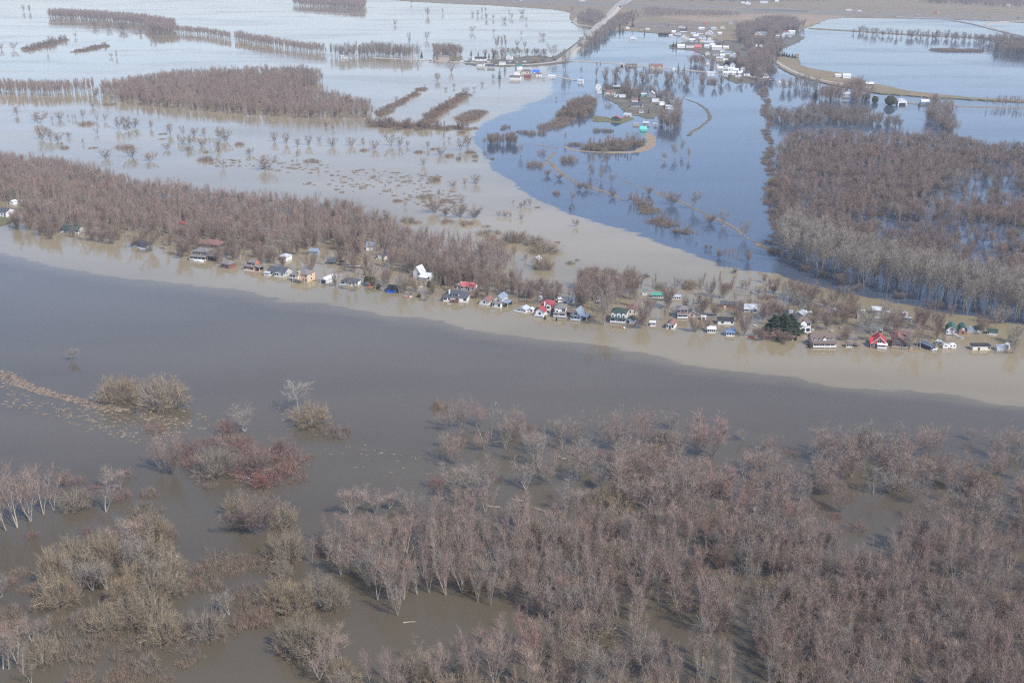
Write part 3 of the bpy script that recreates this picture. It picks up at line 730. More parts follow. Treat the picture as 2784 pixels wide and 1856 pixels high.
def wall_mesh(kind, w, d, h, rh, m):
    b = MB(); e = 0.03
    if kind == 'gx': b.prism([(0, -.8), (d, -.8), (d, h - e), (d / 2, h + rh - e), (0, h - e)], -w / 2, w / 2, 'x', m)
    elif kind == 'gy': b.prism([(-w / 2, -.8), (w / 2, -.8), (w / 2, h - e), (0, h + rh - e), (-w / 2, h - e)], 0, d, 'y', m)
    elif kind == 'gambrel':
        q = w / 2; b.prism([(-q, -.8), (q, -.8), (q, h - e), (q * .6, h + rh * .64), (0, h + rh - .06), (-q * .6, h + rh * .64), (-q, h - e)], 0, d, 'y', m)
    elif kind == 'gambrelx':
        q = d / 2; b.prism([(0, -.8), (d, -.8), (d, h - e), (q * 1.6, h + rh * .64), (q, h + rh - .06), (q * .4, h + rh * .64), (0, h - e)], -w / 2, w / 2, 'x', m)
    elif kind == 'dome':
        n = 9; b.prism([(-w / 2, -.8)] + [(-w / 2 * math.cos(math.pi * i / n), h + (rh - e) * math.sin(math.pi * i / n)) for i in range(n + 1)] + [(w / 2, -.8)], 0, d, 'y', m)
    elif kind == 'shed': b.prism([(0, -.8), (d, -.8), (d, h + rh - e), (0, h - e)], -w / 2, w / 2, 'x', m)
    else: b.box(-w / 2, w / 2, 0, d, -.8, h - e, m)
    return b
_oc = {}
def opening(kind, ww, hh, trim=TRIM):
    """window, door or garage door facing -y, centred on x, sill at z=0; shared mesh data"""
    key = (kind, round(ww, 2), round(hh, 2), trim.name)
    if key not in _oc:
        b = MB()
        if kind == 'g':
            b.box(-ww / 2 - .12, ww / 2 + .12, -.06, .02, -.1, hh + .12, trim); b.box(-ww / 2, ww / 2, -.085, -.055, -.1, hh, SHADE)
        elif kind == 'p':
            b.box(-ww / 2, ww / 2, -.06, .02, -.1, hh, trim)
        else:
            b.box(-ww / 2 - .11, ww / 2 + .11, -.06, .02, -.11, hh + .11, trim)
            n = 2 if ww > 1.25 else 1
            for k in range(n):
                a = -ww / 2 + k * ww / n + (.04 if k else 0); c = -ww / 2 + (k + 1) * ww / n - (.04 if k < n - 1 else 0)
                b.box(a, c, -.085, -.055, 0, hh, GLASS)
        _oc[key] = b.data({'g': 'garage_door', 'd': 'door', 'p': 'door'}.get(kind, 'window'))
    return _oc[key]
def openings(root, spec, L, h, place, rot, trim):
    rows = spec.split('/'); n = len(rows)
    for r, row in enumerate(rows):
        z0, fh = r * h / n, h / n
        for i, ch in enumerate(row):
            if ch == '.': continue
            x = (i + .5) / len(row) * L - L / 2; cw = L / len(row)
            if ch == 'w': k, ww, hh, z = 'w', min(.95, cw * .7), min(1.15, fh * .5), z0 + fh * .36
            elif ch == 'W': k, ww, hh, z = 'w', min(2.0, cw * .8), min(1.2, fh * .55), z0 + fh * .33
            elif ch == 'd': k, ww, hh, z = 'd', min(.95, cw * .7), fh * .72, z0 + .05
            elif ch == 'P': k, ww, hh, z = 'p', min(.95, cw * .7), fh * .72, z0 + .05
            elif ch == 'G': k, ww, hh, z = 'g', cw * .72, fh * .82, z0 + .02
            else: continue
            o = link({'w': 'window', 'd': 'door', 'p': 'door', 'g': 'garage_door'}[k], opening(k, ww, hh, trim), root)
            o.location = place(x, z); o.rotation_euler = (0, 0, rot)
def porch(root, x0, x1, dep, h, roofm, post=TRIM, floor=0.25, rail=True, deckm=DECK, roof=True):
    b = MB(); b.box(x0, x1, -dep, -.02, floor - .14, floor, deckm); b.build('deck', root)
    n = max(2, int((x1 - x0) / 2.2) + 1)
    for k in range(n):
        x = x0 + .1 + (x1 - x0 - .2) * k / (n - 1); b = MB(); b.box(x - .07, x + .07, -dep + .05, -dep + .19, -.6, h if roof else floor + .95, post); b.build('post', root)
    if rail:
        b = MB(); b.box(x0, x1, -dep + .02, -dep + .08, floor + .82, floor + .92, post); b.box(x0, x1, -dep + .035, -dep + .065, floor + .12, floor + .74, post)
        b.build('railing', root)
    if roof:
        b = MB(); b.prism([(-dep - .25, h), (-.01, h + .45), (-.01, h + .58), (-dep - .25, h + .12)], x0 - .2, x1 + .2, 'x', roofm); b.build('porch_roof', root)
def gable_dormer(root, x, y0, z, w, dep, h, rh, wm, rm, win=True, nm='dormer'):
    b = MB(); b.prism([(x - w / 2, z), (x + w / 2, z), (x + w / 2, z + h), (x, z + h + rh), (x - w / 2, z + h)], y0, y0 + dep, 'y', wm)
    dm = b.build(nm, root)
    b = MB(); k = rh / (w / 2); o = .18
    b.prism([(x - w / 2 - o, z + h - o * k + .02), (x, z + h + rh + .02), (x + w / 2 + o, z + h - o * k + .02), (x + w / 2 + o, z + h - o * k + .13), (x, z + h + rh + .15), (x - w / 2 - o, z + h - o * k + .13)], y0 - .15, y0 + dep, 'y', rm); b.build('dormer_roof', dm)
    if win:
        q = link('window', opening('w', min(.8, w * .5), min(.9, h * .7)), dm); q.location = (x, y0, z + h * .2)
USED = set()
def house(c, u, v, w, d, h, roof, rh, yaw, wall, rf, front, label, right='', cat='house', name='house', trim=TRIM, z=0.0, keep=True, over=0.35, left=''):
    p = gS(c, u, v); p.z = z
    assert label not in USED, label
    USED.add(label)
    r = thing(name, p, label, cat, None, yaw)
    wm = WALLS[wall] if wall in WALLS else ROOFS[wall]
    wall_mesh(roof, w, d, h, rh, wm).build('wall', r)
    roof_mesh(roof, w, d, h, rh, ROOFS[rf], over).build('roof', r)
    if front: openings(r, front, w, h, lambda x, zz: (x, 0, zz), 0, trim)
    if right: openings(r, right, d, h, lambda x, zz: (w / 2, d / 2 + x, zz), math.pi / 2, trim)
    if left: openings(r, left, d, h, lambda x, zz: (-w / 2, d / 2 - x, zz), -math.pi / 2, trim)
    if keep:
        a = R(yaw); cxx, cyy = p.x - math.sin(a) * d / 2, p.y + math.cos(a) * d / 2
        KEEP_OUT.append((cxx, cyy, max(w, d) * 0.56 + 1.0)); KEEP_OUT.append((p.x - cxx * .01, p.y - 6, 4.5))
    return r
def chimney(r, x, y, z0, z1, m, s=.35):
    b = MB(); b.box(x - s, x + s, y - s, y + s, z0, z1, m); b.box(x - s - .06, x + s + .06, y - s - .06, y + s + .06, z1, z1 + .12, m); return b.build('chimney', r)
def annex(r, x0, x1, y0, y1, h, rh, wm, rm, kind='gx', nm='annex', front=''):
    """a lower wing joined to its house"""
    a = link(nm, None, r); a.location = ((x0 + x1) / 2, y0, 0)
    wall_mesh(kind, x1 - x0, y1 - y0, h, rh, wm).build('annex_wall', a); roof_mesh(kind, x1 - x0, y1 - y0, h, rh, rm, .25).build('annex_roof', a)
    if front: openings(a, front, x1 - x0, h, lambda x, zz: (x, 0, zz), 0, TRIM)
    return a
def carport(r, x0, x1, y0, y1, h, rm, inner):
    b = MB(); b.prism([(x0, h + .5), (x1 + .3, h), (x1 + .3, h + .14), (x0, h + .64)], y0 - .2, y1, 'y', rm); b.build('carport_roof', r)
    b = MB(); b.box(x0, x1, y1 - .12, y1, -.6, h, inner); b.build('carport_wall', r)
    for x in (x0 + .15, x1): b = MB(); b.box(x - .08, x + .08, y0, y0 + .16, -.6, h + .1, TRIM); b.build('post', r)

# -- the riverside cottages, left to right
house('A', 40, 415, 7, 8, 3.6, 'gx', 1.8, -20, 'white', 'slate', '.wd', 'white house with slate roof cut by the left edge on an olive lawn')
house('A', 185, 212, 3.6, 3.4, 2.0, 'gy', .7, -25, 'white', 'white', '.', 'white shed with white roof above the house at the left edge', cat='shed', name='shed')
house('A', 360, 190, 3.2, 3, 1.6, 'flat', .2, -15, 'grey', 'pale', 'ww', 'pale grey cabin half hidden by trees left of the red-roofed cabin', cat='cabin', name='cabin')
house('A', 655, 190, 3.4, 3, 1.6, 'flat', .2, -15, 'grey', 'white', 'w.w', 'whitish trailer glimpsed behind the red-roofed cabin', cat='trailer', name='trailer')
r = house('A', 785, 305, 7, 5, 2.2, 'hip', 1.5, -12, 'tan', 'bright', 'w.dw', 'brown cabin with bright red hip roof among trees at far left', cat='cabin', name='cabin')
house('A', 1207, 332, 2.2, 2.4, 1.6, 'gy', .7, 0, 'white', 'white', '', 'tiny white gabled shed beside the white cabin boat', cat='shed', name='shed')
r = house('A', 1110, 665, 13, 7, 2.1, 'gx', 1.7, -16, 'white', 'dkgreen', 'Www.d.W', 'long white bungalow with dark green roof behind shore trees', right='w.w')
porch(r, -3, 5.5, 1.6, 1.9, ROOFS['dkgreen'], rail=False)
r = house('B', 345, 432, 11.5, 6, 1.9, 'hip', 1.6, -20, 'white', 'navy', 'W.Ww.', 'white bungalow with navy hip roof between two bare shore trees')
porch(r, 2.5, 6.3, 3.0, 1.9, ROOFS['navy'], rail=True, deckm=TRIM)
house('B', 1015, 85, 5.0, 4, 1.6, 'gx', 1.0, -15, 'white', 'bright', '..w', 'white cabin with red roof deep in the left wood', cat='cabin', name='cabin')
r = house('B', 1450, 425, 14, 8, 1.8, 'hip', 2.2, -20, 'dark', 'redbrown', 'w.W.W.', 'long low house with faded brown hip roof behind the two-storey brown house')
r = house('B', 1320, 625, 9.5, 7, 4.7, 'hip', 1.7, -16, 'brown', 'grey', '.W.W./W.w.W', 'two-storey brown house with grey hip roofs and white porch rail')
porch(r, -5.3, 5.0, 2.6, 2.4, ROOFS['grey'])
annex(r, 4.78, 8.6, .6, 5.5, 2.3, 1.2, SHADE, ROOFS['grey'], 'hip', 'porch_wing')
house('B', 1720, 758, 6.2, 5.5, 2.4, 'hip', 1.3, -30, 'brick', 'grey', 'WW', 'small dark brick cottage with grey hip roof and two white windows', right='..')
r = house('C', 215, 560, 6.6, 6, 2.3, 'shed', .9, -24, 'orange', 'grey', 'W.W', 'orange brick cottage with raised gable and grey skirt roof', right='')
annex(r, -1.6, 2.9, 2.2, 6.4, 4.1, 1.3, WALLS['orange'], ROOFS['grey'], 'gx', 'upper_storey', '../WW')
b = MB(); b.box(-3.4, 3.4, -.08, -.005, -.6, .45, TRIM); b.build('plinth', r)
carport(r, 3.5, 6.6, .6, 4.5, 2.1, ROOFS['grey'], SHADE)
r = house('C', 755, 405, 5.2, 5.5, 2.3, 'hip', 1.5, -25, 'white', 'pale', 'G.P', 'white boathouse with red front and pale roof behind the orange cottage', right='', cat='boathouse', name='boathouse')
b = MB(); b.box(-2.55, .4, -.05, -.005, -.6, 2.2, WALLS['red']); b.build('front_panel', r)
house('C', 1250, 305, 5.2, 4, 1.9, 'gx', 1.3, -10, 'blue', 'bluegrey', 'w.w.w', 'blue-grey cabin screened by a reddish tree above the peach house', cat='cabin', name='cabin')
r = house('C', 655, 645, 11, 7, 2.3, 'gx', 1.9, -20, 'sage', 'slate', 'ww...d', 'pale grey-green bungalow with slate roof and wide front gable', right='w.')
annex(r, -.6, 5.0, -1.0, 3.0, 2.3, 1.1, WALLS['sage'], ROOFS['slate'], 'gy', 'front_gable', 'WW.w')
b = MB(); b.box(-.65, 5.05, -1.08, -1.005, -.6, .5, TRIM); b.build('plinth', r)
porch(r, -6.5, -3.2, 2.2, 1.7, ROOFS['pale'], deckm=TRIM)
r = house('C', 1045, 735, 8.6, 7.5, 4.2, 'hip', 1.8, -24, 'peach', 'grey', '.d.ww/....w', 'two-storey peach house with grey hip roofs and a tall chimney', right='w/w')
annex(r, -5.6, -.5, -1.6, 4.5, 3.7, 1.4, WALLS['cream'], ROOFS['grey'], 'hip', 'bay_wing', 'G../WW.')
chimney(r, -.4, -.4, 0, 6.0, WALLS['peach'], .45)
porch(r, -2.8, 2.0, 3.2, 1.6, ROOFS['grey'], roof=False, floor=1.2, post=M_('brown_rail', (0.25, 0.17, 0.15)))
house('C', 1408, 768, 3.9, 10, 2.2, 'gy', .9, -27, 'white', 'white', 'G', 'long white metal garage with open dark door at the shore', right='....', cat='garage', name='garage')
house('C', 1530, 462, 4.6, 3.6, 1.5, 'gx', 1.2, -5, 'dark', 'slate', 'W.W', 'small dark cabin with slate roof and white band left of the pergola', cat='cabin', name='cabin')
r = house('C', 1805, 800, 8.5, 6, 2.0, 'hip', 1.6, -22, 'white', 'slate', 'W.ww', 'white cottage with dark grey hip roof hidden by a bare tree', right='W.', cat='cottage', name='cottage')
porch(r, -4.5, 1, 1.8, 1.8, ROOFS['slate'], roof=False)
house('C', 2105, 822, 2.2, 2.2, 1.6, 'gx', .7, -18, 'red', 'slate', 'w', 'tiny red playhouse with dark roof in front of cedar domes', cat='playhouse', name='playhouse')
house('E', 282, 236, 5.4, 4, 2.2, 'shed', 1.6, 0, 'white', 'bluegrey', '', 'plain white box shed with blue-grey roof at the edge of the left wood', cat='shed', name='shed')
r = house('E', 430, 380, 5.2, 7, 2.0, 'gy', 1.4, -22, 'white', 'navy', 'W.d', 'white cottage with navy gable roof just below the plain white box shed', cat='cottage', name='cottage')
r = house('E', 625, 905, 5.6, 5, 1.8, 'gx', 1.3, -15, 'dark', 'black', '.w', 'dark shoreline cabin half covered with blue tarpaulins', cat='cabin', name='cabin')
b = MB()
for x, y, s in ((-2.2, -.9, .9), (-1.3, -.7, 1.1), (-.4, -.9, .8), (1.1, -.6, .7)): b.disc((x, y), s, -.2, .7 * s + .4, 7, WALLS['tarp'], 1.2, .6)
b.build('tarpaulin', r)
r = house('E', 1020, 690, 4.6, 5, 3.6, 'gy', 3.0, -28, 'white', 'white', '.w/.w', 'tall white gabled house with a lower white-roofed wing', right='')
annex(r, 1.6, 7.6, .8, 4.8, 2.0, 1.5, WALLS['white'], ROOFS['white'], 'gx', 'low_wing', 'W.dw')
porch(r, 2.2, 7.4, 1.6, 1.7, ROOFS['white'], deckm=TRIM)
r = house('E', 1828, 872, 7.4, 5, 1.9, 'gx', 1.6, -20, 'white', 'pinkred', 'w.wd.w', 'white ranch house with pinkish-red roof behind the dormered grey house', right='')
annex(r, -6.4, -3.72, .8, 4.6, 1.5, .9, WALLS['white'], ROOFS['brown'], 'gx', 'low_wing', 'w')
r = house('E', 1690, 840, 2.4, 3.5, 1.3, 'gy', .9, -20, 'dark', 'white', 'G', 'small open shelter with pale roof left of the pink-roofed ranch house', cat='shelter', name='shelter', keep=False)
r = house('E', 1632, 1060, 12.2, 8, 2.3, 'hip', 2.9, -9, 'white', 'slate', 'Ww.W.W', 'large white house with slate hip roof, white dormer and brick porch')
b = MB(); b.box(-1.9, 1.9, .55, 3.6, 2.3, 4.2, WALLS['white']); dm = b.build('dormer', r)
b = MB(); b.prism([(-.05, 4.15), (4.2, 4.65), (4.2, 4.8), (-.05, 4.3)], -2.3, 2.3, 'x', ROOFS['slate']); b.build('dormer_roof', dm)
for x in (-.9, .2, .95): q = link('window', opening('w', .7, 1.0), dm); q.location = (x, .55, 2.9)
chimney(r, -3.2, 1.6, 0, 5.6, TRIM, .35)
porch(r, -2.4, 2.2, 1.6, 2.2, ROOFS['slate'], floor=.9, deckm=REDDECK, post=WALLS['brick'], roof=False)
r = house('F', 805, 640, 5.0, 5.5, 2.2, 'gy', 1.3, -26, 'cream', 'redbrown', '.w.', 'cream cottage with red-brown gable roof and low front deck', right='.w', cat='cottage', name='cottage')
porch(r, -2.5, 2.3, 1.0, 1.8, ROOFS['redbrown'], roof=False, deckm=TRIM)
r = house('F', 1025, 660, 3.9, 7, 3.9, 'gy', 1.7, -24, 'cream', 'bluegrey', '.../.w.', 'tall cream cottage with steep grey gable and white front porch', cat='cottage', name='cottage')
annex(r, -2.2, 2.3, -2.2, -.02, 2.1, .5, WALLS['white'], ROOFS['grey'], 'shed', 'sun_porch', 'w.W')
carport(r, 2.1, 5.4, -.5, 5, 2.2, ROOFS['bluegrey'], WALLS['navy'])
r = house('F', 1405, 760, 4.2, 4.5, 1.7, 'gy', .9, -28, 'white', 'pale', 'wwd', 'small white trailer cottage with pale metal roof and side deck', cat='cottage', name='cottage')
porch(r, -3.6, 1.8, 1.2, 1.4, ROOFS['pale'], roof=False, floor=.3, deckm=TRIM)
house('F', 1540, 758, 2.2, 2.2, 1.5, 'gy', .6, -20, 'white', 'white', '.w', 'little white shed right of the small white trailer cottage', cat='shed', name='shed')
r = house('F', 1690, 820, 4.3, 5, 2.4, 'gy', 1.9, -20, 'white', 'red', '.W.', 'white cabin with steep red gable roof and rounded porch opening', cat='cabin', name='cabin')
porch(r, -2.3, 2.3, 1.4, 2.0, ROOFS['red'], roof=False, floor=.4, deckm=TRIM)
r = house('F', 1800, 775, 5.6, 6, 4.6, 'hip', 1.6, -14, 'maroon', 'red', '..W/..W', 'two-storey maroon house with red hip roof and white balconies')
gable_dormer(r, 1.0, -1.2, 0, 2.2, 1.15, 4.6, .8, WALLS['white'], ROOFS['red'], False, 'balcony_tower')
q = link('window', opening('w', 1.5, 1.2), r); q.location = (1.0, -1.2, .7); q = link('window', opening('w', 1.5, 1.2), r); q.location = (1.0, -1.2, 3.0)
chimney(r, -.9, -.5, 0, 5.8, TRIM, .3)
r = house('F', 2010, 825, 5.6, 5.5, 4.2, 'hip', 1.9, -10, 'white', 'grey', 'W.wd/..W', 'two-storey white house with grey-brown roof and round-topped balcony')
gable_dormer(r, -1.2, -1.0, 2.2, 2.0, .98, 1.9, .6, WALLS['white'], ROOFS['grey'])
porch(r, -2.9, 2.9, 1.7, 2.0, ROOFS['grey'])
carport(r, 2.95, 5.8, .3, 5, 2.0, ROOFS['brown'], WALLS['navy'])
r = house('F', 2262, 885, 4.6, 7, 2.5, 'gy', 2.8, -24, 'blue', 'bluegrey', 'WWd', 'blue-grey house with steep gable and white front deck', right='')
q = link('window', opening('w', 1.3, 1.1), r); q.location = (0, 0, 2.9)
porch(r, -2.4, 2.3, 1.2, 2.0, ROOFS['bluegrey'], roof=False, deckm=TRIM, floor=.35)
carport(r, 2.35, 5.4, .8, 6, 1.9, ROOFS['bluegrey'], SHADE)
house('F', 1928, 560, 2.6, 2.6, 1.5, 'shed', .5, -10, 'white', 'black', 'd.', 'small white cabin with black lid roof left of the upright white camper', cat='cabin', name='cabin', keep=False)
house('F', 2165, 622, 2.4, 3.2, 1.5, 'gy', .8, -25, 'white', 'bluegrey', '.w', 'small white shed with blue-grey roof behind the round-topped balcony house', cat='shed', name='shed')
house('G', 1333, 388, 1.9, 2.0, 1.3, 'gy', .4, -15, 'white', 'white', 'G', 'tiny white open shelter between bare trees in the middle', cat='shelter', name='shelter')
r = house('G', 1650, 680, 7.2, 7, 4.4, 'hip', 2.0, -14, 'white', 'dkgreen', 'W.Wd/W.w.W', 'big white two-storey house with dark green roofs and dormers')
for x in (-2.5, .4, 2.7): gable_dormer(r, x, -.7, 2.5, 1.8, 2.0, 1.9, .8, WALLS['white'], ROOFS['dkgreen'])
porch(r, -3.7, 3.6, 2.0, 2.2, ROOFS['dkgreen'])
r = house('G', 1878, 558, 5.3, 6.5, 2.3, 'gy', .9, -8, 'cream', 'redbrown', '.w.w.', 'cream bungalow with red-brown roof behind the big green-roofed house', left='d')
house('G', 1838, 698, 3.6, 4.0, 1.7, 'gy', 1.0, -24, 'white', 'dkgreen', 'G.', 'white garage with dark green roof beside the big green-roofed house', cat='garage', name='garage', right='.')
house('G', 2202, 745, 2.7, 2.4, 1.8, 'flat', .18, -4, 'white', 'white', 'wwww', 'little white booth with a row of four windows under a shore tree', cat='booth', name='booth')
house('I', 530, 250, 1.9, 2.4, .9, 'dome', .9, -20, 'white', 'grey', '', 'small grey domed shed left of the green-roofed trailer', cat='shed', name='shed')
house('I', 745, 290, 5.6, 3, 1.3, 'shed', .6, -4, 'white', 'seagreen', 'wwwww', 'long white trailer home with sea-green roof and five dark windows', cat='trailer home', name='trailer_home')
house('I', 1050, 315, 4.6, 3, 1.2, 'flat', .25, -5, 'white', 'pale', 'wwww', 'white trailer home with pale roof behind a pinkish tree', cat='trailer home', name='trailer_home')
house('I', 1455, 398, 4.0, 2.6, 1.3, 'flat', .2, -5, 'white', 'grey', 'w.ww', 'whitish trailer home screened by a large bare tree', cat='trailer home', name='trailer_home')
r = house('I', 1880, 450, 7.6, 3.6, 1.6, 'shed', .5, -12, 'red', 'slate', '.P.ww', 'long red shed with dark roof and one white door', cat='shed', name='shed')
r = house('I', 1145, 612, 4.9, 5, 4.2, 'hip', 1.5, -3, 'maroon', 'grey', 'WdW/W.W', 'two-storey maroon house with grey roof over a white porch')
porch(r, -2.5, 2.5, 1.5, 1.9, ROOFS['grey'])
house('I', 1298, 600, 3.4, 5, 2.0, 'gy', 1.0, -10, 'pink', 'grey', '.W.', 'pinkish gabled cottage joined beside the maroon house', cat='cottage', name='cottage')
r = house('I', 948, 788, 3.7, 5.5, 2.3, 'gy', 1.1, -22, 'white', 'redbrown', 'wdw', 'white cottage with red-brown gable roof and dark centre door at the shore', cat='cottage', name='cottage')
house('I', 1487, 648, 2.2, 2.0, 1.6, 'flat', .15, -5, 'white', 'white', 'd', 'small white shed with a red door under bare trees', cat='shed', name='shed', trim=WALLS['red'])
house('I', 1838, 718, 7.4, 3.6, 1.9, 'shed', .5, -5, 'white', 'black', '.W..w', 'long white bungalow with flat black roof', cat='bungalow', name='bungalow')
house('I', 1612, 852, 3.7, 3.0, 1.8, 'shed', .4, -8, 'white', 'white', 'wwww', 'white shore cabin with four square windows and flat roof', cat='cabin', name='cabin')
r = house('I', 1912, 905, 3.7, 3.6, 1.9, 'gx', .9, -6, 'white', 'blue', 'www', 'white shore cabin with blue metal roof and little side turret', cat='cabin', name='cabin')
annex(r, .9, 2.1, 2.2, 3.6, 3.0, .7, WALLS['white'], ROOFS['blue'], 'hip', 'turret')
r = house('J', 470, 400, 5.8, 4.5, 1.6, 'gx', 1.7, -8, 'white', 'pale', 'W..', 'white cottage with pale grey roof near the sapling thicket', cat='cottage', name='cottage')
annex(r, 1.0, 3.2, -.8, 1.5, 1.6, .7, WALLS['white'], ROOFS['pale'], 'gy', 'front_bay', 'W')
house('J', 775, 835, 5.4, 4.5, 1.5, 'gx', 1.3, -8, 'brown', 'redbrown', 'W.w', 'low brown cabin with red-brown roof left of the big pine', cat='cabin', name='cabin')
r = house('J', 1310, 720, 7.0, 6.5, 4.7, 'hip', 2.0, 2, 'white', 'brown', 'GGG/WpW', 'white two-storey garage house with three dark garage doors')
gable_dormer(r, 0, -.4, 3.0, 3.0, 2.5, 1.5, 1.3, WALLS['white'], ROOFS['brown'], False)
b = MB(); b.box(-3.9, 3.9, -.9, -.03, -.5, .15, TRIM); b.build('apron', r)
house('J', 1235, 520, 4.4, 5, 2.6, 'gy', 1.2, -35, 'grey', 'pale', '', 'pale metal-roofed barn behind the three-door garage house', cat='barn', name='barn')
house('J', 1120, 435, 1.9, 1.8, 1.5, 'flat', .15, 0, 'white', 'white', '', 'plain white box shed left of the white motorhome', cat='shed', name='shed')
r = house('J', 1800, 462, 4.4, 4.2, 1.7, 'gy', 1.1, -18, 'white', 'pale', '.Ww', 'white bungalow with pale grey roof alone in tan water', cat='bungalow', name='bungalow')
annex(r, -2.6, -.6, -.5, 2.5, 1.5, .6, WALLS['white'], ROOFS['pale'], 'gx', 'side_wing', 'w')
r = house('J', 1640, 955, 10.6, 7.5, 2.2, 'gx', 3.3, 0, 'pink', 'brown', 'WWdWW', 'long cottage with big brown roof, small dormers and a wide front porch', cat='cottage', name='cottage')
for x, w_ in ((-3.9, 1.0), (-1.6, 1.0), (.5, 1.9), (2.2, 1.0), (3.9, 1.0)): gable_dormer(r, x, .5, 2.5 if w_ < 1.5 else 2.3, w_, 2.2, .75 if w_ < 1.5 else 1.1, .55 if w_ < 1.5 else .9, WALLS['white'], ROOFS['brown'], w_ < 1.5)
porch(r, -5.2, 5.2, 1.7, 2.0, ROOFS['brown'])
house('J', 2048, 965, 2.4, 2.4, 1.5, 'hip', .8, -6, 'white', 'brown', 'www', 'small white kiosk with brown hip roof right of the dormered brown house', cat='kiosk', name='kiosk')
house('J', 1162, 848, 1.9, 1.8, 1.2, 'flat', .14, 0, 'white', 'redbrown', 'W', 'small white kiosk between two cedar pillars', cat='kiosk', name='kiosk', keep=False)
r = house('K', 1465, 855, 6.4, 7, 2.2, 'gy', 2.9, -12, 'red', 'bright', 'WwG', 'red cottage with bright red steep roof and white gable trim', cat='cottage', name='cottage')
annex(r, -3.9, -.4, -.4, 4, 2.0, 1.3, WALLS['red'], ROOFS['bright'], 'shed', 'side_wing', 'WW')
porch(r, -.8, 3.3, 1.4, 1.9, ROOFS['white'], deckm=TRIM)
b = MB()
for s in (-1, 1): b.prism([(s * 3.5, 2.0), (s * 3.5, 2.28), (0, 5.45), (0, 5.15)], -.46, -.38, 'y', TRIM)
b.build('gable_trim', r)
q = link('window', opening('w', 1.8, 1.1), r); q.location = (0, 0, 2.5)
r = house('K', 1760, 840, 5.0, 7, 3.0, 'gy', 1.6, -16, 'brown', 'redbrown', 'w.w/.W.', 'brown cottage with cluttered deck and cream gable trim', cat='cottage', name='cottage')
annex(r, 2.55, 5.6, 1, 6, 1.9, .8, WALLS['dark'], ROOFS['brown'], 'shed', 'lean_to', 'G')
porch(r, -2.5, 4.5, 2.2, 1.8, ROOFS['brown'], roof=False, post=WALLS['tan'])
house('K', 1800, 655, 7, 2.6, 1.0, 'gx', .6, -38, 'brown', 'redbrown', '', 'long low shed with red-brown roof behind the brown cottage', cat='shed', name='shed')
house('K', 1428, 640, 5, 4, 2.0, 'flat', .25, -8, 'white', 'pale', 'w.W', 'white cabin hidden by bare trees behind the red cottage', cat='cabin', name='cabin')
house('K', 1430, 325, 4.0, 4.4, 2.2, 'shed', .4, -14, 'grey', 'white', 'w.', 'grey cabin with flat white roof beside the dark back channel', cat='cabin', name='cabin')
house('K', 1580, 335, 2.8, 2.6, 1.4, 'gx', .6, -14, 'white', 'white', '', 'small white hut right of the grey flat-roofed cabin', cat='hut', name='hut', keep=False)
house('K', 1916, 862, .9, 1.0, 1.5, 'flat', .12, -10, 'tan', 'grey', '', 'left of two narrow beige privy sheds beside the brown cottage', cat='shed', name='shed', keep=False)
house('K', 1978, 866, 1.1, 1.1, 1.5, 'flat', .12, -10, 'tan', 'grey', '', 'right of two narrow beige privy sheds beside the brown cottage', cat='shed', name='shed', keep=False)
r = house('L', 895, 885, 3.0, 7.5, 1.9, 'gy', .6, 28, 'navy', 'bluegrey', 'dW', 'narrow navy cabin with blue-grey roof angled towards the river', cat='cabin', name='cabin', right='')
porch(r, -1.5, 1.5, 1.2, 1.8, ROOFS['bluegrey'], roof=False, deckm=TRIM)
r = house('L', 1188, 640, 4.7, 6, 1.7, 'gambrel', 2.4, -17, 'white', 'green', 'W.d.W', 'white gambrel cottage with green roof and front veranda', cat='cottage', name='cottage')
porch(r, -2.4, 2.4, 1.3, 1.5, ROOFS['green'], roof=False)
q = link('window', opening('w', 1.4, .9), r); q.location = (0, 0, 2.1)
r = house('L', 1372, 635, 3.6, 5.5, 1.9, 'gambrel', 1.9, -14, 'barn', 'green', '.G.', 'red-brown gambrel barn with green roof and white loft door', cat='barn', name='barn')
q = link('door', opening('p', .9, 1.0), r); q.location = (0, 0, 2.1)
house('L', 1500, 618, 3.2, 4, 1.0, 'gy', 1.0, -10, 'white', 'white', '', 'white tent-like shelter beside the red-brown gambrel barn', cat='shelter', name='shelter')
house('L', 1632, 605, 3.6, 3.0, 1.6, 'gx', 1.0, -3, 'white', 'dkgreen', 'w.w.', 'white cabin with dark green roof right of the white tent shelter', cat='cabin', name='cabin')
house('L', 1838, 645, 4.2, 3.4, 1.3, 'gambrelx', 1.2, -22, 'white', 'dkgreen', 'w...', 'white gambrel cabin with dark green roof at the right end of the row', cat='cabin', name='cabin', right='w')
r = house('L', 1668, 892, 7.8, 3.2, 1.9, 'flat', .35, 0, 'cream', 'black', '..d...w', 'cream mobile home with black roof near the right edge', cat='mobile home', name='mobile_home')
house('L', 1980, 905, 3.2, 3, 1.8, 'flat', .15, -5, 'white', 'white', '', 'white metal shed behind brush at the right edge', cat='shed', name='shed')
house('L', 2068, 870, 1.8, 3.5, 1.8, 'flat', .15, -40, 'grey', 'pale', '', 'pale grey trailer beside the white metal shed at the right edge', cat='trailer', name='trailer', keep=False)
def house3(i, j, u, v, *a, **k):
    SHEET['_'] = ((784 * i + u / 3) / KD, (392 * j + v / 3) / KD); return house('_', 0, 0, *a, **k)
house3(1, 1, 1338, 640, 3.6, 4, 2.2, 'gy', 1.6, -30, 'white', 'pale', '.w/.w', 'small white gabled house beside a bush on the pale open water', cat='house')
house3(1, 1, 1578, 262, 1.5, 1.5, 1.9, 'flat', .2, 0, 'dark', 'brown', 'w', 'dark raised hunting blind in the blue water at the muddy front', cat='hunting blind', name='hunting_blind')
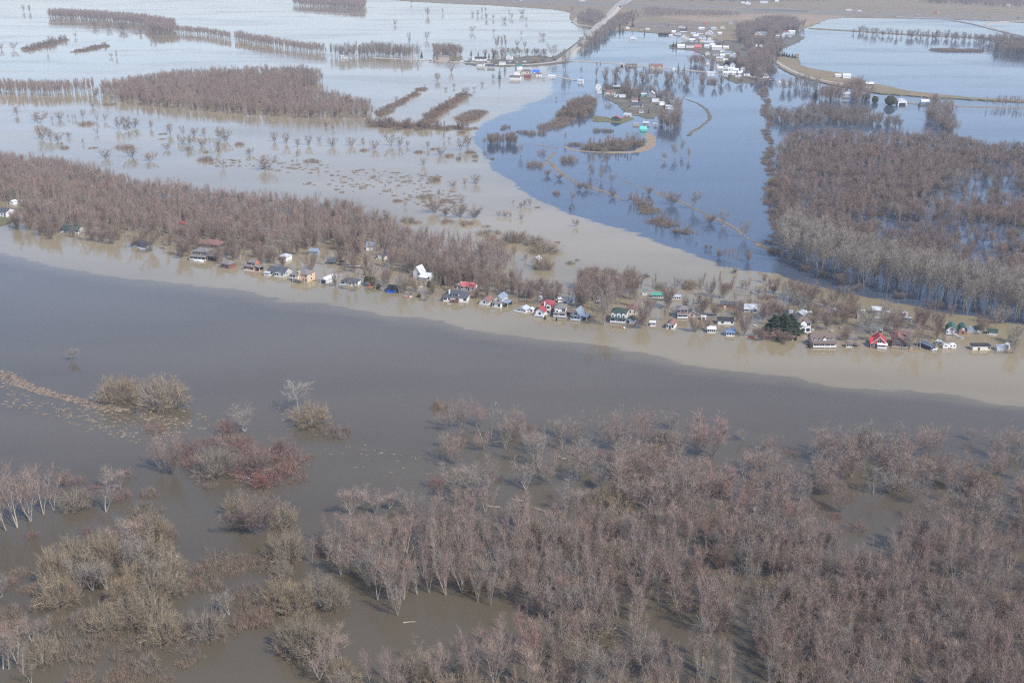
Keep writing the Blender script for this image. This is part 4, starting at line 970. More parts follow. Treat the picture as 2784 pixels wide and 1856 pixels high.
# -- gazebos, pergola, trampoline
def pavilion(c, u, v, w, h, roofm, postm, label, n=6, name='gazebo', rh=.9, closed=False, flat=False):
    r = thing(name, gS(c, u, v), label, name, None, 0)
    for k in range(n):
        a = 2 * math.pi * (k + .5) / n; x, y = w / 2 * math.cos(a), w / 2 * math.sin(a); b = MB(); b.box(x - .07, x + .07, y - .07, y + .07, -.6, h, postm); b.build('post', r)
    b = MB()
    if closed: b.disc((0, 0), w / 2 * .93, -.6, h * .5, n, TRIM)
    else: b.disc((0, 0), w / 2 * .93, -.1, .1, n, DECK)
    b.build('railing' if closed else 'deck', r)
    b = MB(); q = w / 2 + .3
    V = [(q * math.cos(2 * math.pi * (k + .5) / n), q * math.sin(2 * math.pi * (k + .5) / n), h) for k in range(n)]
    if flat: b.disc((0, 0), q, h, h + .25, n, roofm)
    else: b.add(V + [(0, 0, h + rh)], [tuple(range(n))[::-1]] + [(k, (k + 1) % n, n) for k in range(n)], roofm)
    b.build('roof', r)
    KEEP_OUT.append((*r.location.xy, 4))
    return r
pavilion('C', 1705, 470, 4.2, 1.9, ROOFS['black'], WALLS['dark'], 'black flat-topped pergola standing in tan water', 4, 'pergola', flat=True)
pavilion('J', 2162, 945, 2.8, 1.1, ROOFS['brown'], WALLS['dark'], 'dark brown gazebo right of the small brown-roofed kiosk')
pavilion('K', 1875, 335, 3.0, 1.4, ROOFS['pale'], WALLS['grey'], 'grey hexagonal gazebo by the dark back channel', 6, closed=True)
r = thing('trampoline', gS('K', 1855, 640), 'round black trampoline with net standing in the water', 'trampoline')
b = MB(); b.disc((0, 0), 1.4, .35, .42, 14, ROOFS['black']); b.build('mat', r)
b = MB(); b.disc((0, 0), 1.42, .42, 1.3, 14, ROOFS['slate']); b.build('net', r)
for k in range(4): a = k * math.pi / 2 + .4; b = MB(); b.tube([(1.35 * math.cos(a), 1.35 * math.sin(a), -.6), (1.35 * math.cos(a), 1.35 * math.sin(a), .4)], [.04, .04], 5, METAL); b.build('leg', r)
# -- motorhomes, campers, boats, cars
def rounded(b, x0, x1, y0, y1, z0, z1, m, c=.28):
    b.prism([(x0 + c * .4, z0), (x1 - c * .4, z0), (x1, z0 + c * .6), (x1, z1 - c), (x1 - c, z1), (x0 + c, z1), (x0, z1 - c), (x0, z0 + c * .6)], y0, y1, 'y', m)
def camper(p, L, h, yaw, label, cat='camper', name='camper_trailer', body=None):
    r = thing(name, p, label, cat, None, yaw); body = body or TRIM
    b = MB(); rounded(b, -L / 2, L / 2, 0, 2.2, .12, h, body); b.build('body', r)
    for x in (-.28, .12, .36):
        q = link('window', opening('w', .7, .5), r); q.location = (x * L, 0, h * .55)
    b = MB(); b.box(-.18 * L, .1 * L, .3, 1.9, h, h + .18, CHROME); b.build('roof_vent', r)
    for x in (-.05 * L, .1 * L):
        b = MB(); V, F = tube([(x, -.04, .1), (x, .2, .1)], [.34, .34], 10); b.add(V, F + [tuple(range(10))], TYRE); b.build('wheel', r)
    KEEP_OUT.append((p.x, p.y, 4.5)); return r
camper(gS('L', 1160, 865), 6.0, 1.9, 0, 'long rounded white camper near the shore right of the navy cabin')
camper(gS('L', 985, 805), 3.0, 1.7, -35, 'short white camper just behind the navy cabin')
camper(gS('K', 1840, 428), 3.6, 1.8, -6, 'left of two white campers below the grey gazebo')
camper(gS('K', 1945, 436), 2.6, 1.8, -6, 'right and boxier of two white campers below the grey gazebo')
camper(gS('J', 1340, 440), 2.9, 1.5, 0, 'white motorhome behind the three-door garage house', 'motorhome', 'motorhome')
camper(gS('J', 1425, 446), 1.7, 1.2, -15, 'small white van right of the white motorhome', 'van', 'van')
camper(gS('F', 1740, 560), 4.6, 1.5, -10, 'long white camper behind a bare tree above the red-roofed houses')
camper(gS('F', 2015, 605), 2.1, 2.4, 12, 'upright white camper with dark roof beside the small lid-roofed cabin')
camper(gS('K', 1205, 300), 2.0, 1.1, -20, 'white pickup camper among trees right of the white bungalow')
camper(gS('K', 1250, 335), 1.4, .9, 10, 'small white cart among trees right of the white bungalow', 'trailer', 'utility_trailer')
camper(gS('K', 1445, 415), 2.0, .9, 5, 'white tarp-covered trailer below the grey flat-roofed cabin', 'trailer', 'utility_trailer')
def boat(p, L, B, yaw, label, hull, deck, cabin=None, cat='boat', name='boat', H=.7):
    r = thing(name, p, label, cat, None, yaw)
    n = 7; V = []
    for k in range(n):
        t = k / (n - 1); x = -L / 2 + L * t; bw = B / 2 * (1 if t < .55 else max(.03, 1 - ((t - .55) / .45) ** 1.8)); sh = H * (1 + .3 * t * t)
        V += [(x, -bw * .65, -.15), (x, -bw, sh), (x, bw, sh), (x, bw * .65, -.15)]
    F = []
    for k in range(n - 1):
        for q in range(4):
            if q == 1: continue
            F.append((4 * k + q, 4 * k + (q + 1) % 4, 4 * k + 4 + (q + 1) % 4, 4 * k + 4 + q)[::-1])
    F += [(0, 1, 2, 3), (4 * n - 4, 4 * n - 1, 4 * n - 2, 4 * n - 3)]
    b = MB(); b.add(V, F, hull); b.build('hull', r)
    V2 = []; F2 = []
    for k in range(n):
        V2 += [(V[4 * k + 1][0], V[4 * k + 1][1] * .92, V[4 * k + 1][2] - .18), (V[4 * k + 2][0], V[4 * k + 2][1] * .92, V[4 * k + 2][2] - .18)]
    for k in range(n - 1): F2.append((2 * k, 2 * k + 2, 2 * k + 3, 2 * k + 1))
    b = MB(); b.add(V2, F2, deck); b.box(-L * .3, -L * .2, -B * .35, B * .35, H * .5, H * .9, deck); b.box(L * .02, L * .1, -B * .38, B * .38, H * .5, H * .9, deck); b.build('deck', r)
    if cabin:
        b = MB(); b.prism([(-L * .12, H * .7), (L * .2, H * .7), (L * .1, H + cabin), (-L * .12, H + cabin)], -B * .36, B * .36, 'y', TRIM); cb = b.build('cabin', r)
        b = MB(); b.box(-L * .08, L * .1, -B * .37, -B * .362, H + cabin * .4, H + cabin * .8, GLASS); b.box(-L * .125, -L * .121, -B * .3, B * .3, H + cabin * .4, H + cabin * .8, GLASS); b.build('window', cb)
    return r
Wm, Gm = TRIM, CHROME
boat(gS('B', 1300, 655), 5.5, 2.2, -8, 'white motorboat moored before the two-storey brown house', Wm, WALLS['cream'], .5)
boat(gS('A', 1130, 372), 4.5, 2.6, -70, 'white cabin boat afloat beside the tiny white shed at left', Wm, WALLS['cream'], 1.1)
boat(gS('E', 850, 985), 2.9, 1.3, -10, 'red and white boat lying in front of the left cottages', WALLS['red'], Wm, None, H=.45)
boat(gS('E', 918, 982), 1.4, 1.0, -5, 'small white dinghy touching the red and white boat', Wm, WALLS['cream'], None, 'dinghy', 'dinghy', H=.4)
boat(gS('E', 1720, 698), 2.2, .9, -25, 'white rowing boat afloat above the pink-roofed ranch house', Wm, WALLS['tan'], None, 'rowing boat', 'rowing_boat', H=.4)
boat(gS('F', 2085, 620), 3.0, 1.4, 70, 'dark grey covered boat behind the white two-storey houses', Gm, ROOFS['slate'], None, H=.6)
boat(gS('I', 1196, 362), 1.3, .7, -10, 'small orange boat beside the teal boat', M_('orange_hull', (.55, .2, .07)), WALLS['tan'], None, H=.4)
boat(gS('I', 1245, 366), 1.6, .8, 25, 'small teal boat beside the orange boat', M_('teal_hull', (.05, .42, .42)), WALLS['turq'], None, H=.45)
boat(gS('I', 820, 460), 2.6, 1.0, -15, 'dark half-sunk boat under the pinkish tree in the middle right', Gm, ROOFS['slate'], None, H=.4)
boat(gS('I', 565, 358), 2.3, .9, 15, 'dark olive punt drifting left of the green-roofed trailer', M_('olive_hull', (.10, .09, .05)), LOG, None, 'punt', 'punt', H=.35)
boat(gS('J', 490, 808), 3.0, 1.2, -35, 'dark red canoe lying beside a small bare tree', M_('dark_red_hull', (.28, .04, .05)), WALLS['red'], None, 'canoe', 'canoe', H=.45)
boat(gS('J', 562, 630), 2.3, .9, -55, 'white skiff drifting above the dark red canoe', Wm, WALLS['cream'], None, 'skiff', 'skiff', H=.45)
boat(gS('L', 1330, 690), 3.2, 1.4, -50, 'white pontoon boat in front of the red-brown gambrel barn', Wm, CHROME, None, 'pontoon boat', 'pontoon_boat', H=.45)
boat(gS('J', 1470, 685), 1.6, .8, 20, 'small white rowing boat right of the three-door garage house', Wm, LOG, None, 'rowing boat', 'rowing_boat', H=.35)
boat(gS('F', 235, 632), 1.8, .9, 15, 'grey dinghy below the dormered grey house', Gm, CHROME, None, 'dinghy', 'dinghy', H=.45)
def raft(p, L, B, yaw, label, m, name='floating_dock', cat='dock', h=.18, planks=6):
    r = thing(name, p, label, cat, None, yaw)
    b = MB()
    for k in range(planks):
        x = -L / 2 + L * k / planks; b.box(x, x + L / planks * .88, -B / 2, B / 2, h * .4, h, m)
    b.build('planks', r)
    b = MB()
    for y in (-B * .4, B * .4): b.box(-L / 2, L / 2, y - .1, y + .1, -.2, h * .38, LOG)
    b.build('floats', r); return r
raft(gS('C', 1908, 490), 6.4, 1.6, -3, 'long white floating dock slab right of the black pergola', TRIM)
raft(gS('C', 350, 585), 5.0, 2.2, 12, 'reddish deck raft at the right corner of the orange cottage', M_('pink_deck', (.40, .26, .21), var=.15))
raft(gS('C', 1305, 720), 4.6, .8, 22, 'narrow brown gangway left of the white metal garage', LOG)
raft(gS('G', 1190, 690), 2.6, 1.0, 0, 'grey square float beside the blue-grey gabled house', DECK)
raft(gS('I', 1225, 805), 4.2, .9, -48, 'dark slanting gangway in front of the pinkish cottage', CHROME)
raft(gS('J', 1575, 430), 4.4, .5, -62, 'long dark plank walkway adrift left of the white bungalow', LOG)
raft(gS('K', 2000, 908), 3.0, 1.5, -22, 'stack of timber pallets afloat beside the bare tree clump', M_('fresh_timber', (.42, .26, .14), var=.2))
raft(gS('L', 1110, 465), 5.5, .8, -3, 'long pale floating dock behind the green gambrel cottage', M_('pale_timber', (.50, .38, .30), var=.15))
raft(gS('L', 960, 528), 4.2, .5, 0, 'thin grey jetty left of the green gambrel cottage', CHROME)
raft(gS('F', 930, 735), 2.4, 1.4, -5, 'grey swim raft in front of the tall cream cottage', CHROME)
raft(gS('J', 1610, 575), 6.5, .4, -2, 'left stretch of dark log boom behind the garage house', LOG, 'log_boom', 'log boom', .3, 3)
raft(gS('J', 1800, 585), 5.5, .4, -3, 'right stretch of dark log boom behind the garage house', LOG, 'log_boom', 'log boom', .3, 3)
raft(gS('I', 1620, 565), 5.0, .3, -6, 'left stretch of dark log boom above the flat black roof', LOG, 'log_boom', 'log boom', .3, 3)
raft(gS('I', 1850, 603), 7.0, .3, -7, 'right stretch of dark log boom above the flat black roof', LOG, 'log_boom', 'log boom', .3, 3)
raft(gS('J', 1925, 665), 1.5, 1.2, 0, 'square grey float with a crate right of the garage house', CHROME, h=.7)
raft(gS('J', 1762, 712), 1.9, 1.2, 15, 'drifting picnic table right of the garage house', WALLS['tan'], 'picnic_table', 'picnic table', .5)
raft(gS('G', 1705, 770), 1.2, 1.4, 10, 'small orange pedal float before the big green-roofed house', WALLS['orange'], h=.3)
raft(gS('G', 1745, 778), 1.0, .9, 30, 'small white pedal float before the big green-roofed house', TRIM, h=.5)
raft(gS('A', 60, 490), 3.4, 2.4, -10, 'tan jetty at the lawn of the leftmost house', WALLS['tan'])
raft(gS('E', 1110, 835), 4.8, .4, -4, 'white railing afloat before the white gabled house', TRIM, 'floating_fence', 'fence', .3, 2)
def pole(p, h, label, arm=True, m=WOODP):
    r = thing('utility_pole', p, label, 'utility pole')
    b = MB(); b.tube([(0, 0, -.6), (0, 0, h)], [.14, .09], 6, m); b.build('post', r)
    if arm: b = MB(); b.box(-.8, .8, -.06, .06, h - .7, h - .55, m); b.build('crossarm', r)
    return r
for c, u, vb, vt, lab in (('A', 138, 335, 150, 'pale utility pole left of the shore trees at far left'), ('A', 1086, 480, 345, 'white pole in front of the white cabin boat'), ('B', 1972, 690, 538, 'pale utility pole between the brick cottage and the orange cottage'),
                          ('B', 685, 255, 140, 'thin pole among trees behind the navy-roofed bungalow'), ('C', 940, 510, 430, 'pole left of the peach house'), ('F', 1325, 620, 460, 'pole in open water left of the white trailer cottage'), ('G', 2285, 690, 480, 'thin pole right of the bare tree beside the booth'),
                          ('I', 1290, 370, 280, 'pole right of the teal boat'), ('I', 1705, 385, 240, 'dark pole at the edge of the sapling thicket'), ('N', 1585, 640, 545, 'white pole at the end of the village causeway'), ('I', 740, 650, 500, 'white-topped pole behind the small booth'),
                          ('O', 703, 930, 560, 'tall pole beside the dark green house with red roof'), ('O', 1355, 660, 470, 'left pole in front of the white lower-village houses'), ('O', 1465, 690, 520, 'right pole in front of the white lower-village houses'),
                          ('O', 2120, 270, 190, 'pole left of the small red tent'), ('Q', 1840, 1160, 1010, 'pole right of the small red tent'), ('N', 105, 400, 310, 'pole near the white vans on the village road'), ('L', 1640, 700, 640, 'pole right of the red-brown gambrel barn')):
    p = gS(c, u, vb); sx, sy = sS(c, u, vt); pole(p, max(3, height_at(p, sx, sy)), lab, arm=c in 'ABCN')
# goal frame and posts
r = thing('swing_frame', gS('F', 1455, 482), 'dark empty swing frame standing in the water', 'swing frame')
b = MB()
for x in (-1, 1): b.tube([(x, 0, -.5), (x, 0, 1.2)], [.06, .06], 5, WALLS['dark'])
b.tube([(-1.05, 0, 1.2), (1.05, 0, 1.2)], [.06, .06], 5, WALLS['dark']); b.build('frame', r)

# -- the villages further off
FAR = [  # sheet u v  width px  depth m  height m  roof  rise  yaw  wall roof windows  label
 ('N', 390, 395, 165, 9, 3.6, 'gx', 2.2, -4, 'white', 'black', 'w.w.w.', 'long white village building with black roof'),
 ('N', 280, 378, 56, 7, 4.0, 'flat', .3, -4, 'white', 'white', '', 'white flat annex block left of the long black-roofed building'),
 ('N', 388, 475, 112, 8, 3.4, 'gx', 2.4, -8, 'white', 'grey', 'w.w', 'white house with grey roof in front of the long black-roofed building'),
 ('N', 556, 498, 108, 7, 2.4, 'gx', 1.8, -2, 'grey', 'navy', 'ww', 'grey house with navy roof right of the white grey-roofed house'),
 ('N', 735, 458, 88, 7, 3.6, 'flat', .3, -6, 'white', 'white', '', 'white windowless box building by the village road'),
 ('N', 845, 372, 90, 9, 4.6, 'gy', 4.2, -12, 'white', 'seagreen', '.w.', 'tall white gabled house with sea-green roof edge'),
 ('N', 1015, 520, 84, 8, 3.6, 'gx', 2.8, 28, 'white', 'green', 'w.', 'white gabled house with green roof above the water'),
 ('N', 1115, 592, 150, 9, 2.8, 'hip', 2.2, -10, 'cream', 'brown', 'w.Ww', 'cream house with brown hip roof above the water'),
 ('N', 1278, 600, 104, 8, 2.2, 'gx', 3.0, 0, 'white', 'vivid', 'w.w', 'white cottage with vivid blue roof'),
 ('N', 938, 690, 158, 10, 3.0, 'gx', 1.8, -10, 'white', 'brown', '', 'large white barn with brown roof mirrored in the pale flood'),
 ('N', 972, 618, 88, 7, 2.6, 'dome', 1.6, 0, 'white', 'pale', '', 'pale domed shed behind the large white brown-roofed barn'),
 ('N', 1140, 655, 95, 6, 2.4, 'gx', 1.4, -8, 'maroon', 'redbrown', 'w.', 'dark maroon hut by the water below the cream house'),
 ('N', 1237, 630, 70, 6, 2.6, 'gy', 1.6, -10, 'grey', 'pale', '', 'small grey gabled shed below the blue roof'),
 ('N', 1318, 632, 84, 6, 2.6, 'gx', 1.2, -6, 'white', 'brown', 'w', 'small white house right of the small grey gabled shed'),
 ('N', 1524, 658, 104, 6, 2.2, 'gx', 1.0, -12, 'white', 'white', '', 'low white building at the village causeway'),
 ('N', 1398, 685, 50, 4, 1.6, 'flat', .2, -4, 'grey', 'grey', '', 'tiny grey hut left of the low white causeway building'),
 ('N', 1986, 748, 84, 7, 3.0, 'gx', 1.8, -12, 'white', 'pale', 'ww', 'white house alone past the end of the narrow lane'),
 ('M', 90, 580, 90, 8, 2.4, 'gx', 2.2, 0, 'white', 'white', '', 'white-roofed house at the left end of the road trees'),
 ('M', 1680, 600, 150, 8, 3.4, 'gx', 1.8, -4, 'tan', 'grey', 'w.w', 'tan brick house with grey roof at the left of the village'),
 ('M', 2110, 610, 75, 7, 3.4, 'flat', .3, -4, 'grey', 'white', '', 'greyish block left of the long black-roofed building'),
 ('O', 512, 392, 84, 7, 5.4, 'gy', 2.4, 0, 'white', 'white', 'w.w/.w.', 'tall white house at the left of the lower village'),
 ('O', 526, 436, 60, 4, 1.6, 'flat', .3, -4, 'white', 'white', '', 'small white shed in front of the tall white lower-village house'),
 ('O', 795, 372, 110, 8, 3.0, 'flat', .35, -12, 'dark', 'white', 'G', 'dark carport with flat white roof at the back of the lower village'),
 ('O', 690, 458, 150, 8, 2.8, 'hip', 2.0, -10, 'cream', 'redbrown', 'w.Ww', 'lower-village house with dark red-brown hip roof'),
 ('O', 800, 496, 76, 5, 2.4, 'flat', .3, -6, 'white', 'pale', 'w.', 'pale blue-white trailer in front of the red-brown roofed house'),
 ('O', 893, 505, 94, 5, 2.8, 'flat', .2, -2, 'white', 'white', '', 'white box trailer right of the pale blue-white trailer'),
 ('O', 1236, 490, 76, 6, 2.4, 'gx', 1.4, -6, 'turq', 'pale', '', 'pale turquoise shed in the middle of the lower village'),
 ('O', 1345, 500, 120, 9, 3.4, 'gy', 2.8, -18, 'grey', 'pale', 'w.', 'grey house with large pale gable roof in the lower village'),
 ('O', 1425, 578, 104, 6, 3.4, 'flat', .3, -2, 'white', 'pale', '', 'white rectangular building mirrored in the water of the lower village'),
 ('O', 1532, 630, 84, 8, 3.0, 'flat', .35, 18, 'white', 'white', '', 'white slanted-roof building right of the white rectangular one'),
 ('O', 1645, 692, 112, 7, 2.8, 'gx', 1.2, -10, 'white', 'pale', 'w.w', 'white bungalow at the right edge of the lower village'),
 ('O', 1120, 660, 170, 8, 2.6, 'gx', 2.4, -14, 'grey', 'slate', 'w..W', 'grey bungalow with slate roof in the lower village'),
 ('O', 1086, 585, 84, 6, 2.8, 'gx', 1.6, -10, 'white', 'redbrown', '.', 'small white house with red-brown roof behind the slate-roofed grey bungalow'),
 ('O', 785, 882, 136, 6, 2.8, 'gy', 2.0, -22, 'green', 'bright', 'w.w', 'dark green house with bright red roof on a tan lawn'),
 ('O', 970, 815, 106, 6, 2.2, 'gx', 1.4, -12, 'white', 'pale', 'ww', 'white cabin with red base beside the dark green house'),
 ('O', 1235, 1040, 92, 4, 1.2, 'shed', 2.8, 0, 'turq', 'turq', '', 'turquoise-roofed shed at the tip of the lower village'),
 ('O', 1268, 950, 84, 6, 2.2, 'gx', 1.4, -14, 'grey', 'pale', 'w.', 'small grey house behind the turquoise-roofed shed'),
 ('O', 1110, 952, 86, 4, 1.8, 'flat', .3, -4, 'tan', 'pale', '', 'beige trailer left of the turquoise-roofed shed'),
 ('O', 1195, 752, 62, 5, 2.2, 'gx', 1.2, -6, 'white', 'grey', 'w', 'small pale house below the slate-roofed grey bungalow'),
 ('O', 1420, 965, 50, 5, 2.0, 'gx', 1.0, -6, 'white', 'white', '', 'small white hut among trees right of the turquoise-roofed shed'),
 ('Q', 480, 405, 100, 12, .6, 'dome', 4.2, 0, 'white', 'white', 'G', 'white domed greenhouse tunnel standing in blue water'),
 ('Q', 390, 238, 50, 6, 3.4, 'gy', 2.2, 0, 'white', 'white', '.w.', 'small white gabled house mirrored beside the very tall spruce'),
 ('Q', 612, 255, 58, 6, 2.2, 'gx', 1.6, 0, 'pink', 'brown', '', 'small pinkish shed with brown roof at the back water'),
 ('Q', 712, 248, 64, 5, 3.0, 'flat', .3, 0, 'white', 'white', '', 'white box trailer right of the pinkish shed'),
 ('Q', 1282, 288, 106, 8, 3.0, 'gx', 2.6, -2, 'white', 'black', 'w.w', 'white house with black roof at the left of the white village'),
 ('Q', 1245, 222, 84, 8, 3.0, 'gy', 2.4, -20, 'white', 'pinkred', 'w', 'white house with pinkish-red side behind the black-roofed one'),
 ('Q', 1190, 332, 74, 6, 2.8, 'gy', 1.8, -20, 'white', 'pale', '', 'pale gabled hut in front of the black-roofed white house'),
 ('Q', 1078, 350, 56, 5, 2.0, 'gx', 1.0, -6, 'white', 'white', '', 'low white shed at the end of the evergreen row'),
 ('Q', 1440, 335, 72, 7, 3.0, 'gx', 1.8, -4, 'grey', 'pale', 'w', 'grey house left of the long pale village houses'),
 ('Q', 1532, 318, 112, 7, 3.0, 'gx', 2.0, -8, 'white', 'grey', 'w.w', 'white house with long grey roof left of the bright white gable'),
 ('Q', 1685, 330, 104, 9, 4.2, 'gy', 3.6, -22, 'white', 'white', '.w.', 'bright white gabled house at the back of the village'),
 ('Q', 1590, 400, 124, 8, 3.4, 'gx', 2.4, -6, 'white', 'bluegrey', 'w.W', 'white twin-gabled house with blue roof'),
 ('Q', 1590, 450, 90, 7, 3.2, 'gy', 2.0, -6, 'cream', 'tan', 'ww', 'cream house in front of the white twin-gabled house'),
 ('Q', 1690, 475, 140, 8, 2.6, 'gx', 2.6, -12, 'grey', 'pale', '', 'house with broad pale grey roof below the twin-gabled house'),
 ('Q', 1815, 575, 140, 9, 4.6, 'gx', 2.6, -12, 'white', 'white', 'w.w.w/.w.w.', 'large bright white two-storey house in the village middle'),
 ('Q', 1245, 538, 106, 8, 3.4, 'gx', 2.6, 0, 'white', 'white', '..', 'white barn with pale roof at the village waterfront'),
 ('Q', 1512, 552, 100, 7, 3.0, 'gx', 3.6, -6, 'rust', 'pinkred', 'W', 'brick-red barn at the village waterfront'),
 ('Q', 1392, 535, 122, 6, 2.8, 'flat', .35, -4, 'white', 'white', '', 'long white low building between white barn and brick-red barn'),
 ('Q', 1995, 640, 96, 7, 3.0, 'gx', 2.0, -8, 'white', 'bluegrey', 'w.w', 'white house with blue-grey roof right of the bright two-storey house'),
 ('Q', 2072, 695, 120, 9, 3.4, 'gy', 3.6, -18, 'white', 'white', '', 'white A-shaped house above the two dark pines'),
 ('Q', 1856, 755, 90, 7, 5.0, 'gx', 1.4, -4, 'tan', 'pale', 'w/w', 'tan two-storey house in the village trees'),
 ('Q', 2066, 852, 78, 7, 3.6, 'gy', 2.6, -10, 'white', 'white', 'w', 'white gabled house between the two dark pines'),
 ('Q', 2045, 908, 100, 7, 3.2, 'gx', 2.0, -6, 'white', 'white', 'w.', 'white house below the two dark pines'),
 ('Q', 2020, 968, 184, 7, 2.6, 'gx', 1.8, -4, 'white', 'white', 'w.w.w', 'wide white house at the village right by the road'),
 ('Q', 1720, 978, 118, 7, 3.4, 'gx', 1.6, -4, 'white', 'pale', 'w.w.w', 'white bungalow mirrored beside the road near the red tent'),
 ('Q', 2296, 980, 92, 7, 3.0, 'gx', 2.2, 10, 'white', 'navy', 'w.', 'white house with dark roof at the end of the village road'),
 ('Q', 2168, 1028, 100, 6, 2.4, 'gx', 1.4, -4, 'tan', 'pale', 'w.', 'tan bungalow at the flooded right end of the village'),
 ('Q', 1960, 1002, 54, 5, 2.4, 'gy', 1.4, -4, 'white', 'white', '', 'tiny white shed left of the wide white road house'),
 ('Q', 842, 872, 196, 8, 3.0, 'gx', 3.6, -2, 'tan', 'redbrown', 'WwW', 'beige house with twin white-trimmed gables at the flooded road'),
 ('Q', 452, 830, 164, 6, 2.0, 'gx', 1.4, -2, 'tan', 'brown', 'w.Ww', 'low beige house left of the twin-gabled beige house'),
 ('Q', 297, 828, 56, 6, 2.8, 'gy', 1.8, 0, 'white', 'white', 'G', 'white garage with arched dark door at the flooded road'),
 ('Q', 1142, 890, 76, 6, 2.2, 'gy', 2.0, 0, 'white', 'white', '.d', 'small white gabled shed right of the twin-gabled beige house'),
 ('Q', 1620, 172, 40, 6, 3.4, 'gx', 2.0, 0, 'rust', 'bright', '', 'small red-roofed house at the back of the village'),
 ('Q', 2040, 155, 64, 7, 3.4, 'gy', 2.2, -10, 'grey', 'pale', '', 'pale grey house in trees at the back right of the village'),
 ('Q', 1665, 800, 44, 4, 2.4, 'flat', .3, 0, 'white', 'white', '', 'tiny white hut among the trees above the road bungalow'),
 ('Q', 1735, 1085, 130, 6, 2.6, 'gx', 1.4, -2, 'brown', 'brown', 'ww.ww', 'low dark brown house with white windows on the flooded shore'),
 ('R', 1045, 335, 88, 8, 3.4, 'gy', 3.0, -24, 'cream', 'pale', '', 'pale gabled house left of the grey gable above the upper water'),
 ('R', 1145, 335, 112, 8, 3.4, 'gx', 2.8, -20, 'white', 'bluegrey', 'w.w', 'white house with blue-grey roof above the upper water'),
 ('R', 1510, 312, 78, 7, 3.2, 'gx', 1.8, -10, 'white', 'redbrown', 'w', 'white house with red-brown roof at the upper waterside'),
 ('R', 1600, 308, 96, 8, 3.8, 'gx', 2.0, -10, 'white', 'white', 'w.w', 'bright white house at the upper waterside'),
 ('R', 1372, 372, 60, 6, 2.8, 'gx', 1.6, -6, 'grey', 'pale', '', 'small grey house below the red-brown waterside house'),
 ('R', 1465, 352, 40, 5, 2.8, 'gx', 1.4, -6, 'white', 'pale', '', 'tiny pale house below the bright white waterside house'),
 ('R', 1040, 520, 32, 5, 3.0, 'dome', 1.6, 0, 'white', 'white', '', 'tiny white round hut in the purple-brown grove'),
 ('R', 1110, 525, 50, 6, 3.0, 'gy', 2.0, -10, 'white', 'pale', 'w', 'small pale gabled house in the purple-brown grove'),
 ('R', 1422, 650, 70, 6, 2.6, 'gx', 1.8, -4, 'white', 'grey', 'w', 'white house behind the row of dark cypress-like trees'),
 ('R', 1690, 682, 50, 5, 4.2, 'flat', .4, -20, 'tan', 'tan', '', 'beige block at the water end of the dark tree row'),
 ('R', 1192, 1052, 80, 6, 2.6, 'gx', 1.4, -6, 'grey', 'pale', 'w.', 'pale house in flooded trees right of the village'),
 ('R', 1415, 1100, 46, 5, 3.0, 'gy', 2.0, -6, 'white', 'white', '', 'narrow white hut in flooded trees right of the village'),
 ('R', 1500, 1118, 72, 6, 2.6, 'gy', 2.0, -10, 'white', 'pale', 'w', 'pale gabled house in flooded trees right of the narrow white hut'),
 ('T', 462, 305, 84, 7, 3.0, 'gx', 1.4, -6, 'white', 'white', '', 'left of two white buildings at the bend of the right-hand road'),
 ('T', 600, 325, 110, 8, 4.0, 'gx', 2.0, -8, 'white', 'white', '', 'right and larger of two white buildings at the bend of the right-hand road'),
 ('T', 600, 610, 105, 7, 3.0, 'gx', 2.0, -6, 'sage', 'pale', 'w.w', 'pale green house below the maroon grove'),
 ('T', 970, 432, 108, 7, 2.0, 'gx', 2.0, -4, 'dark', 'white', '', 'white-roofed shed right of the maroon grove'),
 ('T', 1488, 745, 132, 9, 2.8, 'dome', 3.4, 0, 'white', 'white', 'G', 'round-roofed pale barn mirrored in the right-hand water'),
 ('T', 1855, 735, 112, 8, 2.8, 'gx', 2.2, -10, 'blue', 'white', 'w.', 'pale blue house right of the round-roofed barn'),
]
for c, u, v, wp, d, h, rf_, rh, yaw, wl, rm, win, lab in FAR:
    p = gS(c, u, v); w = wp * ZS * mpp(p) * 1.1
    HOUSE_BOX.append((p.x, p.y, w / 2))
    nm = 'barn' if 'barn' in lab else 'shed' if ('shed' in lab or 'hut' in lab) else 'trailer' if 'trailer' in lab else 'house'
    hs_ = house(c, u, v, w, d * .8, h * 1.08, rf_, rh, yaw, wl, rm, win, lab, cat=nm, name=nm, over=.3)
    if lab.startswith('beige house with twin'):
        for x in (-.28, .28): gable_dormer(hs_, x * w, -.6, 0, w * .36, 4, 2.6, 2.6, WALLS['tan'], ROOFS['redbrown'], True, 'front_gable')
    if 'twin-gabled house with blue' in lab:
        for x in (-.25, .2): gable_dormer(hs_, x * w, -.5, 0, w * .36, 3.5, 2.9, 1.9, WALLS['white'], ROOFS['bluegrey'], True, 'front_gable')
    if 'red base' in lab:
        b = MB(); b.box(-w / 2 - .03, w / 2 + .03, -.06, -.01, -.5, .6, WALLS['red']); b.build('base', hs_)
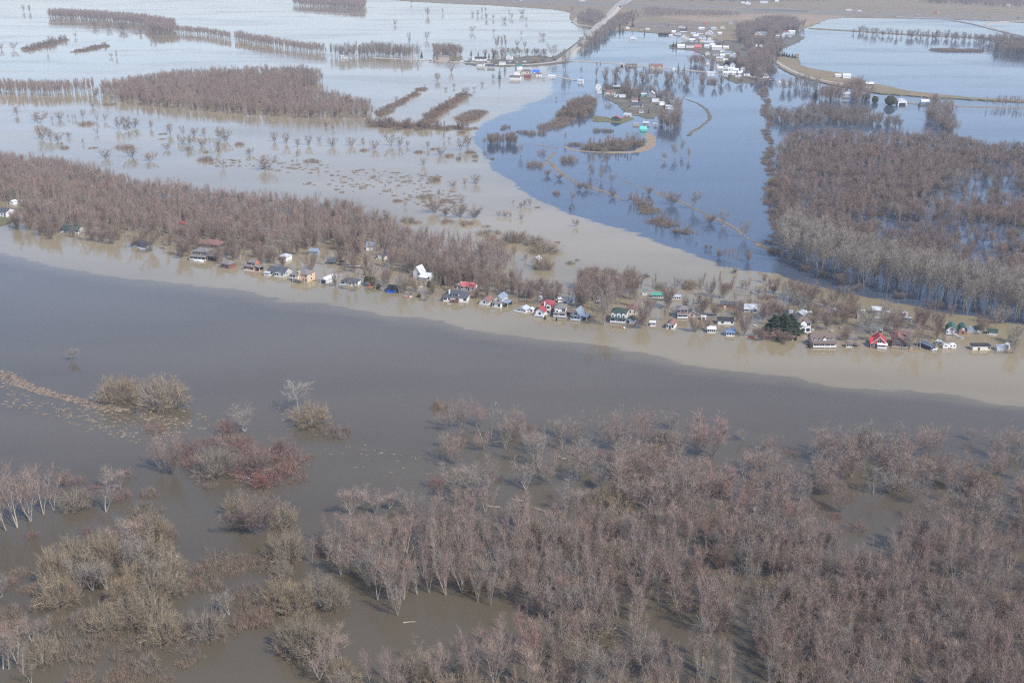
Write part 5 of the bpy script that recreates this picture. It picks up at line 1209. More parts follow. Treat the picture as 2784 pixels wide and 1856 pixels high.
for c, u, v, wp, m, lab in (('Q', 1580, 1062, 56, ROOFS['bright'], 'small bright red tent at the flooded shore'), ('T', 680, 668, 50, WALLS['tarp'], 'left of two blue tents below the maroon grove'), ('T', 800, 670, 55, ROOFS['blue'], 'right of two blue tents below the maroon grove')):
    p = gS(c, u, v); w = wp * ZS * mpp(p); r = thing('tent', p, lab, 'tent')
    b = MB(); V = [(-w / 2, 0, 1.4), (w / 2, 0, 1.4), (w / 2, 3, 1.4), (-w / 2, 3, 1.4), (0, 1.5, 2.6)]; b.add(V, [(0, 3, 2, 1), (0, 1, 4), (1, 2, 4), (2, 3, 4), (3, 0, 4)], m); b.box(-w / 2, w / 2, 0, .05, .7, 1.38, m); b.build('canopy', r)
    for x in (-w / 2 + .05, w / 2 - .05):
        for y in (.05, 2.95): b = MB(); b.box(x - .04, x + .04, y - .04, y + .04, -.5, 1.38, METAL); b.build('pole', r)
for i, j, u, v, wp, h, rh, rf_, lab in ((2, 0, 450, 34, 40, 4, 4, 'white', 'white gabled house at the very top beyond the highway'), (2, 0, 415, 28, 24, 3, 2, 'white', 'small white shed left of the topmost white gable'), (2, 0, 560, 26, 50, 3.5, 2, 'pale', 'pale house right of the topmost white gable'),
        (2, 0, 648, 16, 26, 3.5, 2, 'white', 'small white house at the top edge above the highway'), (2, 0, 2245, 48, 24, 3, 2, 'white', 'tiny white farm shed at the far top right'), (1, 0, 1660, 12, 40, 3, 2, 'pale', 'pale farm building beyond the highway left of the overpass')):
    p = g3(i, j, u, v); SHEET['_'] = ((784 * i + u / 3) / KD, (392 * j + v / 3) / KD)
    house('_', 0, 0, wp / 3 / KD * mpp(p), 8, h, 'gy' if 'gable ' in lab or 'gabled' in lab else 'gx', rh, -8, 'white', rf_, 'w.w', lab, cat='house', name='house', z=.6)
    HOUSE_BOX.append((p.x, p.y, 8))
for k, (u, v, wp, rf_) in enumerate(((1335, 400, 90, 'pale'), (1125, 305, 60, 'white'), (1480, 372, 80, 'white'), (1700, 420, 84, 'white'), (1760, 355, 70, 'bluegrey'), (1650, 540, 70, 'white'), (1905, 610, 84, 'pale'), (1905, 690, 76, 'white'), (1950, 770, 70, 'white'), (1965, 870, 86, 'pale'), (2120, 930, 80, 'white'), (1790, 660, 84, 'grey'),
        (1665, 655, 70, 'white'), (1425, 440, 90, 'white'), (1505, 445, 70, 'redbrown'), (1290, 375, 84, 'white'), (1960, 560, 84, 'white'), (1740, 520, 80, 'white'), (2230, 905, 70, 'white'), (2190, 975, 70, 'white'), (1870, 900, 80, 'white'), (1830, 850, 60, 'pale'), (1570, 250, 90, 'white'), (1760, 250, 80, 'pale'), (1910, 230, 70, 'white'), (1860, 330, 60, 'white'))):
    p = gS('Q', u, v); SHEET['_'] = sS('Q', u, v); lab = 'small pale house packed among the white houses of the far village, number %d' % k
    r = house('_', 0, 0, wp * ZS * mpp(p), 6, 3.2, 'gy' if k % 3 == 0 else 'gx', 2.4, -8 - 5 * (k % 3), 'white' if k % 4 else 'cream', rf_, 'w.w' if k % 2 else '.w', lab)
    r['label'] = 'small pale house packed among the white houses of the far village'; r['group'] = 'small pale houses packed into the far village'
    HOUSE_BOX.append((p.x, p.y, wp * ZS * mpp(p) / 2))
# -- vehicles on the roads
def car(p, yaw, label, paint, group=None, L=4.5, kind='car'):
    r = thing({'car': 'car', 'van': 'van', 'truck': 'truck'}[kind], p, label, kind, group, yaw)
    b = MB()
    if kind == 'car':
        b.prism([(-L / 2, .35), (L / 2, .35), (L / 2, .85), (L * .28, .95), (L * .14, 1.45), (-L * .3, 1.45), (-L * .46, .95), (-L / 2, .9)], -.88, .88, 'y', paint); b.build('body', r)
        b = MB(); b.prism([(L * .25, .97), (L * .135, 1.40), (-L * .285, 1.40), (-L * .42, .97)], -.895, .895, 'y', GLASS); b.build('window', r)
    elif kind == 'van':
        b.prism([(-L / 2, .4), (L / 2, .4), (L / 2, 1.1), (L * .4, 2.1), (-L / 2, 2.1)], -1, 1, 'y', paint); b.build('body', r)
        b = MB(); b.prism([(L * .47, 1.2), (L * .4, 1.85), (L * .22, 1.85), (L * .22, 1.2)], -1.01, 1.01, 'y', GLASS); b.build('window', r)
    else:
        b.box(-L / 2, L * .3, -1.25, 1.25, .9, 4.0, paint); b.build('cargo_box', r)
        b = MB(); b.prism([(L * .32, .5), (L / 2, .5), (L / 2, 2.0), (L * .46, 3.0), (L * .32, 3.0)], -1.2, 1.2, 'y', TRIM); b.build('cab', r)
    for x in (-L * .31, L * .32):
        for s in (-1, 1):
            b = MB(); V, F = tube([(x, s * .72, .32), (x, s * .93, .32)], [.33, .33], 10); b.add(V, F + [tuple(range(10)), tuple(range(10, 20))], TYRE); b.build('wheel', r)
    return r
PT = dict(white=M_('white_paint', (.75, .75, .75), rough=.3, var=.02, spec=.5), red=M_('red_paint', (.42, .03, .03), rough=.3, var=.02, spec=.5), dark=M_('dark_paint', (.03, .035, .045), rough=.3, var=.02, spec=.5), silver=M_('silver_paint', (.45, .46, .47), rough=.3, var=.02, spec=.5), blue=M_('blue_paint', (.05, .09, .2), rough=.3, var=.02, spec=.5))
def onroad(p, z): q = p.copy(); q.z = z; return q
for c, u, v, kd, pc, lab in (('M', 1350, 622, 'van', 'white', 'white van by the lone spruce on the village road'), ('M', 1472, 636, 'car', 'red', 'dark red car, left of two red cars on the village road'), ('M', 1534, 640, 'car', 'red', 'bright red car, right of two red cars on the village road'),
        ('M', 1690, 640, 'car', 'white', 'white car near the brick village house'), ('M', 1770, 642, 'car', 'silver', 'silver car near the brick village house'), ('M', 1830, 636, 'car', 'dark', 'dark car right of the brick village house'), ('N', 95, 412, 'van', 'white', 'white van at the left of the white-house row'),
        ('N', 255, 424, 'car', 'white', 'white car in front of the flat annex block'), ('N', 200, 416, 'car', 'dark', 'dark car in front of the flat annex block'), ('N', 520, 424, 'van', 'white', 'white van right of the long black-roofed building'), ('N', 622, 436, 'car', 'dark', 'dark car left of the white windowless box'),
        ('N', 868, 422, 'van', 'silver', 'silver van below the tall sea-green gable house'), ('N', 918, 420, 'car', 'dark', 'dark car below the tall sea-green gable house'), ('N', 972, 424, 'car', 'white', 'white car on the road right of the silver van'), ('N', 1100, 420, 'van', 'white', 'white van left of the golden willow'),
        ('N', 1385, 398, 'van', 'blue', 'dark blue van at the road junction'), ('N', 1470, 394, 'car', 'silver', 'silver car at the road junction'), ('N', 1570, 378, 'car', 'dark', 'dark car starting up the gravel road')):
    car(onroad(gS(c, u, v), .55), -4 if kd != 'truck' else 0, lab, PT[pc], 'vehicles on the village road', 4.6 if kd == 'car' else 5.4, kd)
for i, j, u, v, kd, pc, lab, L in ((1, 0, 1240, 14, 'van', 'white', 'white van on the highway left of the interchange', 7), (1, 0, 1425, 22, 'car', 'white', 'white car on the far lanes left of the interchange', 5), (1, 0, 1432, 38, 'car', 'dark', 'dark car on the near lanes left of the interchange', 5),
        (1, 0, 1090, 8, 'car', 'dark', 'dark car on the highway furthest left', 5), (1, 0, 2182, 64, 'truck', 'red', 'small red truck on the highway behind bare trees', 8), (2, 0, 1145, 82, 'truck', 'white', 'large white truck on the right stretch of highway', 16), (2, 0, 1218, 88, 'truck', 'white', 'smaller white truck following the large one', 9),
        (2, 0, 1185, 98, 'car', 'dark', 'dark car on the near lanes below the white trucks', 5), (2, 0, 1355, 90, 'car', 'dark', 'dark car right of the white trucks', 5), (2, 0, 1625, 110, 'car', 'white', 'white car, left of a pair on the right highway', 5), (2, 0, 1690, 110, 'car', 'white', 'white car, right of a pair on the right highway', 5),
        (2, 0, 1745, 100, 'truck', 'red', 'red lorry on the right highway', 9), (2, 0, 2075, 128, 'car', 'dark', 'left of two dark cars at the far right of the highway', 5), (2, 0, 2110, 128, 'car', 'dark', 'right of two dark cars at the far right of the highway', 5), (2, 0, 2310, 135, 'van', 'dark', 'dark van at the right edge of the highway', 6)):
    car(onroad(g3(i, j, u, v), 1.62), -9, lab, PT[pc], 'vehicles on the highway', L, kd)
# -- the overpass
A_, B_ = gD(1424, 21), gD(1452, -6)
dv = (B_ - A_); Lb_ = dv.length; yawb = math.degrees(math.atan2(dv.y, dv.x))
r = thing('overpass_bridge', (A_ + B_) / 2, 'concrete road bridge carrying the gravel road over the highway', 'bridge', None, yawb)
CONC = M_('bridge_concrete', (.34, .33, .31), var=.1)
b = MB(); b.box(-Lb_ / 2, Lb_ / 2, -5.5, 5.5, 7.3, 8.1, CONC); b.build('deck', r)
for s in (-1, 1): b = MB(); b.box(-Lb_ / 2, Lb_ / 2, s * 5.3 - .2, s * 5.3 + .2, 8.1, 9.0, CONC); b.build('parapet', r)
for x in (-.28, 0, .28): b = MB(); b.box(x * Lb_ - .6, x * Lb_ + .6, -4.5, 4.5, -1, 7.3, CONC); b.build('pier', r)

# ------------------------------------------------------------------ the near woods
def big(poly): return polyD(poly)
near_dense = [(760, 1215), (850, 1262), (960, 1245), (1060, 1205), (1150, 1200), (1330, 1205), (1450, 1215), (1600, 1232), (1850, 1252), (1990, 1285), (2120, 1255), (2230, 1245), (2420, 1295), (2480, 1700), (1690, 1700), (1700, 1490), (1655, 1420),
              (1640, 1460), (1560, 1490), (1450, 1480), (1330, 1490), (1250, 1470), (1160, 1440), (1080, 1415), (960, 1400), (890, 1430), (870, 1400), (840, 1330)]
near_low = [(760, 1500), (880, 1470), (890, 1540), (990, 1500), (1100, 1520), (1200, 1500), (1330, 1500), (1450, 1500), (1640, 1480), (1690, 1540), (1690, 1700), (740, 1700)]
near_back = [(1880, 1050), (2000, 1040), (2100, 1060), (2250, 1060), (2420, 1080), (2420, 1310), (2230, 1250), (2110, 1255), (2040, 1235), (2030, 1190), (2010, 1120), (1965, 1105), (1950, 1190), (1900, 1195), (1850, 1245), (1700, 1225), (1500, 1200), (1350, 1190), (1390, 1080), (1480, 1040), (1560, 1030), (1700, 1050), (1760, 1090)]
pts_d = clear_of(scatter(big(near_dense), 4.6, 1, thin=0.95)); pts_l = scatter(big(near_low), 5.4, 2, thin=0.3); pts_b = scatter(big(near_back), 8.0, 3, thin=1.0)
WATER_GAPS = [[(1890, 1140), (2000, 1120), (2030, 1200), (2055, 1270), (2000, 1320), (1930, 1300)], [(1115, 1120), (1190, 1100), (1200, 1185), (1130, 1205)], [(1230, 1165), (1340, 1160), (1350, 1200), (1250, 1205)], [(930, 1390), (1090, 1385), (1110, 1500), (940, 1510)],
              [(1685, 1390), (1730, 1400), (1725, 1560), (1670, 1560)], [(1480, 1440), (1560, 1430), (1600, 1500), (1500, 1530)], [(1140, 1380), (1200, 1380), (1210, 1440), (1150, 1440)], [(1340, 1490), (1440, 1480), (1450, 1530), (1350, 1540)], [(2110, 1330), (2230, 1350), (2320, 1400), (2300, 1420), (2200, 1375), (2110, 1350)], [(1560, 1050), (1640, 1060), (1630, 1110), (1560, 1100)], [(1700, 1110), (1770, 1120), (1770, 1170), (1690, 1160)]]
for hp in WATER_GAPS:
    pts_d = pts_d[~inside(big(hp), pts_d)]; pts_l = pts_l[~inside(big(hp), pts_l)]; pts_b = pts_b[~inside(big(hp), pts_b)]
allp = [(q, 'd') for q in pts_d] + [(q, 'l') for q in pts_l] + [(q, 'b') for q in pts_b]
allp.sort(key=lambda a: a[0][1])
NEAR_N = 100
front, rest = allp[:NEAR_N], allp[NEAR_N:]
rr = random.Random(77)
for q, z in front:
    k = rr.choices(('maple', 'bushy', 'grey', 'willow'), (6, 0.8, 1.0, 0.6 if z == 'd' else 2.2))[0]
    h = dict(maple=rr.uniform(8, 16), bushy=rr.uniform(6, 10), grey=rr.uniform(7, 14), willow=rr.uniform(3.5, 6))[k]
    low = z == 'l'
    lab = {'maple': 'bare upright tree with pinkish twigs in the flooded wood along the bottom right', 'bushy': 'dark bushy bare tree in the flooded wood along the bottom right',
           'grey': 'pale grey-barked bare tree in the flooded wood along the bottom right', 'willow': 'tan willow bush among the bare trees along the bottom right'}[k]
    plant(k, (q[0], q[1], 0), h * (0.85 if low else 1), None, lab, {'maple': 'pinkish bare trees along the bottom right', 'bushy': 'dark bushy trees along the bottom right', 'grey': 'pale bare trees along the bottom right', 'willow': 'willow bushes among the bare trees along the bottom right'}[k])
rd = np.array([q for q, z in rest if z != 'b']); rb = np.array([q for q, z in rest if z == 'b'])
wood('flooded_woodland', rd, ('maple', 'bushy', 'round', 'grey', 'willow'), dict(maple=(8, 16), bushy=(6, 11), round=(7, 11), grey=(7, 14), willow=(3, 6)), 'dense bare flooded wood filling the lower right, pinkish twigs over grey trunks', weights=dict(maple=5, bushy=1.6, round=1.6, grey=1.8, willow=0.7), seed=4)
wood('flooded_woodland', rb, ('round', 'bushy', 'grey', 'willow', 'maple'), dict(round=(8, 12.5), bushy=(7, 11), grey=(8, 13), willow=(3.5, 6), maple=(8, 12)), 'looser upper edge of the near flooded wood with rounded crowns facing the river', weights=dict(round=6, bushy=1.5, grey=1.0, willow=0.7, maple=1), seed=5, squash=(0.95, 1.35))
G1 = 'bare trees in the open upper edge of the near wood'
L1 = 'bare rounded tree standing in open water at the upper edge of the near wood'
plant3(1, 2, 'round', [(740, 615, 450, 130), (840, 590, 380, 150), (950, 585, 430, 120), (1185, 690, 460, 170), (770, 840, 620, 200), (970, 745, 640, 120), (1435, 980, 760, 190), (1600, 700, 520, 190), (1890, 740, 460, 230), (2080, 690, 465, 200), (2270, 600, 480, 120), (1635, 955, 700, 210), (2000, 760, 600, 160), (2300, 800, 600, 180), (1330, 760, 620, 160), (1020, 1010, 800, 150), (2180, 900, 740, 150), (2250, 1050, 850, 200)], L1, G1)
G2 = 'pale bare trees at the upper edge of the near wood'
L2 = 'pale open-branched bare tree at the upper edge of the near wood'
plant3(1, 2, 'grey', [(1130, 740, 560, 110), (780, 1080, 850, 200), (920, 1150, 880, 190), (1520, 750, 560, 90), (1270, 1020, 830, 190), (1360, 880, 600, 180), (1480, 640, 520, 120), (1560, 1170, 980, 180), (1790, 1000, 860, 150), (1880, 920, 760, 170), (2010, 1130, 960, 170), (130, 1100, 990, 110), (430, 1130, 1000, 130), (1700, 860, 700, 170), (680, 720, 640, 70)], L2, G2)
plant3(1, 2, 'maple', [(60, 1190, 1000, 170), (240, 1180, 1030, 170), (500, 1200, 1050, 150), (330, 1150, 1040, 140), (860, 1000, 850, 170), (1000, 1200, 960, 150), (1900, 1100, 820, 200), (2120, 1160, 940, 190), (2320, 1150, 860, 180), (1960, 850, 740, 170)], 'bare tree with a pinkish crown at the upper edge of the near wood', 'pinkish trees at the upper edge of the near wood')
plant3(2, 2, 'round', [(985, 790, 580, 190), (1110, 950, 780, 170), (960, 960, 800, 130), (1700, 750, 575, 180), (1080, 1170, 960, 160), (770, 1040, 840, 200), (560, 880, 740, 210), (200, 790, 500, 230), (100, 780, 520, 200), (480, 1110, 870, 200), (260, 1090, 830, 200), (60, 960, 800, 200), (590, 760, 640, 130), (2160, 800, 610, 150), (2300, 760, 590, 180)], 'bare tree with a reddish crown facing the river above the near wood', 'reddish bare trees facing the river')
plant3(2, 2, 'grey', [(1230, 790, 590, 220), (1290, 780, 540, 150), (1310, 1050, 840, 130), (1420, 1040, 880, 180), (420, 680, 600, 90), (1470, 700, 560, 110), (1975, 670, 580, 100), (1940, 960, 860, 90)], 'pale grey bare tree facing the river above the near wood', 'pale bare trees facing the river')
plant3(1, 2, 'willow', [(2200, 690, 600, 140), (2170, 800, 700, 150), (1740, 1120, 1010, 190), (1860, 1090, 1000, 150), (1170, 640, 540, 120)], 'tan willow bush between bare trees in the near wood', 'tan willows in the near wood')
plant3(1, 2, 'dogwood', [(660, 985, 930, 120), (1080, 960, 920, 80), (1790, 790, 740, 110), (1930, 800, 740, 160), (1290, 600, 570, 110)], 'red-twigged shrub between bare trees at the edge of the near wood', 'red shrubs at the edge of the near wood')
plant3(1, 2, 'brush', [(680, 460, 390, 80), (1300, 605, 580, 110)], 'small tangle of twigs off the tip of the near wood', 'small tangles off the near wood')
plant3(2, 2, 'dogwood', [(745, 775, 735, 120), (1390, 820, 740, 120)], 'low reddish brush lying in the open river', 'reddish brush in the river')
plant3(2, 3, 'dogwood', [(1210, 120, 65, 140), (1060, 35, 0, 90)], 'red brush in the water gap of the right-hand wood', 'red brush in the water gap')
plant3(1, 2, 'snag', [(1030, 670, 385, 130), (985, 740, 560, 120), (1570, 830, 790, 80)], 'dead bleached tree with bare pale limbs at the upper edge of the near wood', 'dead pale trees at the wood edge')
# ---- left foreground, each bush from the photo
LW = 'round tan willow bush with radiating stems in the left foreground water'
GW = 'tan willow bushes in the left foreground'
plant3(0, 2, 'willow', [(830, 405, 230, 270)], 'left of the two big round tan willows in the open river')
plant3(0, 2, 'willow', [(1140, 440, 250, 310)], 'right and larger of the two big round tan willows in the open river')
plant3(0, 2, 'grey', [(1065, 330, 205, 110)], 'pale bare sapling rising behind the two round willows', None)
plant3(0, 2, 'grey', [(490, 128, 45, 110)], 'lone small bare shrub far out in the open river at left', None, name='bare_shrub', cat='shrub')
plant3(0, 2, 'lone', [(2060, 490, 280, 200)], 'lone leaning dead tree with a bleached crown in the open river', None)
plant3(0, 2, 'willow', [(2150, 565, 430, 230)], 'low tan willow at the foot of the lone dead tree', None)
plant3(0, 2, 'grey', [(1690, 620, 435, 170)], 'grey rounded bare tree at the top of the red-shrub islet', None)
plant3(0, 2, 'willow', [(1500, 905, 720, 270), (520, 1150, 1010, 190), (1950, 1260, 1110, 180), (1640, 1200, 1040, 170)], LW, GW)
LD = 'red-twigged low shrub on the islet left of centre'
plant3(0, 2, 'dogwood', [(1075, 610, 560, 150), (1330, 770, 645, 160), (1270, 810, 720, 110), (1440, 695, 640, 100), (1580, 640, 510, 120), (1540, 600, 540, 100), (1560, 715, 640, 190), (1650, 740, 640, 200), (1740, 770, 690, 170), (1850, 830, 700, 210), (1960, 785, 685, 200), (2030, 845, 740, 190), (1950, 930, 820, 200), (1720, 950, 880, 210), (1860, 970, 870, 220), (1790, 1000, 910, 150), (1610, 920, 830, 140), (1330, 860, 780, 150), (2080, 960, 910, 100), (2000, 900, 800, 160), (1700, 870, 760, 180), (1230, 740, 660, 100)], LD, 'red shrubs on the islet left of centre')
plant3(0, 2, 'dogwood', [(850, 1085, 1000, 140), (870, 930, 865, 110), (530, 970, 920, 120), (650, 1010, 990, 100)], 'red shrub beside bare trees at the far left shore', 'red shrubs at the far left')
plant3(0, 3, 'dogwood', [(600, 140, 100, 80), (220, 165, 130, 90), (1180, 175, 100, 100), (1850, 305, 265, 90), (2170, 225, 170, 80), (60, 500, 435, 130), (1380, 400, 350, 120), (2200, 290, 250, 100), (1120, 150, 60, 130)], 'red-tinged shrub beside tan willows at bottom left', 'red shrubs at bottom left')
LM = 'bare grey-pink tree in the left foreground water'
GM = 'bare trees in the left foreground'
plant3(0, 2, 'maple', [(1170, 890, 600, 170), (1110, 880, 700, 110), (730, 1175, 950, 210), (830, 1015, 845, 180), (45, 1300, 830, 180), (120, 1280, 850, 190), (210, 1240, 900, 190), (300, 1190, 830, 170), (370, 1160, 920, 140), (10, 1240, 860, 150), (170, 1190, 860, 160)], LM, GM)
plant3(0, 2, 'bushy', [(1200, 915, 720, 120), (1780, 908, 720, 190), (1930, 775, 640, 130), (440, 1000, 890, 120), (1750, 1320, 1090, 220), (1660, 1300, 1130, 170), (1830, 1290, 1050, 200), (620, 1130, 1020, 130)], 'dark-stemmed rounded bare tree in the left foreground water', 'dark bare trees in the left foreground')
plant3(0, 3, 'willow', [(500, 375, 190, 270), (420, 625, 415, 270), (740, 350, 130, 260), (1010, 180, 5, 230), (1090, 180, 30, 160), (1180, 425, 285, 210), (1190, 545, 425, 220), (960, 745, 560, 240), (1060, 770, 560, 240), (1130, 880, 690, 250), (720, 805, 640, 240), (870, 800, 700, 140), (850, 610, 430, 210), (1060, 570, 400, 210), (1430, 855, 655, 240), (1980, 330, 110, 250), (1920, 620, 450, 220), (2030, 670, 470, 240), (2200, 610, 430, 240), (2310, 650, 490, 170), (1990, 935, 755, 210), (2110, 975, 700, 240), (2230, 940, 775, 170), (300, 1030, 845, 210), (380, 470, 240, 170), (1100, 320, 160, 200), (940, 470, 330, 200), (640, 480, 320, 210), (1940, 440, 340, 150), (2340, 1170, 1010, 180)], LW, GW)
plant3(0, 3, 'grey', [(550, 552, 290, 190), (745, 540, 330, 190), (640, 540, 380, 120), (870, 400, 170, 190), (960, 370, 190, 170), (1060, 470, 280, 170), (860, 260, 0, 90), (2150, 355, 175, 70), (1580, 705, 540, 160), (2230, 670, 560, 110), (10, 585, 430, 150), (510, 770, 670, 80), (2260, 330, 140, 120), (2350, 430, 200, 130)], 'slender pale bare tree among tan willows at bottom left', 'pale bare trees among the willows at bottom left')
plant3(0, 3, 'maple', [(60, 1075, 760, 220), (120, 1040, 770, 180), (20, 1080, 790, 160), (220, 890, 730, 130), (160, 1115, 960, 110), (215, 1175, 1020, 110), (330, 850, 720, 90), (780, 260, 60, 200), (900, 250, 50, 200), (2250, 1060, 900, 200), (2330, 1000, 800, 190), (2200, 1150, 960, 200), (1000, 300, 120, 170)], LM, GM)
plant3(0, 3, 'snag', [(632, 632, 555, 20)], 'thin dead pole-like tree standing before the willow thicket', None)
plant3(0, 3, 'brush', [(1480, 320, 260, 210), (1450, 405, 330, 230), (1600, 395, 330, 190), (1500, 452, 405, 120), (1780, 370, 300, 180), (1330, 515, 455, 140), (1470, 525, 460, 140), (1690, 565, 490, 110), (1620, 620, 550, 150), (1740, 670, 600, 140), (1800, 765, 660, 190), (1690, 775, 690, 170), (1560, 860, 815, 140), (140, 430, 390, 140), (260, 655, 600, 110), (400, 745, 690, 110), (480, 830, 750, 210), (600, 730, 665, 160), (700, 890, 830, 170), (540, 960, 850, 210), (630, 1020, 970, 110), (950, 910, 830, 230), (1290, 935, 880, 180), (1340, 1000, 945, 140), (1280, 1050, 1000, 120), (850, 1000, 930, 170), (1020, 1070, 980, 220), (880, 1100, 1030, 170), (550, 1150, 1075, 140), (610, 1175, 1145, 100), (790, 1160, 1090, 160), (900, 1160, 1100, 150), (1130, 1180, 1130, 160), (60, 700, 620, 140), (20, 720, 670, 110), (100, 790, 705, 160), (1300, 820, 760, 150), (1660, 330, 290, 130), (200, 540, 500, 120)], 'low brown twiggy brush just breaking the water at bottom left', 'brown brush clumps at bottom left')
plant3(0, 2, 'brush', [(1030, 1055, 995, 120), (1000, 1180, 1110, 230), (2330, 640, 560, 90), (1450, 1000, 960, 90), (2130, 800, 770, 70)], 'low twiggy tangle in the open water left of centre', 'low tangles left of centre')
# ------------------------------------------------------------------ the far bank and beyond
left_bank = [(-90, 360), (0, 368), (150, 392), (300, 430), (450, 462), (650, 478), (780, 492), (880, 524), (1000, 560), (1130, 585), (1180, 628), (1150, 652), (1080, 664), (960, 628), (860, 610), (740, 575), (600, 575), (480, 555), (420, 568), (330, 540), (220, 528), (130, 516), (60, 505), (30, 470), (-90, 445)]
lb = clear_of(scatter(big(left_bank), 5.4, 21, ragged=0.6, thin=0.3))
wood('bare_woodland', lb, ('maple', 'bushy', 'grey'), dict(maple=(10, 15), bushy=(7, 11), grey=(9, 13)), 'bare flooded wood behind the cottages on the left bank', weights=dict(maple=4, bushy=3.5, grey=0.8), seed=22)
right_front = [(1795, 598), (1850, 622), (1960, 657), (2100, 687), (2200, 717), (2352, 745), (2460, 765), (2460, 715), (2352, 690), (2200, 665), (2100, 640), (2000, 615), (1900, 575), (1820, 545), (1795, 560)]
rf = scatter(big(right_front), 6.2, 23, ragged=0.2, thin=0.1)
for q in rf[:300]:
    plant('cotton', (q[0], q[1], 0), rr.uniform(17, 23), None, 'tall pale cottonwood in the front rank of the right-hand bank', 'tall pale cottonwoods along the right-hand bank', var=None)
plant3(2, 1, 'bushy', [(1100, 790, 700, 120), (960, 740, 680, 100), (1200, 830, 780, 110), (850, 690, 640, 100), (1500, 880, 830, 100), (1750, 950, 890, 120)], 'low dark shrub at the foot of the tall cottonwoods', 'dark shrubs below the cottonwoods')
right_back = [(1790, 320), (1860, 312), (2000, 322), (2140, 318), (2260, 345), (2460, 350), (2460, 700), (2352, 680), (2200, 655), (2100, 630), (2000, 605), (1900, 565), (1830, 535), (1790, 540), (1782, 450)]
holes = [[(2110, 460), (2200, 430), (2280, 420), (2460, 420), (2460, 470), (2280, 470), (2190, 475)], [(2200, 392), (2300, 385), (2340, 410), (2240, 412)], [(1940, 500), (2050, 505), (2200, 520), (2352, 520), (2460, 545), (2352, 570), (2200, 555), (2050, 540)], [(2210, 560), (2270, 565), (2290, 600), (2240, 612)]]
rbk = scatter(big(right_back), 6.4, 24, ragged=0.3, thin=0.95)
rngh = np.random.default_rng(9)
for hpoly in holes:
    k = inside(big(hpoly), rbk); rbk = rbk[~k | (rngh.random(len(rbk)) < 0.22)]
wood('bare_woodland', rbk, ('maple', 'bushy', 'willow'), dict(maple=(8, 12), bushy=(6, 10), willow=(4, 6)), 'brushy bare wood behind the cottonwoods on the right with blue water showing through', weights=dict(maple=1.5, bushy=5, willow=0.4), seed=25, squash=(1.0, 1.5))
wood('bare_woodland', scatter(big([(1772, 262), (1820, 258), (1990, 262), (2060, 285), (2040, 296), (1900, 290), (1780, 292)]), 7.5, 26), ('bushy', 'grey', 'field'), dict(bushy=(9, 13), grey=(9, 13), field=(6, 9)), 'grey-brown wood strip above the right-hand flooded wood', seed=27)
wood('bare_woodland', scatter(big([(218, 224), (240, 205), (400, 178), (560, 172), (700, 168), (736, 176), (738, 196), (662, 212), (740, 225), (850, 248), (852, 272), (700, 274), (600, 266), (480, 258), (400, 248), (300, 238)]), 7.0, 28, ragged=0.25, thin=0.3), ('maple', 'bushy'), dict(maple=(11, 15), bushy=(8, 12)), 'dark purplish flooded wood in the upper left field', seed=29)
wood('bare_woodland', scatter(big([(-60, 214), (130, 222), (215, 214), (220, 205), (130, 208), (0, 203), (-60, 203)]), 6.0, 30, ragged=0.3, thin=0.3), ('poplar', 'maple'), (11, 16), 'thin tall flooded tree belt at the left edge', weights=dict(poplar=2), seed=31)
wood('tree_row', scatter(big([(112, 38), (150, 37), (250, 43), (330, 50), (402, 62), (406, 78), (380, 80), (340, 76), (330, 62), (250, 54), (150, 46), (112, 43)]), 7.5, 32, ragged=0.3, thin=0.3), ('poplar', 'maple'), (15, 21), 'left and longest of the far tree rows standing in the pale flood', 'tree row', seed=33)
wood('tree_row', scatter(big([(408, 78), (470, 84), (530, 94), (532, 88), (470, 78), (410, 72)]), 6.5, 34, ragged=0.3, thin=0.3), ('poplar', 'maple'), (11, 15), 'middle far tree row standing in the pale flood', 'tree row', seed=35)
wood('tree_row', scatter(big([(545, 86), (600, 96), (660, 108), (740, 118), (750, 128), (690, 120), (600, 108), (545, 95)]), 7, 36, ragged=0.3, thin=0.4), ('poplar', 'maple'), (12, 16), 'right-hand far tree row trailing towards the village', 'tree row', seed=37)
wood('tree_row', scatter(big([(676, 10), (840, 12), (835, 26), (676, 14)]), 8, 38, ragged=0.3, thin=0.3), ('poplar', 'maple'), (16, 20), 'dark tree block at the top edge left of centre', 'tree row', seed=39)
wood('tree_row', scatter(big([(760, 126), (800, 124), (870, 122), (960, 128), (955, 136), (860, 134), (780, 136)]), 8, 40), ('poplar', 'grey'), (11, 22), 'tall grey bare trees beside the road left of the village', 'tree row', weights=dict(poplar=2), seed=41)
wood('hedge_row', scatter(big([(860, 262), (866, 258), (975, 202), (977, 206), (872, 270)]), 5, 42, ragged=0.15, thin=0.3), ('dogwood', 'brush', 'field'), dict(dogwood=(2, 3.5), brush=(1.5, 3), field=(4, 6)), 'left reddish hedge line crossing the pale flooded field', 'hedge', seed=43)
wood('hedge_row', scatter(big([(968, 282), (990, 262), (1066, 216), (1072, 220), (1010, 262), (990, 284)]), 4.5, 44, ragged=0.15, thin=0.3), ('dogwood', 'brush', 'field'), dict(dogwood=(3, 5), brush=(2, 4), field=(5, 9)), 'middle and thickest reddish hedge line crossing the pale flooded field', 'hedge', seed=45)
wood('hedge_row', scatter(big([(1066, 278), (1070, 272), (1096, 256), (1100, 260), (1078, 276)]), 3.6, 46, ragged=0.15, thin=0.2), ('brush',), (3, 5), 'short brown hedge on the pale flooded field beside the blue water', 'hedge', seed=47)
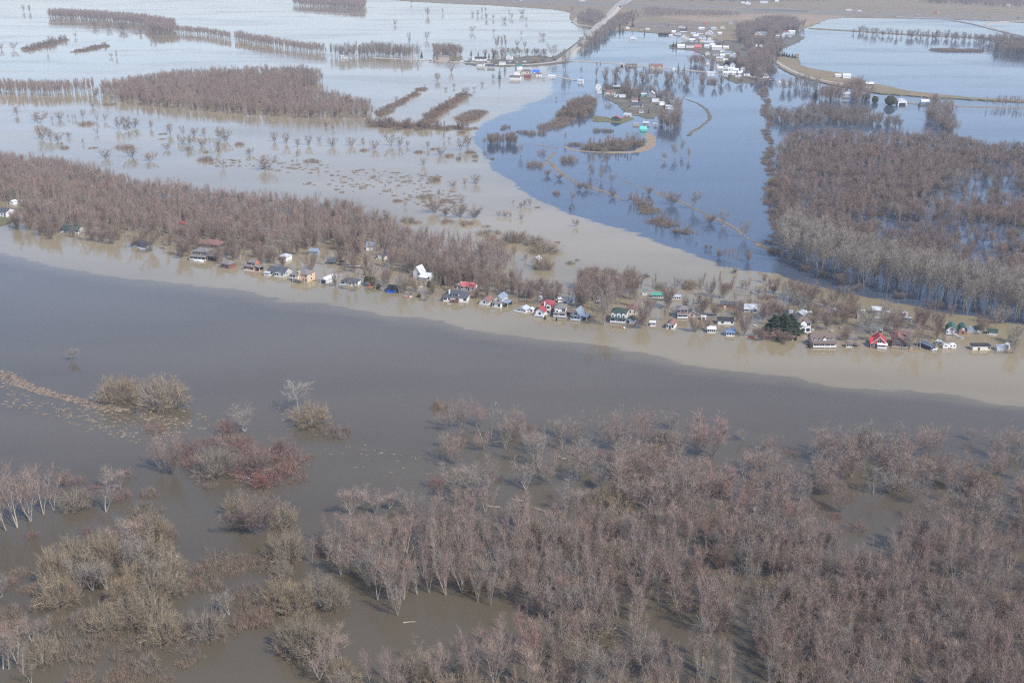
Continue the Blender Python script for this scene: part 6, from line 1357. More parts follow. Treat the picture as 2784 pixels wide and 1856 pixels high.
wood('hedge_row', scatter(big([(840, 276), (900, 284), (960, 290), (1030, 294), (1084, 294), (1080, 300), (1000, 300), (920, 296), (850, 288)]), 5, 48, ragged=0.4, thin=0.4), ('brush', 'field', 'bushy'), dict(brush=(2, 4), field=(4, 7), bushy=(6, 9)), 'brown brush belt along the near edge of the pale flooded field', 'hedge', seed=49)
wood('hedge_row', scatter(big([(60, 116), (64, 110), (110, 98), (155, 90), (156, 94), (110, 106), (66, 119)]), 6, 50), ('field', 'brush'), dict(field=(5, 8), brush=(2, 4)), 'left slanting hedge fragment in the upper left flood', 'hedge', seed=51)
wood('hedge_row', scatter(big([(176, 122), (178, 117), (240, 103), (244, 107), (200, 119)]), 5.5, 52), ('field', 'brush'), dict(field=(4, 6), brush=(2, 4)), 'right slanting hedge fragment in the upper left flood', 'hedge', seed=53)
# the slough of brush between the left wood and the flood
wood('marsh_brush', unbury(clear_of(scatter(big([(470, 362), (560, 358), (700, 372), (800, 385), (900, 405), (1010, 412), (1000, 430), (1080, 440), (1060, 480), (1000, 500), (900, 470), (800, 420), (660, 410), (560, 395), (480, 380)]), 8.5, 54, ragged=1.0, thin=1.3))), ('brush', 'field'), dict(brush=(0.3, 1.0), field=(2.0, 4.5)), 'scattered dark brush breaking the pale water beyond the left wood', 'brush', weights=dict(brush=12, field=0.8), seed=55, squash=(0.5, 1.7))
wood('marsh_brush', unbury(clear_of(scatter(big([(1080, 590), (1170, 630), (1200, 650), (1300, 655), (1290, 690), (1200, 690), (1100, 660), (1010, 670), (930, 640)]), 10, 56))), ('field', 'bushy', 'brush'), dict(brush=(1.2, 2.5), field=(3, 6), bushy=(6, 9)), 'thin grey brush standing in tan water behind the middle cottages', 'brush', seed=57)
wood('marsh_brush', unbury(clear_of(scatter(big([(1440, 640), (1520, 655), (1600, 655), (1720, 660), (1800, 690), (1790, 705), (1700, 690), (1560, 672), (1450, 660)]), 6.5, 58))), ('poplar', 'willow', 'field'), dict(poplar=(6, 9), willow=(2, 4), field=(3, 6)), 'pale thin saplings and tan willow scrub behind the right-hand cottages', 'brush', weights=dict(poplar=3, willow=1), seed=59)
wood('bare_woodland', unbury(clear_of(scatter(big([(1200, 700), (1200, 684), (1260, 678), (1330, 690), (1320, 716), (1260, 710)]), 5.5, 60, ragged=0.3, thin=0))), ('maple', 'bushy'), (7, 10), 'small pinkish grove behind the red-roofed cottages in the middle', seed=61)
wood('bare_woodland', unbury(clear_of(scatter(big([(1300, 650), (1390, 660), (1460, 675), (1470, 695), (1420, 698), (1380, 718), (1325, 700)]), 5.2, 62, ragged=0.3, thin=0))), ('maple', 'bushy'), (9, 14), 'pinkish grove behind the big green-roofed white house', seed=63)
Lf, Gf = 'small bare tree standing alone in the pale flood at upper left', 'lone bare trees in the upper left flood'
plant3(0, 0, 'field', [(165, 82, 30, 25), (205, 85, 30, 25), (10, 345, 300, 30), (95, 345, 290, 70), (520, 260, 225, 25), (330, 365, 310, 15), (650, 190, 140, 60), (750, 195, 140, 40), (850, 210, 150, 90), (970, 235, 195, 30), (1060, 240, 150, 50), (1100, 240, 170, 50), (1160, 240, 180, 40), (770, 395, 365, 40), (803, 395, 345, 15), (445, 280, 235, 40), (725, 320, 285, 25), (350, 300, 245, 45)], Lf, Gf, False)
plant3(0, 0, 'field', [(120, 795, 735, 70), (265, 850, 770, 110), (410, 825, 770, 60), (470, 820, 790, 15), (570, 815, 750, 35), (500, 825, 790, 15), (520, 825, 790, 15), (360, 835, 800, 15), (670, 840, 790, 25), (725, 835, 780, 35), (815, 890, 800, 60), (860, 850, 800, 60), (880, 895, 830, 60), (930, 880, 810, 90), (1040, 885, 825, 35), (1175, 925, 850, 80), (1265, 940, 860, 40), (1340, 935, 880, 70), (1410, 940, 880, 60), (1230, 980, 920, 20), (1260, 995, 940, 60), (1310, 1000, 930, 60), (1390, 1005, 950, 70), (1445, 1005, 940, 20), (1510, 960, 870, 60), (1550, 970, 890, 90), (1500, 1010, 955, 60), (1155, 1030, 985, 60), (1300, 1045, 1005, 90), (1505, 1050, 1005, 30), (1890, 975, 905, 50), (1975, 990, 910, 55), (2050, 1015, 950, 60), (2130, 1000, 930, 55), (2200, 975, 940, 35), (2290, 1010, 945, 70), (1720, 1065, 1020, 70), (640, 740, 690, 45), (2250, 875, 840, 40), (2295, 895, 860, 40), (290, 960, 870, 70), (350, 965, 880, 60), (400, 970, 910, 80), (470, 945, 910, 50), (430, 1010, 980, 60), (575, 990, 955, 30), (670, 925, 880, 35), (1540, 1155, 1090, 50), (1830, 1170, 1070, 140), (2050, 1085, 1040, 25), (730, 1090, 1030, 80), (910, 1080, 1000, 110), (1030, 1110, 1050, 110)],
       'small bare bush standing in the tan flood above the left wood', 'bare bushes in the tan flood above the left wood', False)
plant3(0, 0, 'brush', [(590, 858, 825, 115), (450, 1022, 1000, 60), (860, 1015, 985, 130), (1430, 1105, 1060, 120), (2150, 1110, 1090, 110), (760, 722, 705, 90), (1420, 1050, 1035, 40), (640, 1020, 1010, 70), (1120, 925, 918, 70), (1115, 960, 953, 50), (1650, 1000, 970, 60)], 'low dark mound of brush in the tan flood at left', 'low brush mounds in the tan flood at left', False)
plant3(1, 0, 'field', [(370, 175, 135, 25), (485, 30, -5, 25), (595, 110, 50, 40), (700, 95, 55, 20), (905, 105, 80, 25), (940, 112, 70, 20), (970, 95, 48, 15), (1000, 135, 92, 25), (1045, 135, 100, 20), (995, 85, 50, 15), (1155, 110, 62, 15), (1245, 105, 65, 40), (1175, 128, 90, 25), (1125, 150, 115, 40), (1275, 155, 115, 20), (585, 275, 215, 45), (900, 225, 180, 60), (470, 310, 220, 25), (1050, 235, 200, 20), (1240, 250, 212, 20), (1390, 262, 225, 50), (1210, 320, 280, 35), (1265, 330, 285, 30), (1590, 90, 40, 25), (1675, 265, 215, 25), (1375, 390, 345, 30)], 'small bare tree in the pale flood between the highway and the village', 'bare trees between highway and village', False)
plant3(1, 0, 'poplar', [(1080, 340, 240, 30), (1105, 340, 250, 30), (1135, 340, 235, 30), (1065, 335, 260, 25)], 'tall slim bare tree behind the long white village house', 'slim trees behind the long white house', False)
plant3(1, 0, 'grey', [(1465, 402, 295, 80), (1545, 480, 330, 60), (1530, 500, 360, 40)], 'tall open bare tree beside the gravel road junction', 'tall bare trees at the road junction', False)
plant3(1, 0, 'field', [(760, 500, 445, 40), (660, 558, 500, 60), (860, 662, 600, 50), (915, 622, 595, 40), (970, 592, 565, 30), (1045, 548, 510, 30), (720, 622, 600, 25), (775, 605, 575, 25), (380, 690, 665, 30), (490, 660, 630, 30), (440, 690, 660, 30), (575, 610, 580, 15)], 'bare sapling on the pale flooded field below the village', 'bare saplings below the village', False)
plant3(1, 0, 'field', [(70, 1005, 945, 65), (155, 1005, 950, 50), (230, 1028, 965, 60), (345, 1003, 918, 85), (405, 1008, 938, 50), (455, 1012, 970, 30), (595, 1024, 970, 40), (685, 1070, 1010, 70), (820, 1036, 945, 70), (870, 1012, 925, 80), (565, 1138, 1088, 40), (710, 965, 915, 30), (740, 970, 940, 30)], 'rounded bare bush in the pale flood below the hedge lines', 'bare bushes below the hedge lines', False)
plant3(1, 0, 'brush', [(160, 1040, 1022, 60), (540, 1052, 1028, 70), (740, 1078, 1050, 70), (810, 1098, 1072, 40), (920, 1082, 1058, 40), (890, 1053, 1032, 70), (825, 917, 893, 50), (925, 887, 870, 40), (640, 1030, 1015, 60), (920, 1110, 1097, 40)], 'low brown mound of brush at the front of the pale water', 'brush mounds at the front of the pale water', False)
Lb, Gb = 'bare tree mirrored in the blue water below the village', 'bare trees in the blue water below the village'
plant3(1, 0, 'grey', [(980, 1015, 935, 40), (1540, 985, 905, 30), (1235, 1075, 980, 45), (1480, 690, 665, 20), (1740, 1130, 1040, 60), (1790, 1110, 1020, 60), (1830, 1120, 1040, 60), (2230, 1110, 1050, 70), (2300, 1090, 990, 60), (2340, 1060, 960, 40), (2390, 1100, 1020, 50)], Lb, Gb, False)
plant3(1, 0, 'brush', [(1110, 893, 875, 30), (1135, 880, 850, 35), (1180, 925, 900, 40), (1215, 910, 895, 20), (1255, 915, 885, 60), (1300, 925, 885, 70), (1380, 920, 880, 60), (1330, 1145, 1090, 110), (1040, 1095, 1080, 30), (1590, 1000, 972, 80), (1640, 1000, 975, 60), (1570, 1110, 1050, 100), (1760, 905, 875, 50), (1810, 905, 875, 60), (1850, 905, 880, 50)], 'dark mound of brush mirrored in the blue water below the village', 'brush mounds in the blue water', False)
plant3(1, 0, 'dogwood', [(1380, 1060, 1022, 70), (1720, 720, 700, 50), (1840, 735, 710, 70)], 'red shrub in the blue water below the village', 'red shrubs in the blue water', False)
wood('bare_woodland', scatter(big([(1122, 326), (1190, 326), (1196, 334), (1126, 336)]), 3.6, 64), ('field',), (7, 10), 'grey thicket standing in the blue water at centre', seed=65)
wood('bare_woodland', scatter(big([(1276, 276), (1300, 254), (1345, 226), (1366, 236), (1352, 258), (1318, 274)]), 5.5, 66, ragged=0.4, thin=0.2), ('bushy', 'field', 'willow'), dict(bushy=(8, 12), field=(5, 8), willow=(5, 8)), 'thicket on the tip of land left of the small village', seed=67)
wood('bare_woodland', scatter(big([(1260, 292), (1300, 270), (1306, 276), (1266, 300)]), 6, 68), ('field', 'brush'), (3, 5), 'low line of scrub trailing from the thicket into blue water', seed=69)
wood('bare_woodland', unbury(clear_of(scatter(big([(1500, 292), (1530, 270), (1556, 245), (1568, 262), (1560, 288), (1530, 300)]), 6, 70, ragged=0.4, thin=0.2))), ('bushy', 'maple'), (11, 16), 'grey grove at the right end of the small village', seed=71)
wood('bare_woodland', scatter(big([(1345, 340), (1400, 330), (1478, 328), (1486, 338), (1420, 346), (1350, 350)]), 4.2, 72, ragged=0.3, thin=0.2), ('poplar', 'field', 'willow'), dict(poplar=(8, 12), field=(4, 8), willow=(3, 5)), 'pale saplings on the tan reed island', seed=73)
wood('bare_woodland', clear_of(scatter(big([(1330, 172), (1400, 167), (1520, 174), (1640, 182), (1760, 190), (1760, 205), (1640, 200), (1500, 205), (1400, 190)]), 19, 74, ragged=0.3, thin=0.3)), ('poplar', 'grey', 'bushy'), (9, 14), 'scattered bare trees along the village lower lane', seed=75)
wood('bare_woodland', clear_of(scatter(big([(990, 116), (1035, 118), (1062, 124), (1055, 132), (1000, 130)]), 8, 131, ragged=0.3, thin=0.2)), ('bushy', 'maple'), (11, 17), 'purplish grove at the left end of the road village', seed=132)
wood('bare_woodland', clear_of(scatter(big([(1100, 126), (1200, 122), (1260, 124), (1250, 130), (1180, 132), (1110, 134)]), 13, 133)), ('field', 'grey', 'bushy'), (6, 12), 'thin bare trees behind the road village houses', seed=134)
wood('bare_woodland', unbury(clear_of(scatter(big([(1700, 70), (1760, 50), (1830, 55), (1840, 70), (1800, 92), (1790, 110), (1775, 140), (1760, 185), (1740, 190), (1730, 140), (1720, 110), (1690, 90)]), 8, 76))), ('bushy', 'maple'), (13, 18), 'purple-brown grove around the right side of the village', seed=77)
wood('bare_woodland', unbury(clear_of(scatter(big([(1480, 24), (1560, 30), (1700, 36), (1700, 42), (1560, 40), (1480, 40)]), 9, 78))), ('poplar', 'maple'), (9, 14), 'thin bare tree belt along the near side of the highway', seed=79)
wood('bare_woodland', scatter(big([(1326, 48), (1360, 30), (1384, 40), (1390, 50), (1370, 62), (1340, 58)]), 6.5, 80), ('poplar', 'grey'), (11, 16), 'bare grove in the loop between ramp and gravel road', seed=81)
wood('bare_woodland', scatter(big([(1330, 110), (1370, 78), (1420, 40), (1470, 30), (1440, 60), (1400, 80), (1350, 125)]), 9, 82), ('poplar', 'grey', 'bushy'), (8, 13), 'thin bare trees along the right side of the gravel road', seed=83)
wood('bare_woodland', unbury(clear_of(scatter(big([(1600, 100), (1660, 110), (1700, 140), (1740, 160), (1720, 180), (1660, 180), (1580, 150), (1640, 140), (1580, 118)]), 7, 84))), ('bushy', 'maple'), (10, 15), 'purplish bare trees standing among the white village houses', seed=85)
wood('bare_woodland', unbury(clear_of(scatter(big([(1380, 205), (1470, 208), (1540, 232), (1530, 262), (1480, 250), (1420, 225)]), 8, 86))), ('bushy', 'grey'), (9, 14), 'bare trees among the houses of the lower village', seed=87)
wood('bare_woodland', unbury(clear_of(scatter(big([(1880, 226), (1990, 200), (2010, 228), (1960, 238), (1890, 240)]), 8, 88, ragged=0.4, thin=0.2))), ('bushy', 'maple'), (13, 19), 'dark maroon grove on the right-hand road bank', seed=89)
wood('bare_woodland', scatter(big([(2130, 260), (2160, 240), (2180, 265), (2190, 300), (2160, 312), (2140, 290)]), 7.5, 90), ('bushy', 'cotton'), (11, 16), 'leaning grey grove rising from blue water at right', seed=91)
wood('bare_woodland', scatter(big([(1800, 190), (1870, 196), (1900, 215), (1850, 210), (1790, 206)]), 10, 92), ('poplar', 'grey'), (10, 15), 'thin trees in the flooded corner below the right-hand road', seed=93)
wood('tree_row', scatter(big([(1970, 74), (2100, 82), (2290, 90), (2352, 96), (2352, 104), (2260, 100), (2100, 90), (1970, 80)]), 17, 94), ('grey', 'bushy', 'field'), (8, 16), 'bare tree row on the low bank across the upper right water', 'tree row', seed=95)
wood('tree_row', scatter(big([(2270, 104), (2352, 100), (2500, 110), (2500, 140), (2352, 134), (2290, 122)]), 9, 96), ('bushy', 'maple'), (13, 18), 'dense bare trees at the right edge of the upper water', 'tree row', seed=97)
wood('tree_row', scatter(big([(2130, 113), (2200, 114), (2262, 118), (2255, 121), (2180, 119), (2130, 116)]), 5, 98), ('brush', 'field'), (2, 4), 'low brown brush strip in the upper right water', 'tree row', seed=99)
wood('tree_row', scatter(big([(2240, 246), (2300, 241), (2500, 246), (2500, 254), (2300, 250)]), 8, 100), ('maple', 'poplar'), (9, 13), 'bare tree row on the bank at the right edge', 'tree row', seed=101)
wood('distant_woods', scatter(big([(1480, 2), (1700, 6), (1900, 4), (1850, -20), (1500, -25)]), 16, 102), ('bushy', 'poplar'), (9, 14), 'distant bare woods beyond the highway at the top', 'woodland', seed=103)
wood('distant_woods', scatter(big([(2120, 8), (2230, 14), (2352, 20), (2352, -10), (2120, -10)]), 13, 104), ('bushy', 'maple'), (10, 15), 'distant dark woods at the top right corner', 'woodland', seed=105)
wood('hedge_row', scatter(big([(1754, 204), (1758, 204), (1768, 320), (1776, 420), (1781, 520), (1789, 585), (1784, 588), (1775, 520), (1768, 400), (1761, 280)]), 2.8, 106, ragged=0.6), ('dogwood', 'brush', 'field'), dict(dogwood=(1.2, 2.4), brush=(1.2, 2.4), field=(3, 6)), 'straight red-brown hedge line edging the right-hand flooded wood', 'hedge', weights=dict(brush=3, dogwood=1.5), seed=107)
wood('tree_row', scatter(big([(1447, 455), (1500, 478), (1560, 520), (1600, 552), (1592, 556), (1540, 525), (1480, 486), (1440, 465)]), 4.2, 108), ('poplar', 'brush'), dict(poplar=(5, 9), brush=(1.5, 3)), 'line of white-stemmed saplings in the blue water', 'tree row', weights=dict(poplar=2.5), seed=109)
# ---- trees met one by one on the middle bank
Ly, Gy = 'bare spreading tree standing between the riverside cottages', 'bare trees between the riverside cottages'
plant3(1, 1, 'bushy', [(1300, 880, 790, 90), (890, 780, 655, 110), (740, 790, 640, 140), (690, 770, 660, 100), (1650, 940, 780, 120), (1700, 900, 760, 130), (1120, 860, 768, 90), (930, 880, 808, 55), (510, 830, 740, 70), (820, 760, 640, 90), (1320, 830, 740, 110), (1410, 830, 740, 100), (2250, 950, 780, 110), (2240, 900, 800, 80), (1960, 830, 720, 80), (1900, 820, 690, 90)], Ly, Gy, name='riverside_tree')
plant3(1, 1, 'grey', [(1805, 1060, 790, 190), (1750, 1010, 900, 100), (1985, 930, 800, 60), (2035, 940, 820, 60), (2110, 1070, 925, 110), (400, 845, 680, 130), (45, 815, 705, 70), (200, 730, 620, 70), (290, 830, 740, 50), (105, 830, 770, 60)], 'pale spreading bare tree on the riverside between cottages', 'pale bare trees on the riverside', name='riverside_tree')
plant3(1, 1, 'bushy', [(640, 290, 185, 120), (720, 310, 250, 80), (820, 320, 230, 110), (920, 325, 250, 110), (310, 345, 270, 70), (235, 335, 260, 60)], 'bare bush in the pale water beyond the left wood', 'bare bushes beyond the left wood', False, name='bare_bush', cat='shrub')
plant3(1, 1, 'field', [(930, 90, 22, 65), (850, 92, 50, 30), (770, 108, 68, 60), (1085, 310, 275, 40), (1130, 312, 275, 50), (1165, 322, 285, 25), (1240, 335, 298, 35), (1235, 258, 215, 40), (1265, 240, 200, 35), (1303, 242, 188, 40), (1185, 225, 203, 20), (1620, 385, 330, 50), (1270, 620, 570, 40), (1190, 600, 510, 50), (830, 225, 165, 50), (670, 165, 125, 50), (440, 250, 205, 25)], 'small bare bush in the pale water behind the middle cottages', 'small bare bushes in the pale water', False)
plant3(1, 1, 'willow', [(1160, 492, 408, 110), (1235, 492, 412, 110), (1340, 515, 440, 130), (1400, 555, 485, 200), (1100, 515, 475, 70), (1390, 675, 585, 140), (1990, 735, 650, 90)], 'dark willow thicket bush on the edge of the pale open water', 'willow bushes on the pale open water')
plant3(1, 1, 'brush', [(1000, 385, 372, 60), (1020, 440, 400, 170), (640, 68, 25, 70), (590, 185, 155, 130), (730, 215, 195, 110), (390, 210, 190, 70), (730, 358, 330, 90), (460, 352, 305, 100), (520, 362, 340, 70), (1580, 640, 615, 60), (1625, 620, 605, 30), (2090, 730, 705, 60), (1350, 255, 245, 40), (1480, 160, 125, 40), (860, 370, 335, 100), (1490, 495, 483, 40), (1720, 700, 650, 130), (1850, 700, 655, 100), (1050, 480, 440, 100)], 'low brown brush in the pale water beside the blue front', 'brown brush by the blue front', False)
plant3(2, 1, 'grey', [(65, 265, 135, 100), (275, 375, 262, 75), (430, 462, 330, 80)], 'tall pale tree on the reed line mirrored in the blue water', 'tall trees on the reed line', True)
plant3(1, 1, 'bushy', [(2120, 165, 108, 60), (2280, 235, 138, 120), (1870, 180, 130, 60), (1690, 130, 75, 110), (1640, 130, 80, 60), (1420, 35, -10, 70), (1500, 60, 20, 60), (2200, 350, 330, 60), (2310, 430, 395, 70)], 'dark bush on the reed line mirrored in the blue water', 'bushes on the reed line', False, name='bare_bush', cat='shrub')
plant3(1, 1, 'grey', [(1590, 210, 128, 50), (1790, 70, -40, 60), (1860, 90, 10, 60), (1720, 30, -60, 60)], 'slim bare tree at the edge of the blue water', 'slim trees at the edge of the blue water', False)
plant3(2, 1, 'bushy', [(190, 362, 295, 110), (250, 600, 535, 60), (450, 625, 540, 70), (160, 540, 505, 30), (190, 545, 510, 30), (560, 770, 705, 50), (605, 785, 745, 40), (630, 840, 790, 60), (360, 705, 670, 70)], 'dark bush near the right end of the reed line', 'bushes at the end of the reed line', False, name='bare_bush', cat='shrub')
plant3(2, 1, 'poplar', [(290, 625, 510, 25), (320, 630, 540, 25), (350, 640, 530, 25), (380, 650, 550, 25), (30, 440, 380, 20), (60, 450, 400, 20), (100, 470, 410, 20)], 'white-stemmed sapling in the blue water by the tan front', 'white saplings by the tan front', False)
plant3(2, 1, 'bushy', [(420, 1135, 960, 110), (80, 1110, 1000, 90), (140, 970, 830, 140), (220, 1000, 890, 90), (170, 1100, 1010, 60), (590, 1010, 880, 130), (660, 1000, 910, 100), (900, 1050, 980, 120), (980, 940, 880, 60), (870, 960, 900, 70), (1100, 1060, 900, 140), (1170, 1010, 900, 120), (1120, 1170, 1060, 90), (550, 1170, 1080, 100), (700, 1160, 1100, 110), (500, 1140, 1080, 60), (400, 955, 890, 60), (1470, 1110, 960, 130), (1060, 1010, 900, 110)], Ly, Gy, name='riverside_tree')
plant3(2, 1, 'grey', [(770, 990, 810, 140), (820, 995, 830, 100), (920, 880, 780, 110), (1195, 1170, 990, 110), (1270, 1090, 930, 150), (1350, 1130, 940, 150), (1400, 1100, 870, 130), (1720, 1080, 970, 90), (2200, 1050, 925, 170), (2290, 1180, 1040, 150), (1320, 1170, 1060, 120)], 'pale spreading bare tree among the right-hand cottages', 'pale bare trees among the right-hand cottages', name='riverside_tree')
plant3(2, 1, 'maple', [(1560, 1230, 1040, 100), (1600, 1235, 1050, 100), (1640, 1225, 1060, 100), (1690, 1220, 1080, 60)], 'slender multi-stemmed tree right of the brown cottage with the messy deck', 'slender trees right of the messy brown cottage', name='riverside_tree')
plant3(2, 2, 'grey', [(1780, 75, -70, 70), (2280, 80, -60, 130), (2270, 80, -90, 90)], 'bare tree among the trailers at the right end', 'bare trees among the trailers', name='riverside_tree')
plant3(0, 1, 'bushy', [(1045, 555, 420, 110), (1255, 590, 450, 120), (940, 530, 430, 80), (380, 440, 290, 70), (780, 505, 380, 90), (700, 490, 400, 80), (640, 480, 390, 80), (200, 405, 270, 110), (290, 410, 300, 90), (120, 390, 280, 100), (1800, 640, 500, 90), (2050, 580, 440, 80), (1610, 585, 450, 110), (2150, 690, 560, 90), (1950, 660, 580, 60), (1890, 640, 530, 60), (2310, 795, 690, 80)], 'dark bare tree at the water edge among the left cottages', 'dark bare trees among the left cottages', name='riverside_tree')
plant('bushy', gS('J', 980, 890), 6.0, 7.0, 'small orange-red bare tree left of the three-door garage house', None)
plant('bushy', gS('E', 1965, 1000), 5.5, 4.2, 'small red-brown bare tree right of the dormered grey house', None)
# ---- evergreens
plant('pine', gS('J', 985, 745), 10.5, 12.5, 'broad dark green pine with several tops beside the three-door garage house', None)
EV = [('E', 1455, 735, 485, 'spruce', 'tall dark spruce behind the dormered grey house'), ('J', 2160, 500, 410, 'spruce', 'small spruce behind trees at right of the white bungalow'), ('G', 480, 630, 545, 'spruce', 'small spruce at the corner of the red-roofed white house'),
      ('G', 665, 655, 600, 'spruce', 'tiny spruce in front of the brown-roofed white house'), ('M', 1330, 565, 440, 'spruce', 'lone spruce at the left end of the village road'), ('M', 1540, 470, 390, 'spruce', 'left of two spruces behind the brick village house'),
      ('M', 1712, 490, 395, 'spruce', 'right of two spruces behind the brick village house'), ('N', 240, 300, 205, 'spruce', 'spruce left of the long white village house'), ('N', 355, 300, 225, 'spruce', 'slim spruce behind the long white village house'),
      ('N', 465, 330, 245, 'spruce', 'broad spruce right behind the long white village house'), ('N', 525, 330, 250, 'spruce', 'spruce in the clump behind the long white house'), ('N', 600, 335, 255, 'spruce', 'last spruce of the clump behind the long white house'),
      ('N', 780, 560, 440, 'spruce', 'large dark spruce at the water beside the green-roofed village house'), ('N', 695, 680, 500, 'spruce', 'slim dark spruce at the water edge of the village'), ('N', 1825, 725, 665, 'spruce', 'round spruce at the end of the narrow lane'),
      ('N', 2250, 440, 395, 'spruce', 'left of two tiny spruces beside the road'), ('N', 2305, 445, 395, 'spruce', 'right of two tiny spruces beside the road'), ('O', 585, 470, 375, 'spruce', 'spruce beside the dark-roofed house of the lower village'),
      ('O', 970, 330, 220, 'pine', 'broad dark pine at the back of the lower village'), ('O', 920, 760, 685, 'spruce', 'pointed spruce behind the small white cabin with the red base'), ('O', 1560, 700, 570, 'spruce', 'tall spruce at the right side of the lower village'),
      ('O', 1310, 760, 670, 'spruce', 'dark spruce in the middle of the lower village'), ('O', 1160, 560, 400, 'spruce', 'dark spruce in front of the grey lower-village houses'), ('O', 1640, 610, 530, 'spruce', 'small spruce at the far right of the lower village'),
      ('Q', 470, 200, 65, 'spruce', 'very tall spruce beside the small white house at the back'), ('Q', 150, 265, 190, 'spruce', 'thin spruce by the gravel road'), ('Q', 265, 270, 150, 'spruce', 'spruce left of the small white back house'),
      ('Q', 315, 280, 190, 'spruce', 'lower spruce left of the small white back house'), ('Q', 660, 310, 230, 'spruce', 'round-topped spruce standing alone in blue water'), ('Q', 995, 180, 125, 'spruce', 'left of two spruces on the strip fields'),
      ('Q', 1040, 185, 125, 'spruce', 'right of two spruces on the strip fields'), ('Q', 1335, 235, 160, 'spruce', 'spruce beside the black-roofed village house'), ('Q', 1120, 520, 420, 'spruce', 'dark evergreen left of the white barn'),
      ('Q', 1170, 525, 395, 'spruce', 'taller dark evergreen left of the white barn'), ('Q', 1660, 400, 310, 'spruce', 'evergreen beside the twin-gabled white house'), ('Q', 1200, 900, 770, 'spruce', 'left of two slim cypress-like trees at the road'),
      ('Q', 1295, 910, 790, 'spruce', 'right of two slim cypress-like trees at the road'), ('Q', 1980, 835, 700, 'pine', 'broad dark pine left of the white hillside houses'), ('Q', 2105, 830, 690, 'pine', 'broad dark pine right of the white hillside houses'),
      ('T', 100, 620, 440, 'spruce', 'dark spruce at the left of the right-hand bank'), ('T', 910, 660, 560, 'cedar', 'left of the dark round evergreens by the right-hand bank'), ('T', 1050, 700, 600, 'cedar', 'middle dark round evergreen by the right-hand bank'),
      ('T', 1290, 740, 590, 'cedar', 'largest dark round evergreen by the right-hand bank'), ('T', 1755, 760, 680, 'spruce', 'slim evergreen left of the far blue-white house')]
for c, u, vb, vt, k, lab in EV:
    p = gS(c, u, vb); sx, sy = sS(c, u, vt)
    plant(k, p, max(2.5, height_at(p, sx, sy)), None, lab, None, c in 'EGJ')
for k, u in enumerate(range(890, 1070, 22)):
    plant('spruce', gS('Q', u, 325 + (k % 2) * 3), 5.5, 3.2, 'small evergreen in the clipped row at the water edge of the village', 'evergreen row at the village water edge', False)
for k, (u, v) in enumerate(((1365, 660), (1400, 665), (1445, 670), (1480, 672), (1520, 680), (1560, 690), (1610, 700), (1650, 705))):
    plant('spruce', gS('R', u, v), 7.5 - (k % 3), 4.0, 'dark cypress-like tree in the row before the white house at the upper water', 'dark tree row at the upper water', False)
plant('cedar', gS('C', 2115, 790), 4.6, 3.6, 'left of two olive cedar domes behind the red playhouse', None, var=0)
plant('cedar', gS('C', 2205, 790), 4.4, 3.6, 'right of two olive cedar domes behind the red playhouse', None, var=0)
plant('cedar', gS('E', 395, 845), 2.6, 3.0, 'dark low cedar mound left of the blue-tarped cabin', None, var=1)
plant('cedar', gS('E', 1055, 988), 1.8, 2.0, 'clipped round green bush alone in the tan water', None, var=1)
plant('cedar', gS('E', 1220, 830), 3.2, 2.2, 'dark upright cedar at the porch of the white gabled house', None, var=0)
plant('cedar', gS('J', 1420, 975), 2.2, 1.2, 'dark conical cedar at the left corner of the dormered brown house', None, var=0)
plant('cedar', gS('J', 1122, 850), 1.6, 0.9, 'left of two cedar pillars flanking the small white kiosk', None, var=0)
plant('cedar', gS('J', 1195, 855), 1.6, 0.9, 'right of two cedar pillars flanking the small white kiosk', None, var=0)
plant('golden', gS('N', 1270, 420), 9.0, 11.0, 'golden-orange weeping willow beside the village road', None, False)
# ---- dead reeds and drift
def reeds(name, pl, n, seed, label, lo=0.5, hi=1.6, mixm=None):
    rng = random.Random(seed); poly = polyD(pl); P = np.array(poly); mb_V, mb_F, mi = [], [], []
    x0, y0 = P.min(0); x1, y1 = P.max(0); k = 0
    while k < n:
        q = np.array([[rng.uniform(x0, x1), rng.uniform(y0, y1)]])
        if not inside(poly, q)[0]: k += 0.15; continue
        k += 1; cx_, cy_ = q[0]; r = rng.uniform(lo, hi); a0 = rng.uniform(0, 3.14); h = rng.uniform(0.05, 0.22)
        m = 7; o = len(mb_V)
        for t in range(m):
            a = a0 + 2 * math.pi * t / m; rr_ = r * rng.uniform(0.15, 1.0); mb_V.append((cx_ + math.cos(a) * rr_ * 1.3, cy_ + math.sin(a) * rr_ * 0.5, 0.01))
        mb_V.append((cx_, cy_, h))
        for t in range(m): mb_F.append((o + t, o + (t + 1) % m, o + m)); mi.append(0)
        for t in range(12):
            p = Vector((cx_ + rng.gauss(0, r * .9), cy_ + rng.gauss(0, r * .5), 0)); d = Vector((rng.uniform(-.9, .9), rng.uniform(-.5, .5), rng.uniform(0.05, 0.6)))
            strip(mb_V, mb_F, p, p + d, 0.13, rng); mi.append(0)
    return tag(link(name, mesh(name, mb_V, mb_F, DRIFT, mi)), label, 'reeds', None, 'stuff')
reeds('floating_reeds', [(0, 850), (25, 853), (60, 875), (130, 903), (190, 915), (240, 930), (300, 940), (250, 950), (170, 925), (90, 905), (20, 880), (0, 865)], 900, 1, 'tan mat of dead reeds trailing across the river at far left', 0.3, 1.1)
reeds('floating_reeds', [(0, 870), (60, 905), (140, 925), (250, 950), (330, 950), (440, 960), (430, 1000), (340, 1020), (250, 1010), (170, 980), (60, 940), (0, 930)], 340, 2, 'scattered tan reed patches below the long reed mat at left', 0.2, 0.9)
reeds('floating_reeds', [(280, 930), (440, 945), (520, 960), (520, 985), (380, 985), (300, 950)], 80, 3, 'tan reed patches between the willows and the red islet', 0.3, 1.0)
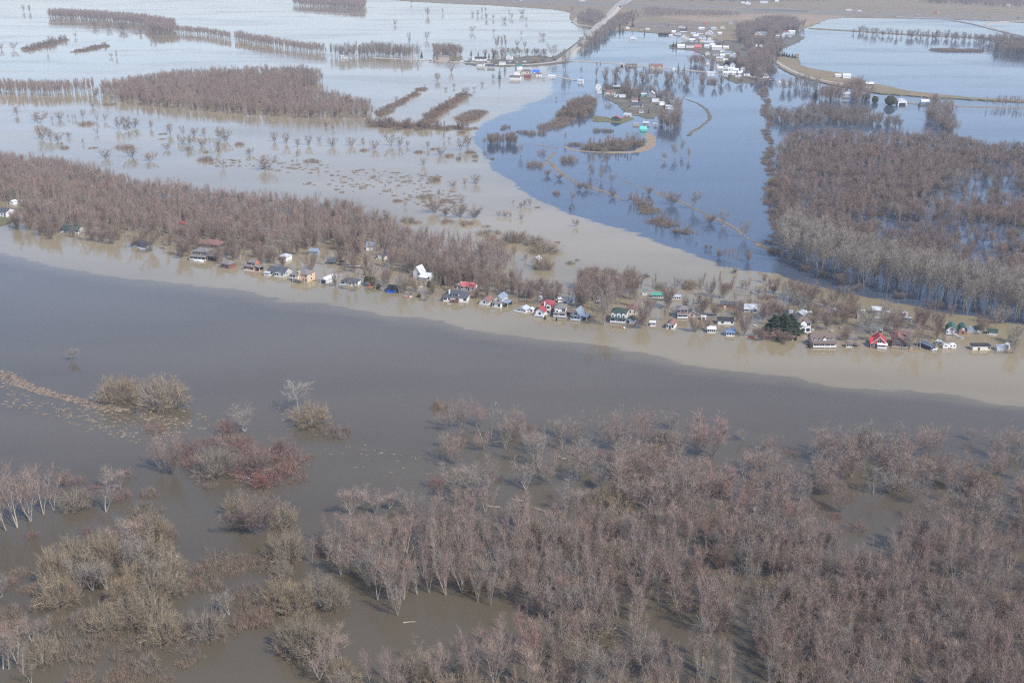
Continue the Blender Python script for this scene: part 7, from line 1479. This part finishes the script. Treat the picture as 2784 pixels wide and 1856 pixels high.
reeds('floating_reeds', [(700, 960), (790, 1010), (960, 1050), (990, 1090), (850, 1085), (720, 1040)], 40, 4, 'sparse reed specks in the open water left of the near wood', 0.2, 0.7)
reeds('floating_reeds', [(640, 935), (690, 935), (690, 960), (650, 965)], 30, 5, 'tan driftwood and reeds at the foot of the lone dead tree', 0.3, 1.0)
reeds('floating_reeds', [(560, 1000), (700, 1045), (715, 1075), (660, 1110), (540, 1110), (520, 1070)], 50, 6, 'tan reeds among the red shrubs of the islet', 0.3, 1.0)
ribbon('reed_bank', [(1240, 385), (1262, 372), (1290, 398), (1330, 420), (1372, 436), (1410, 448), (1432, 462)], [3, 4, 2.5, 2, 2, 1.6, 1.6], 0.12, DULLREED, jit=1.5)
ribbon('reed_bank', [(1427, 414), (1480, 432), (1530, 450), (1570, 466), (1620, 490), (1680, 520), (1722, 550)], 1.6, 0.12, DULLREED, jit=1.2)
ribbon('reed_bank', [(1731, 555), (1752, 566), (1775, 578)], [3, 6, 4], 0.12, DULLREED, jit=1.2)
ribbon('reed_bank', [(1576, 229), (1600, 237), (1618, 248), (1629, 262), (1628, 276), (1612, 290), (1592, 302), (1582, 312)], 3, 0.2, WET, jit=1.0)
ribbon('reed_bank', [(1294, 338), (1340, 348), (1400, 350), (1462, 348), (1490, 335), (1494, 318), (1490, 306)], [4, 5, 6, 8, 9, 7, 5], 0.14, REED, jit=2.0)
ribbon('reed_bank', [(1228, 334), (1262, 338), (1280, 342)], 3, 0.1, DULLREED, jit=1.5)
ribbon('reed_bank', [(1275, 350), (1262, 362), (1254, 370)], 3, 0.1, DULLREED, jit=1.0)
ribbon('reed_bank', [(1740, 625), (1800, 650), (1860, 668), (1930, 690)], 3, 0.08, LAND, jit=1.0)

# ---- scattered yard trees through the settlement, each one its own
for poly, sp, lab, grp in (([(40, 500), (130, 512), (330, 542), (480, 560), (600, 580), (740, 590), (860, 625), (960, 640), (1080, 672), (1150, 660), (1170, 690), (1040, 690), (860, 655), (640, 612), (420, 588), (220, 552), (60, 522)], 8.2, 'bare brownish tree among the scattered left cottages in front of the wood', 'trees in front of the left wood'),
                           ([(1170, 660), (1300, 690), (1460, 700), (1600, 690), (1800, 705), (2000, 720), (2330, 760), (2340, 800), (2100, 790), (1850, 770), (1600, 745), (1400, 730), (1190, 700)], 11.0, 'bare brownish tree among the right-hand cottages and trailers', 'brownish trees among the right-hand cottages')):
    for q in clear_of(scatter(big(poly), sp, 71)):
        k = rr.choices(('bushy', 'maple', 'field'), (3, 2, 2))[0]
        plant(k, (q[0], q[1], 0), rr.uniform(4, 7) if k == 'field' else rr.uniform(7, 11), None, lab, grp, True, name='riverside_tree')

# ---- fallen trunks and drift logs, each one its own
rl = random.Random(12)
for u, v in ((1190, 1148), (1130, 1165), (1240, 1172), (1290, 1052), (1150, 1015), (940, 1430), (2020, 1078), (1330, 1380), (560, 1095)):
    L_ = rl.uniform(2.5, 5.5); o = MB(); o.tube([(-L_ / 2, 0, 0.0), (0, rl.uniform(-.4, .4), .15), (L_ / 2, rl.uniform(-.6, .6), rl.uniform(0.1, 1.2))], [.22, .16, .05], 6, PALEBARK)
    for q in range(4): x = rl.uniform(0, L_ / 2); o.tube([(x, 0, .1), (x + rl.uniform(.4, 1.4), rl.uniform(-1.4, 1.4), rl.uniform(.2, 1.4))], [.06, .02], 4, PALEBARK)
    d = o.build('fallen_log'); d.location = gD(u, v); d.rotation_euler = (0, 0, rl.uniform(-.7, .7) + (3.14 if rl.random() < .5 else 0)); tag(d, 'bleached fallen log lying in the dark water of the near flood', 'log', 'fallen logs in the near flood')

wood('bare_woodland', clear_of(scatter(big([(1780, 672), (1880, 680), (1980, 700), (1990, 716), (1850, 708), (1780, 692)]), 6.5, 121, thin=0.2)), ('grey', 'bushy'), (8, 13), 'pale bare grove behind the three-door garage house', seed=122)
wood('bare_woodland', clear_of(scatter(big([(1990, 715), (2080, 728), (2180, 748), (2200, 765), (2110, 768), (2000, 745)]), 7.5, 123, thin=0.2)), ('grey', 'bushy'), (8, 12), 'pale bare grove behind the bright red cottage', seed=124)
wood('bare_woodland', clear_of(scatter(big([(930, 610), (1010, 640), (1090, 655), (1160, 650), (1190, 665), (1100, 680), (1010, 665), (940, 635)]), 7, 125, thin=0.2)), ('bushy', 'maple'), (7, 12), 'brownish scrubby grove around the white gabled house and pink-roofed ranch', seed=126)
for k, (pl_, n_) in enumerate((([(1245, 382), (1290, 398), (1340, 424), (1430, 458), (1428, 462), (1335, 430), (1282, 404)], 60), ([(1427, 412), (1530, 449), (1620, 489), (1722, 548), (1720, 553), (1616, 494), (1526, 454)], 70))):
    reeds('reed_tufts', pl_, n_, 50 + k, ('broken pale tufts along the lower reed line in the blue water', 'broken pale tufts along the upper reed line in the blue water')[k], 0.5, 1.6)

# ------------------------------------------------------------------ the hazy air over the whole scene
hz = MB(); hz.box(-13000, 13000, -1800, 11000, -2.5, 182, None)
hm = bpy.data.meshes.new('haze'); hm.from_pydata(hz.V, [], hz.F)
air = bpy.data.materials.new('pale_air'); air.use_nodes = True
an = air.node_tree; an.nodes.clear()
ao = an.nodes.new('ShaderNodeOutputMaterial'); pv = an.nodes.new('ShaderNodeVolumePrincipled')
pv.inputs['Color'].default_value = (0.86, 0.90, 0.96, 1); pv.inputs['Density'].default_value = 0.00013; pv.inputs['Anisotropy'].default_value = 0.2
an.links.new(pv.outputs[0], ao.inputs['Volume'])
hm.materials.append(air)
tag(link('haze', hm), 'thin pale haze filling the air over the flood', 'haze', None, 'stuff')
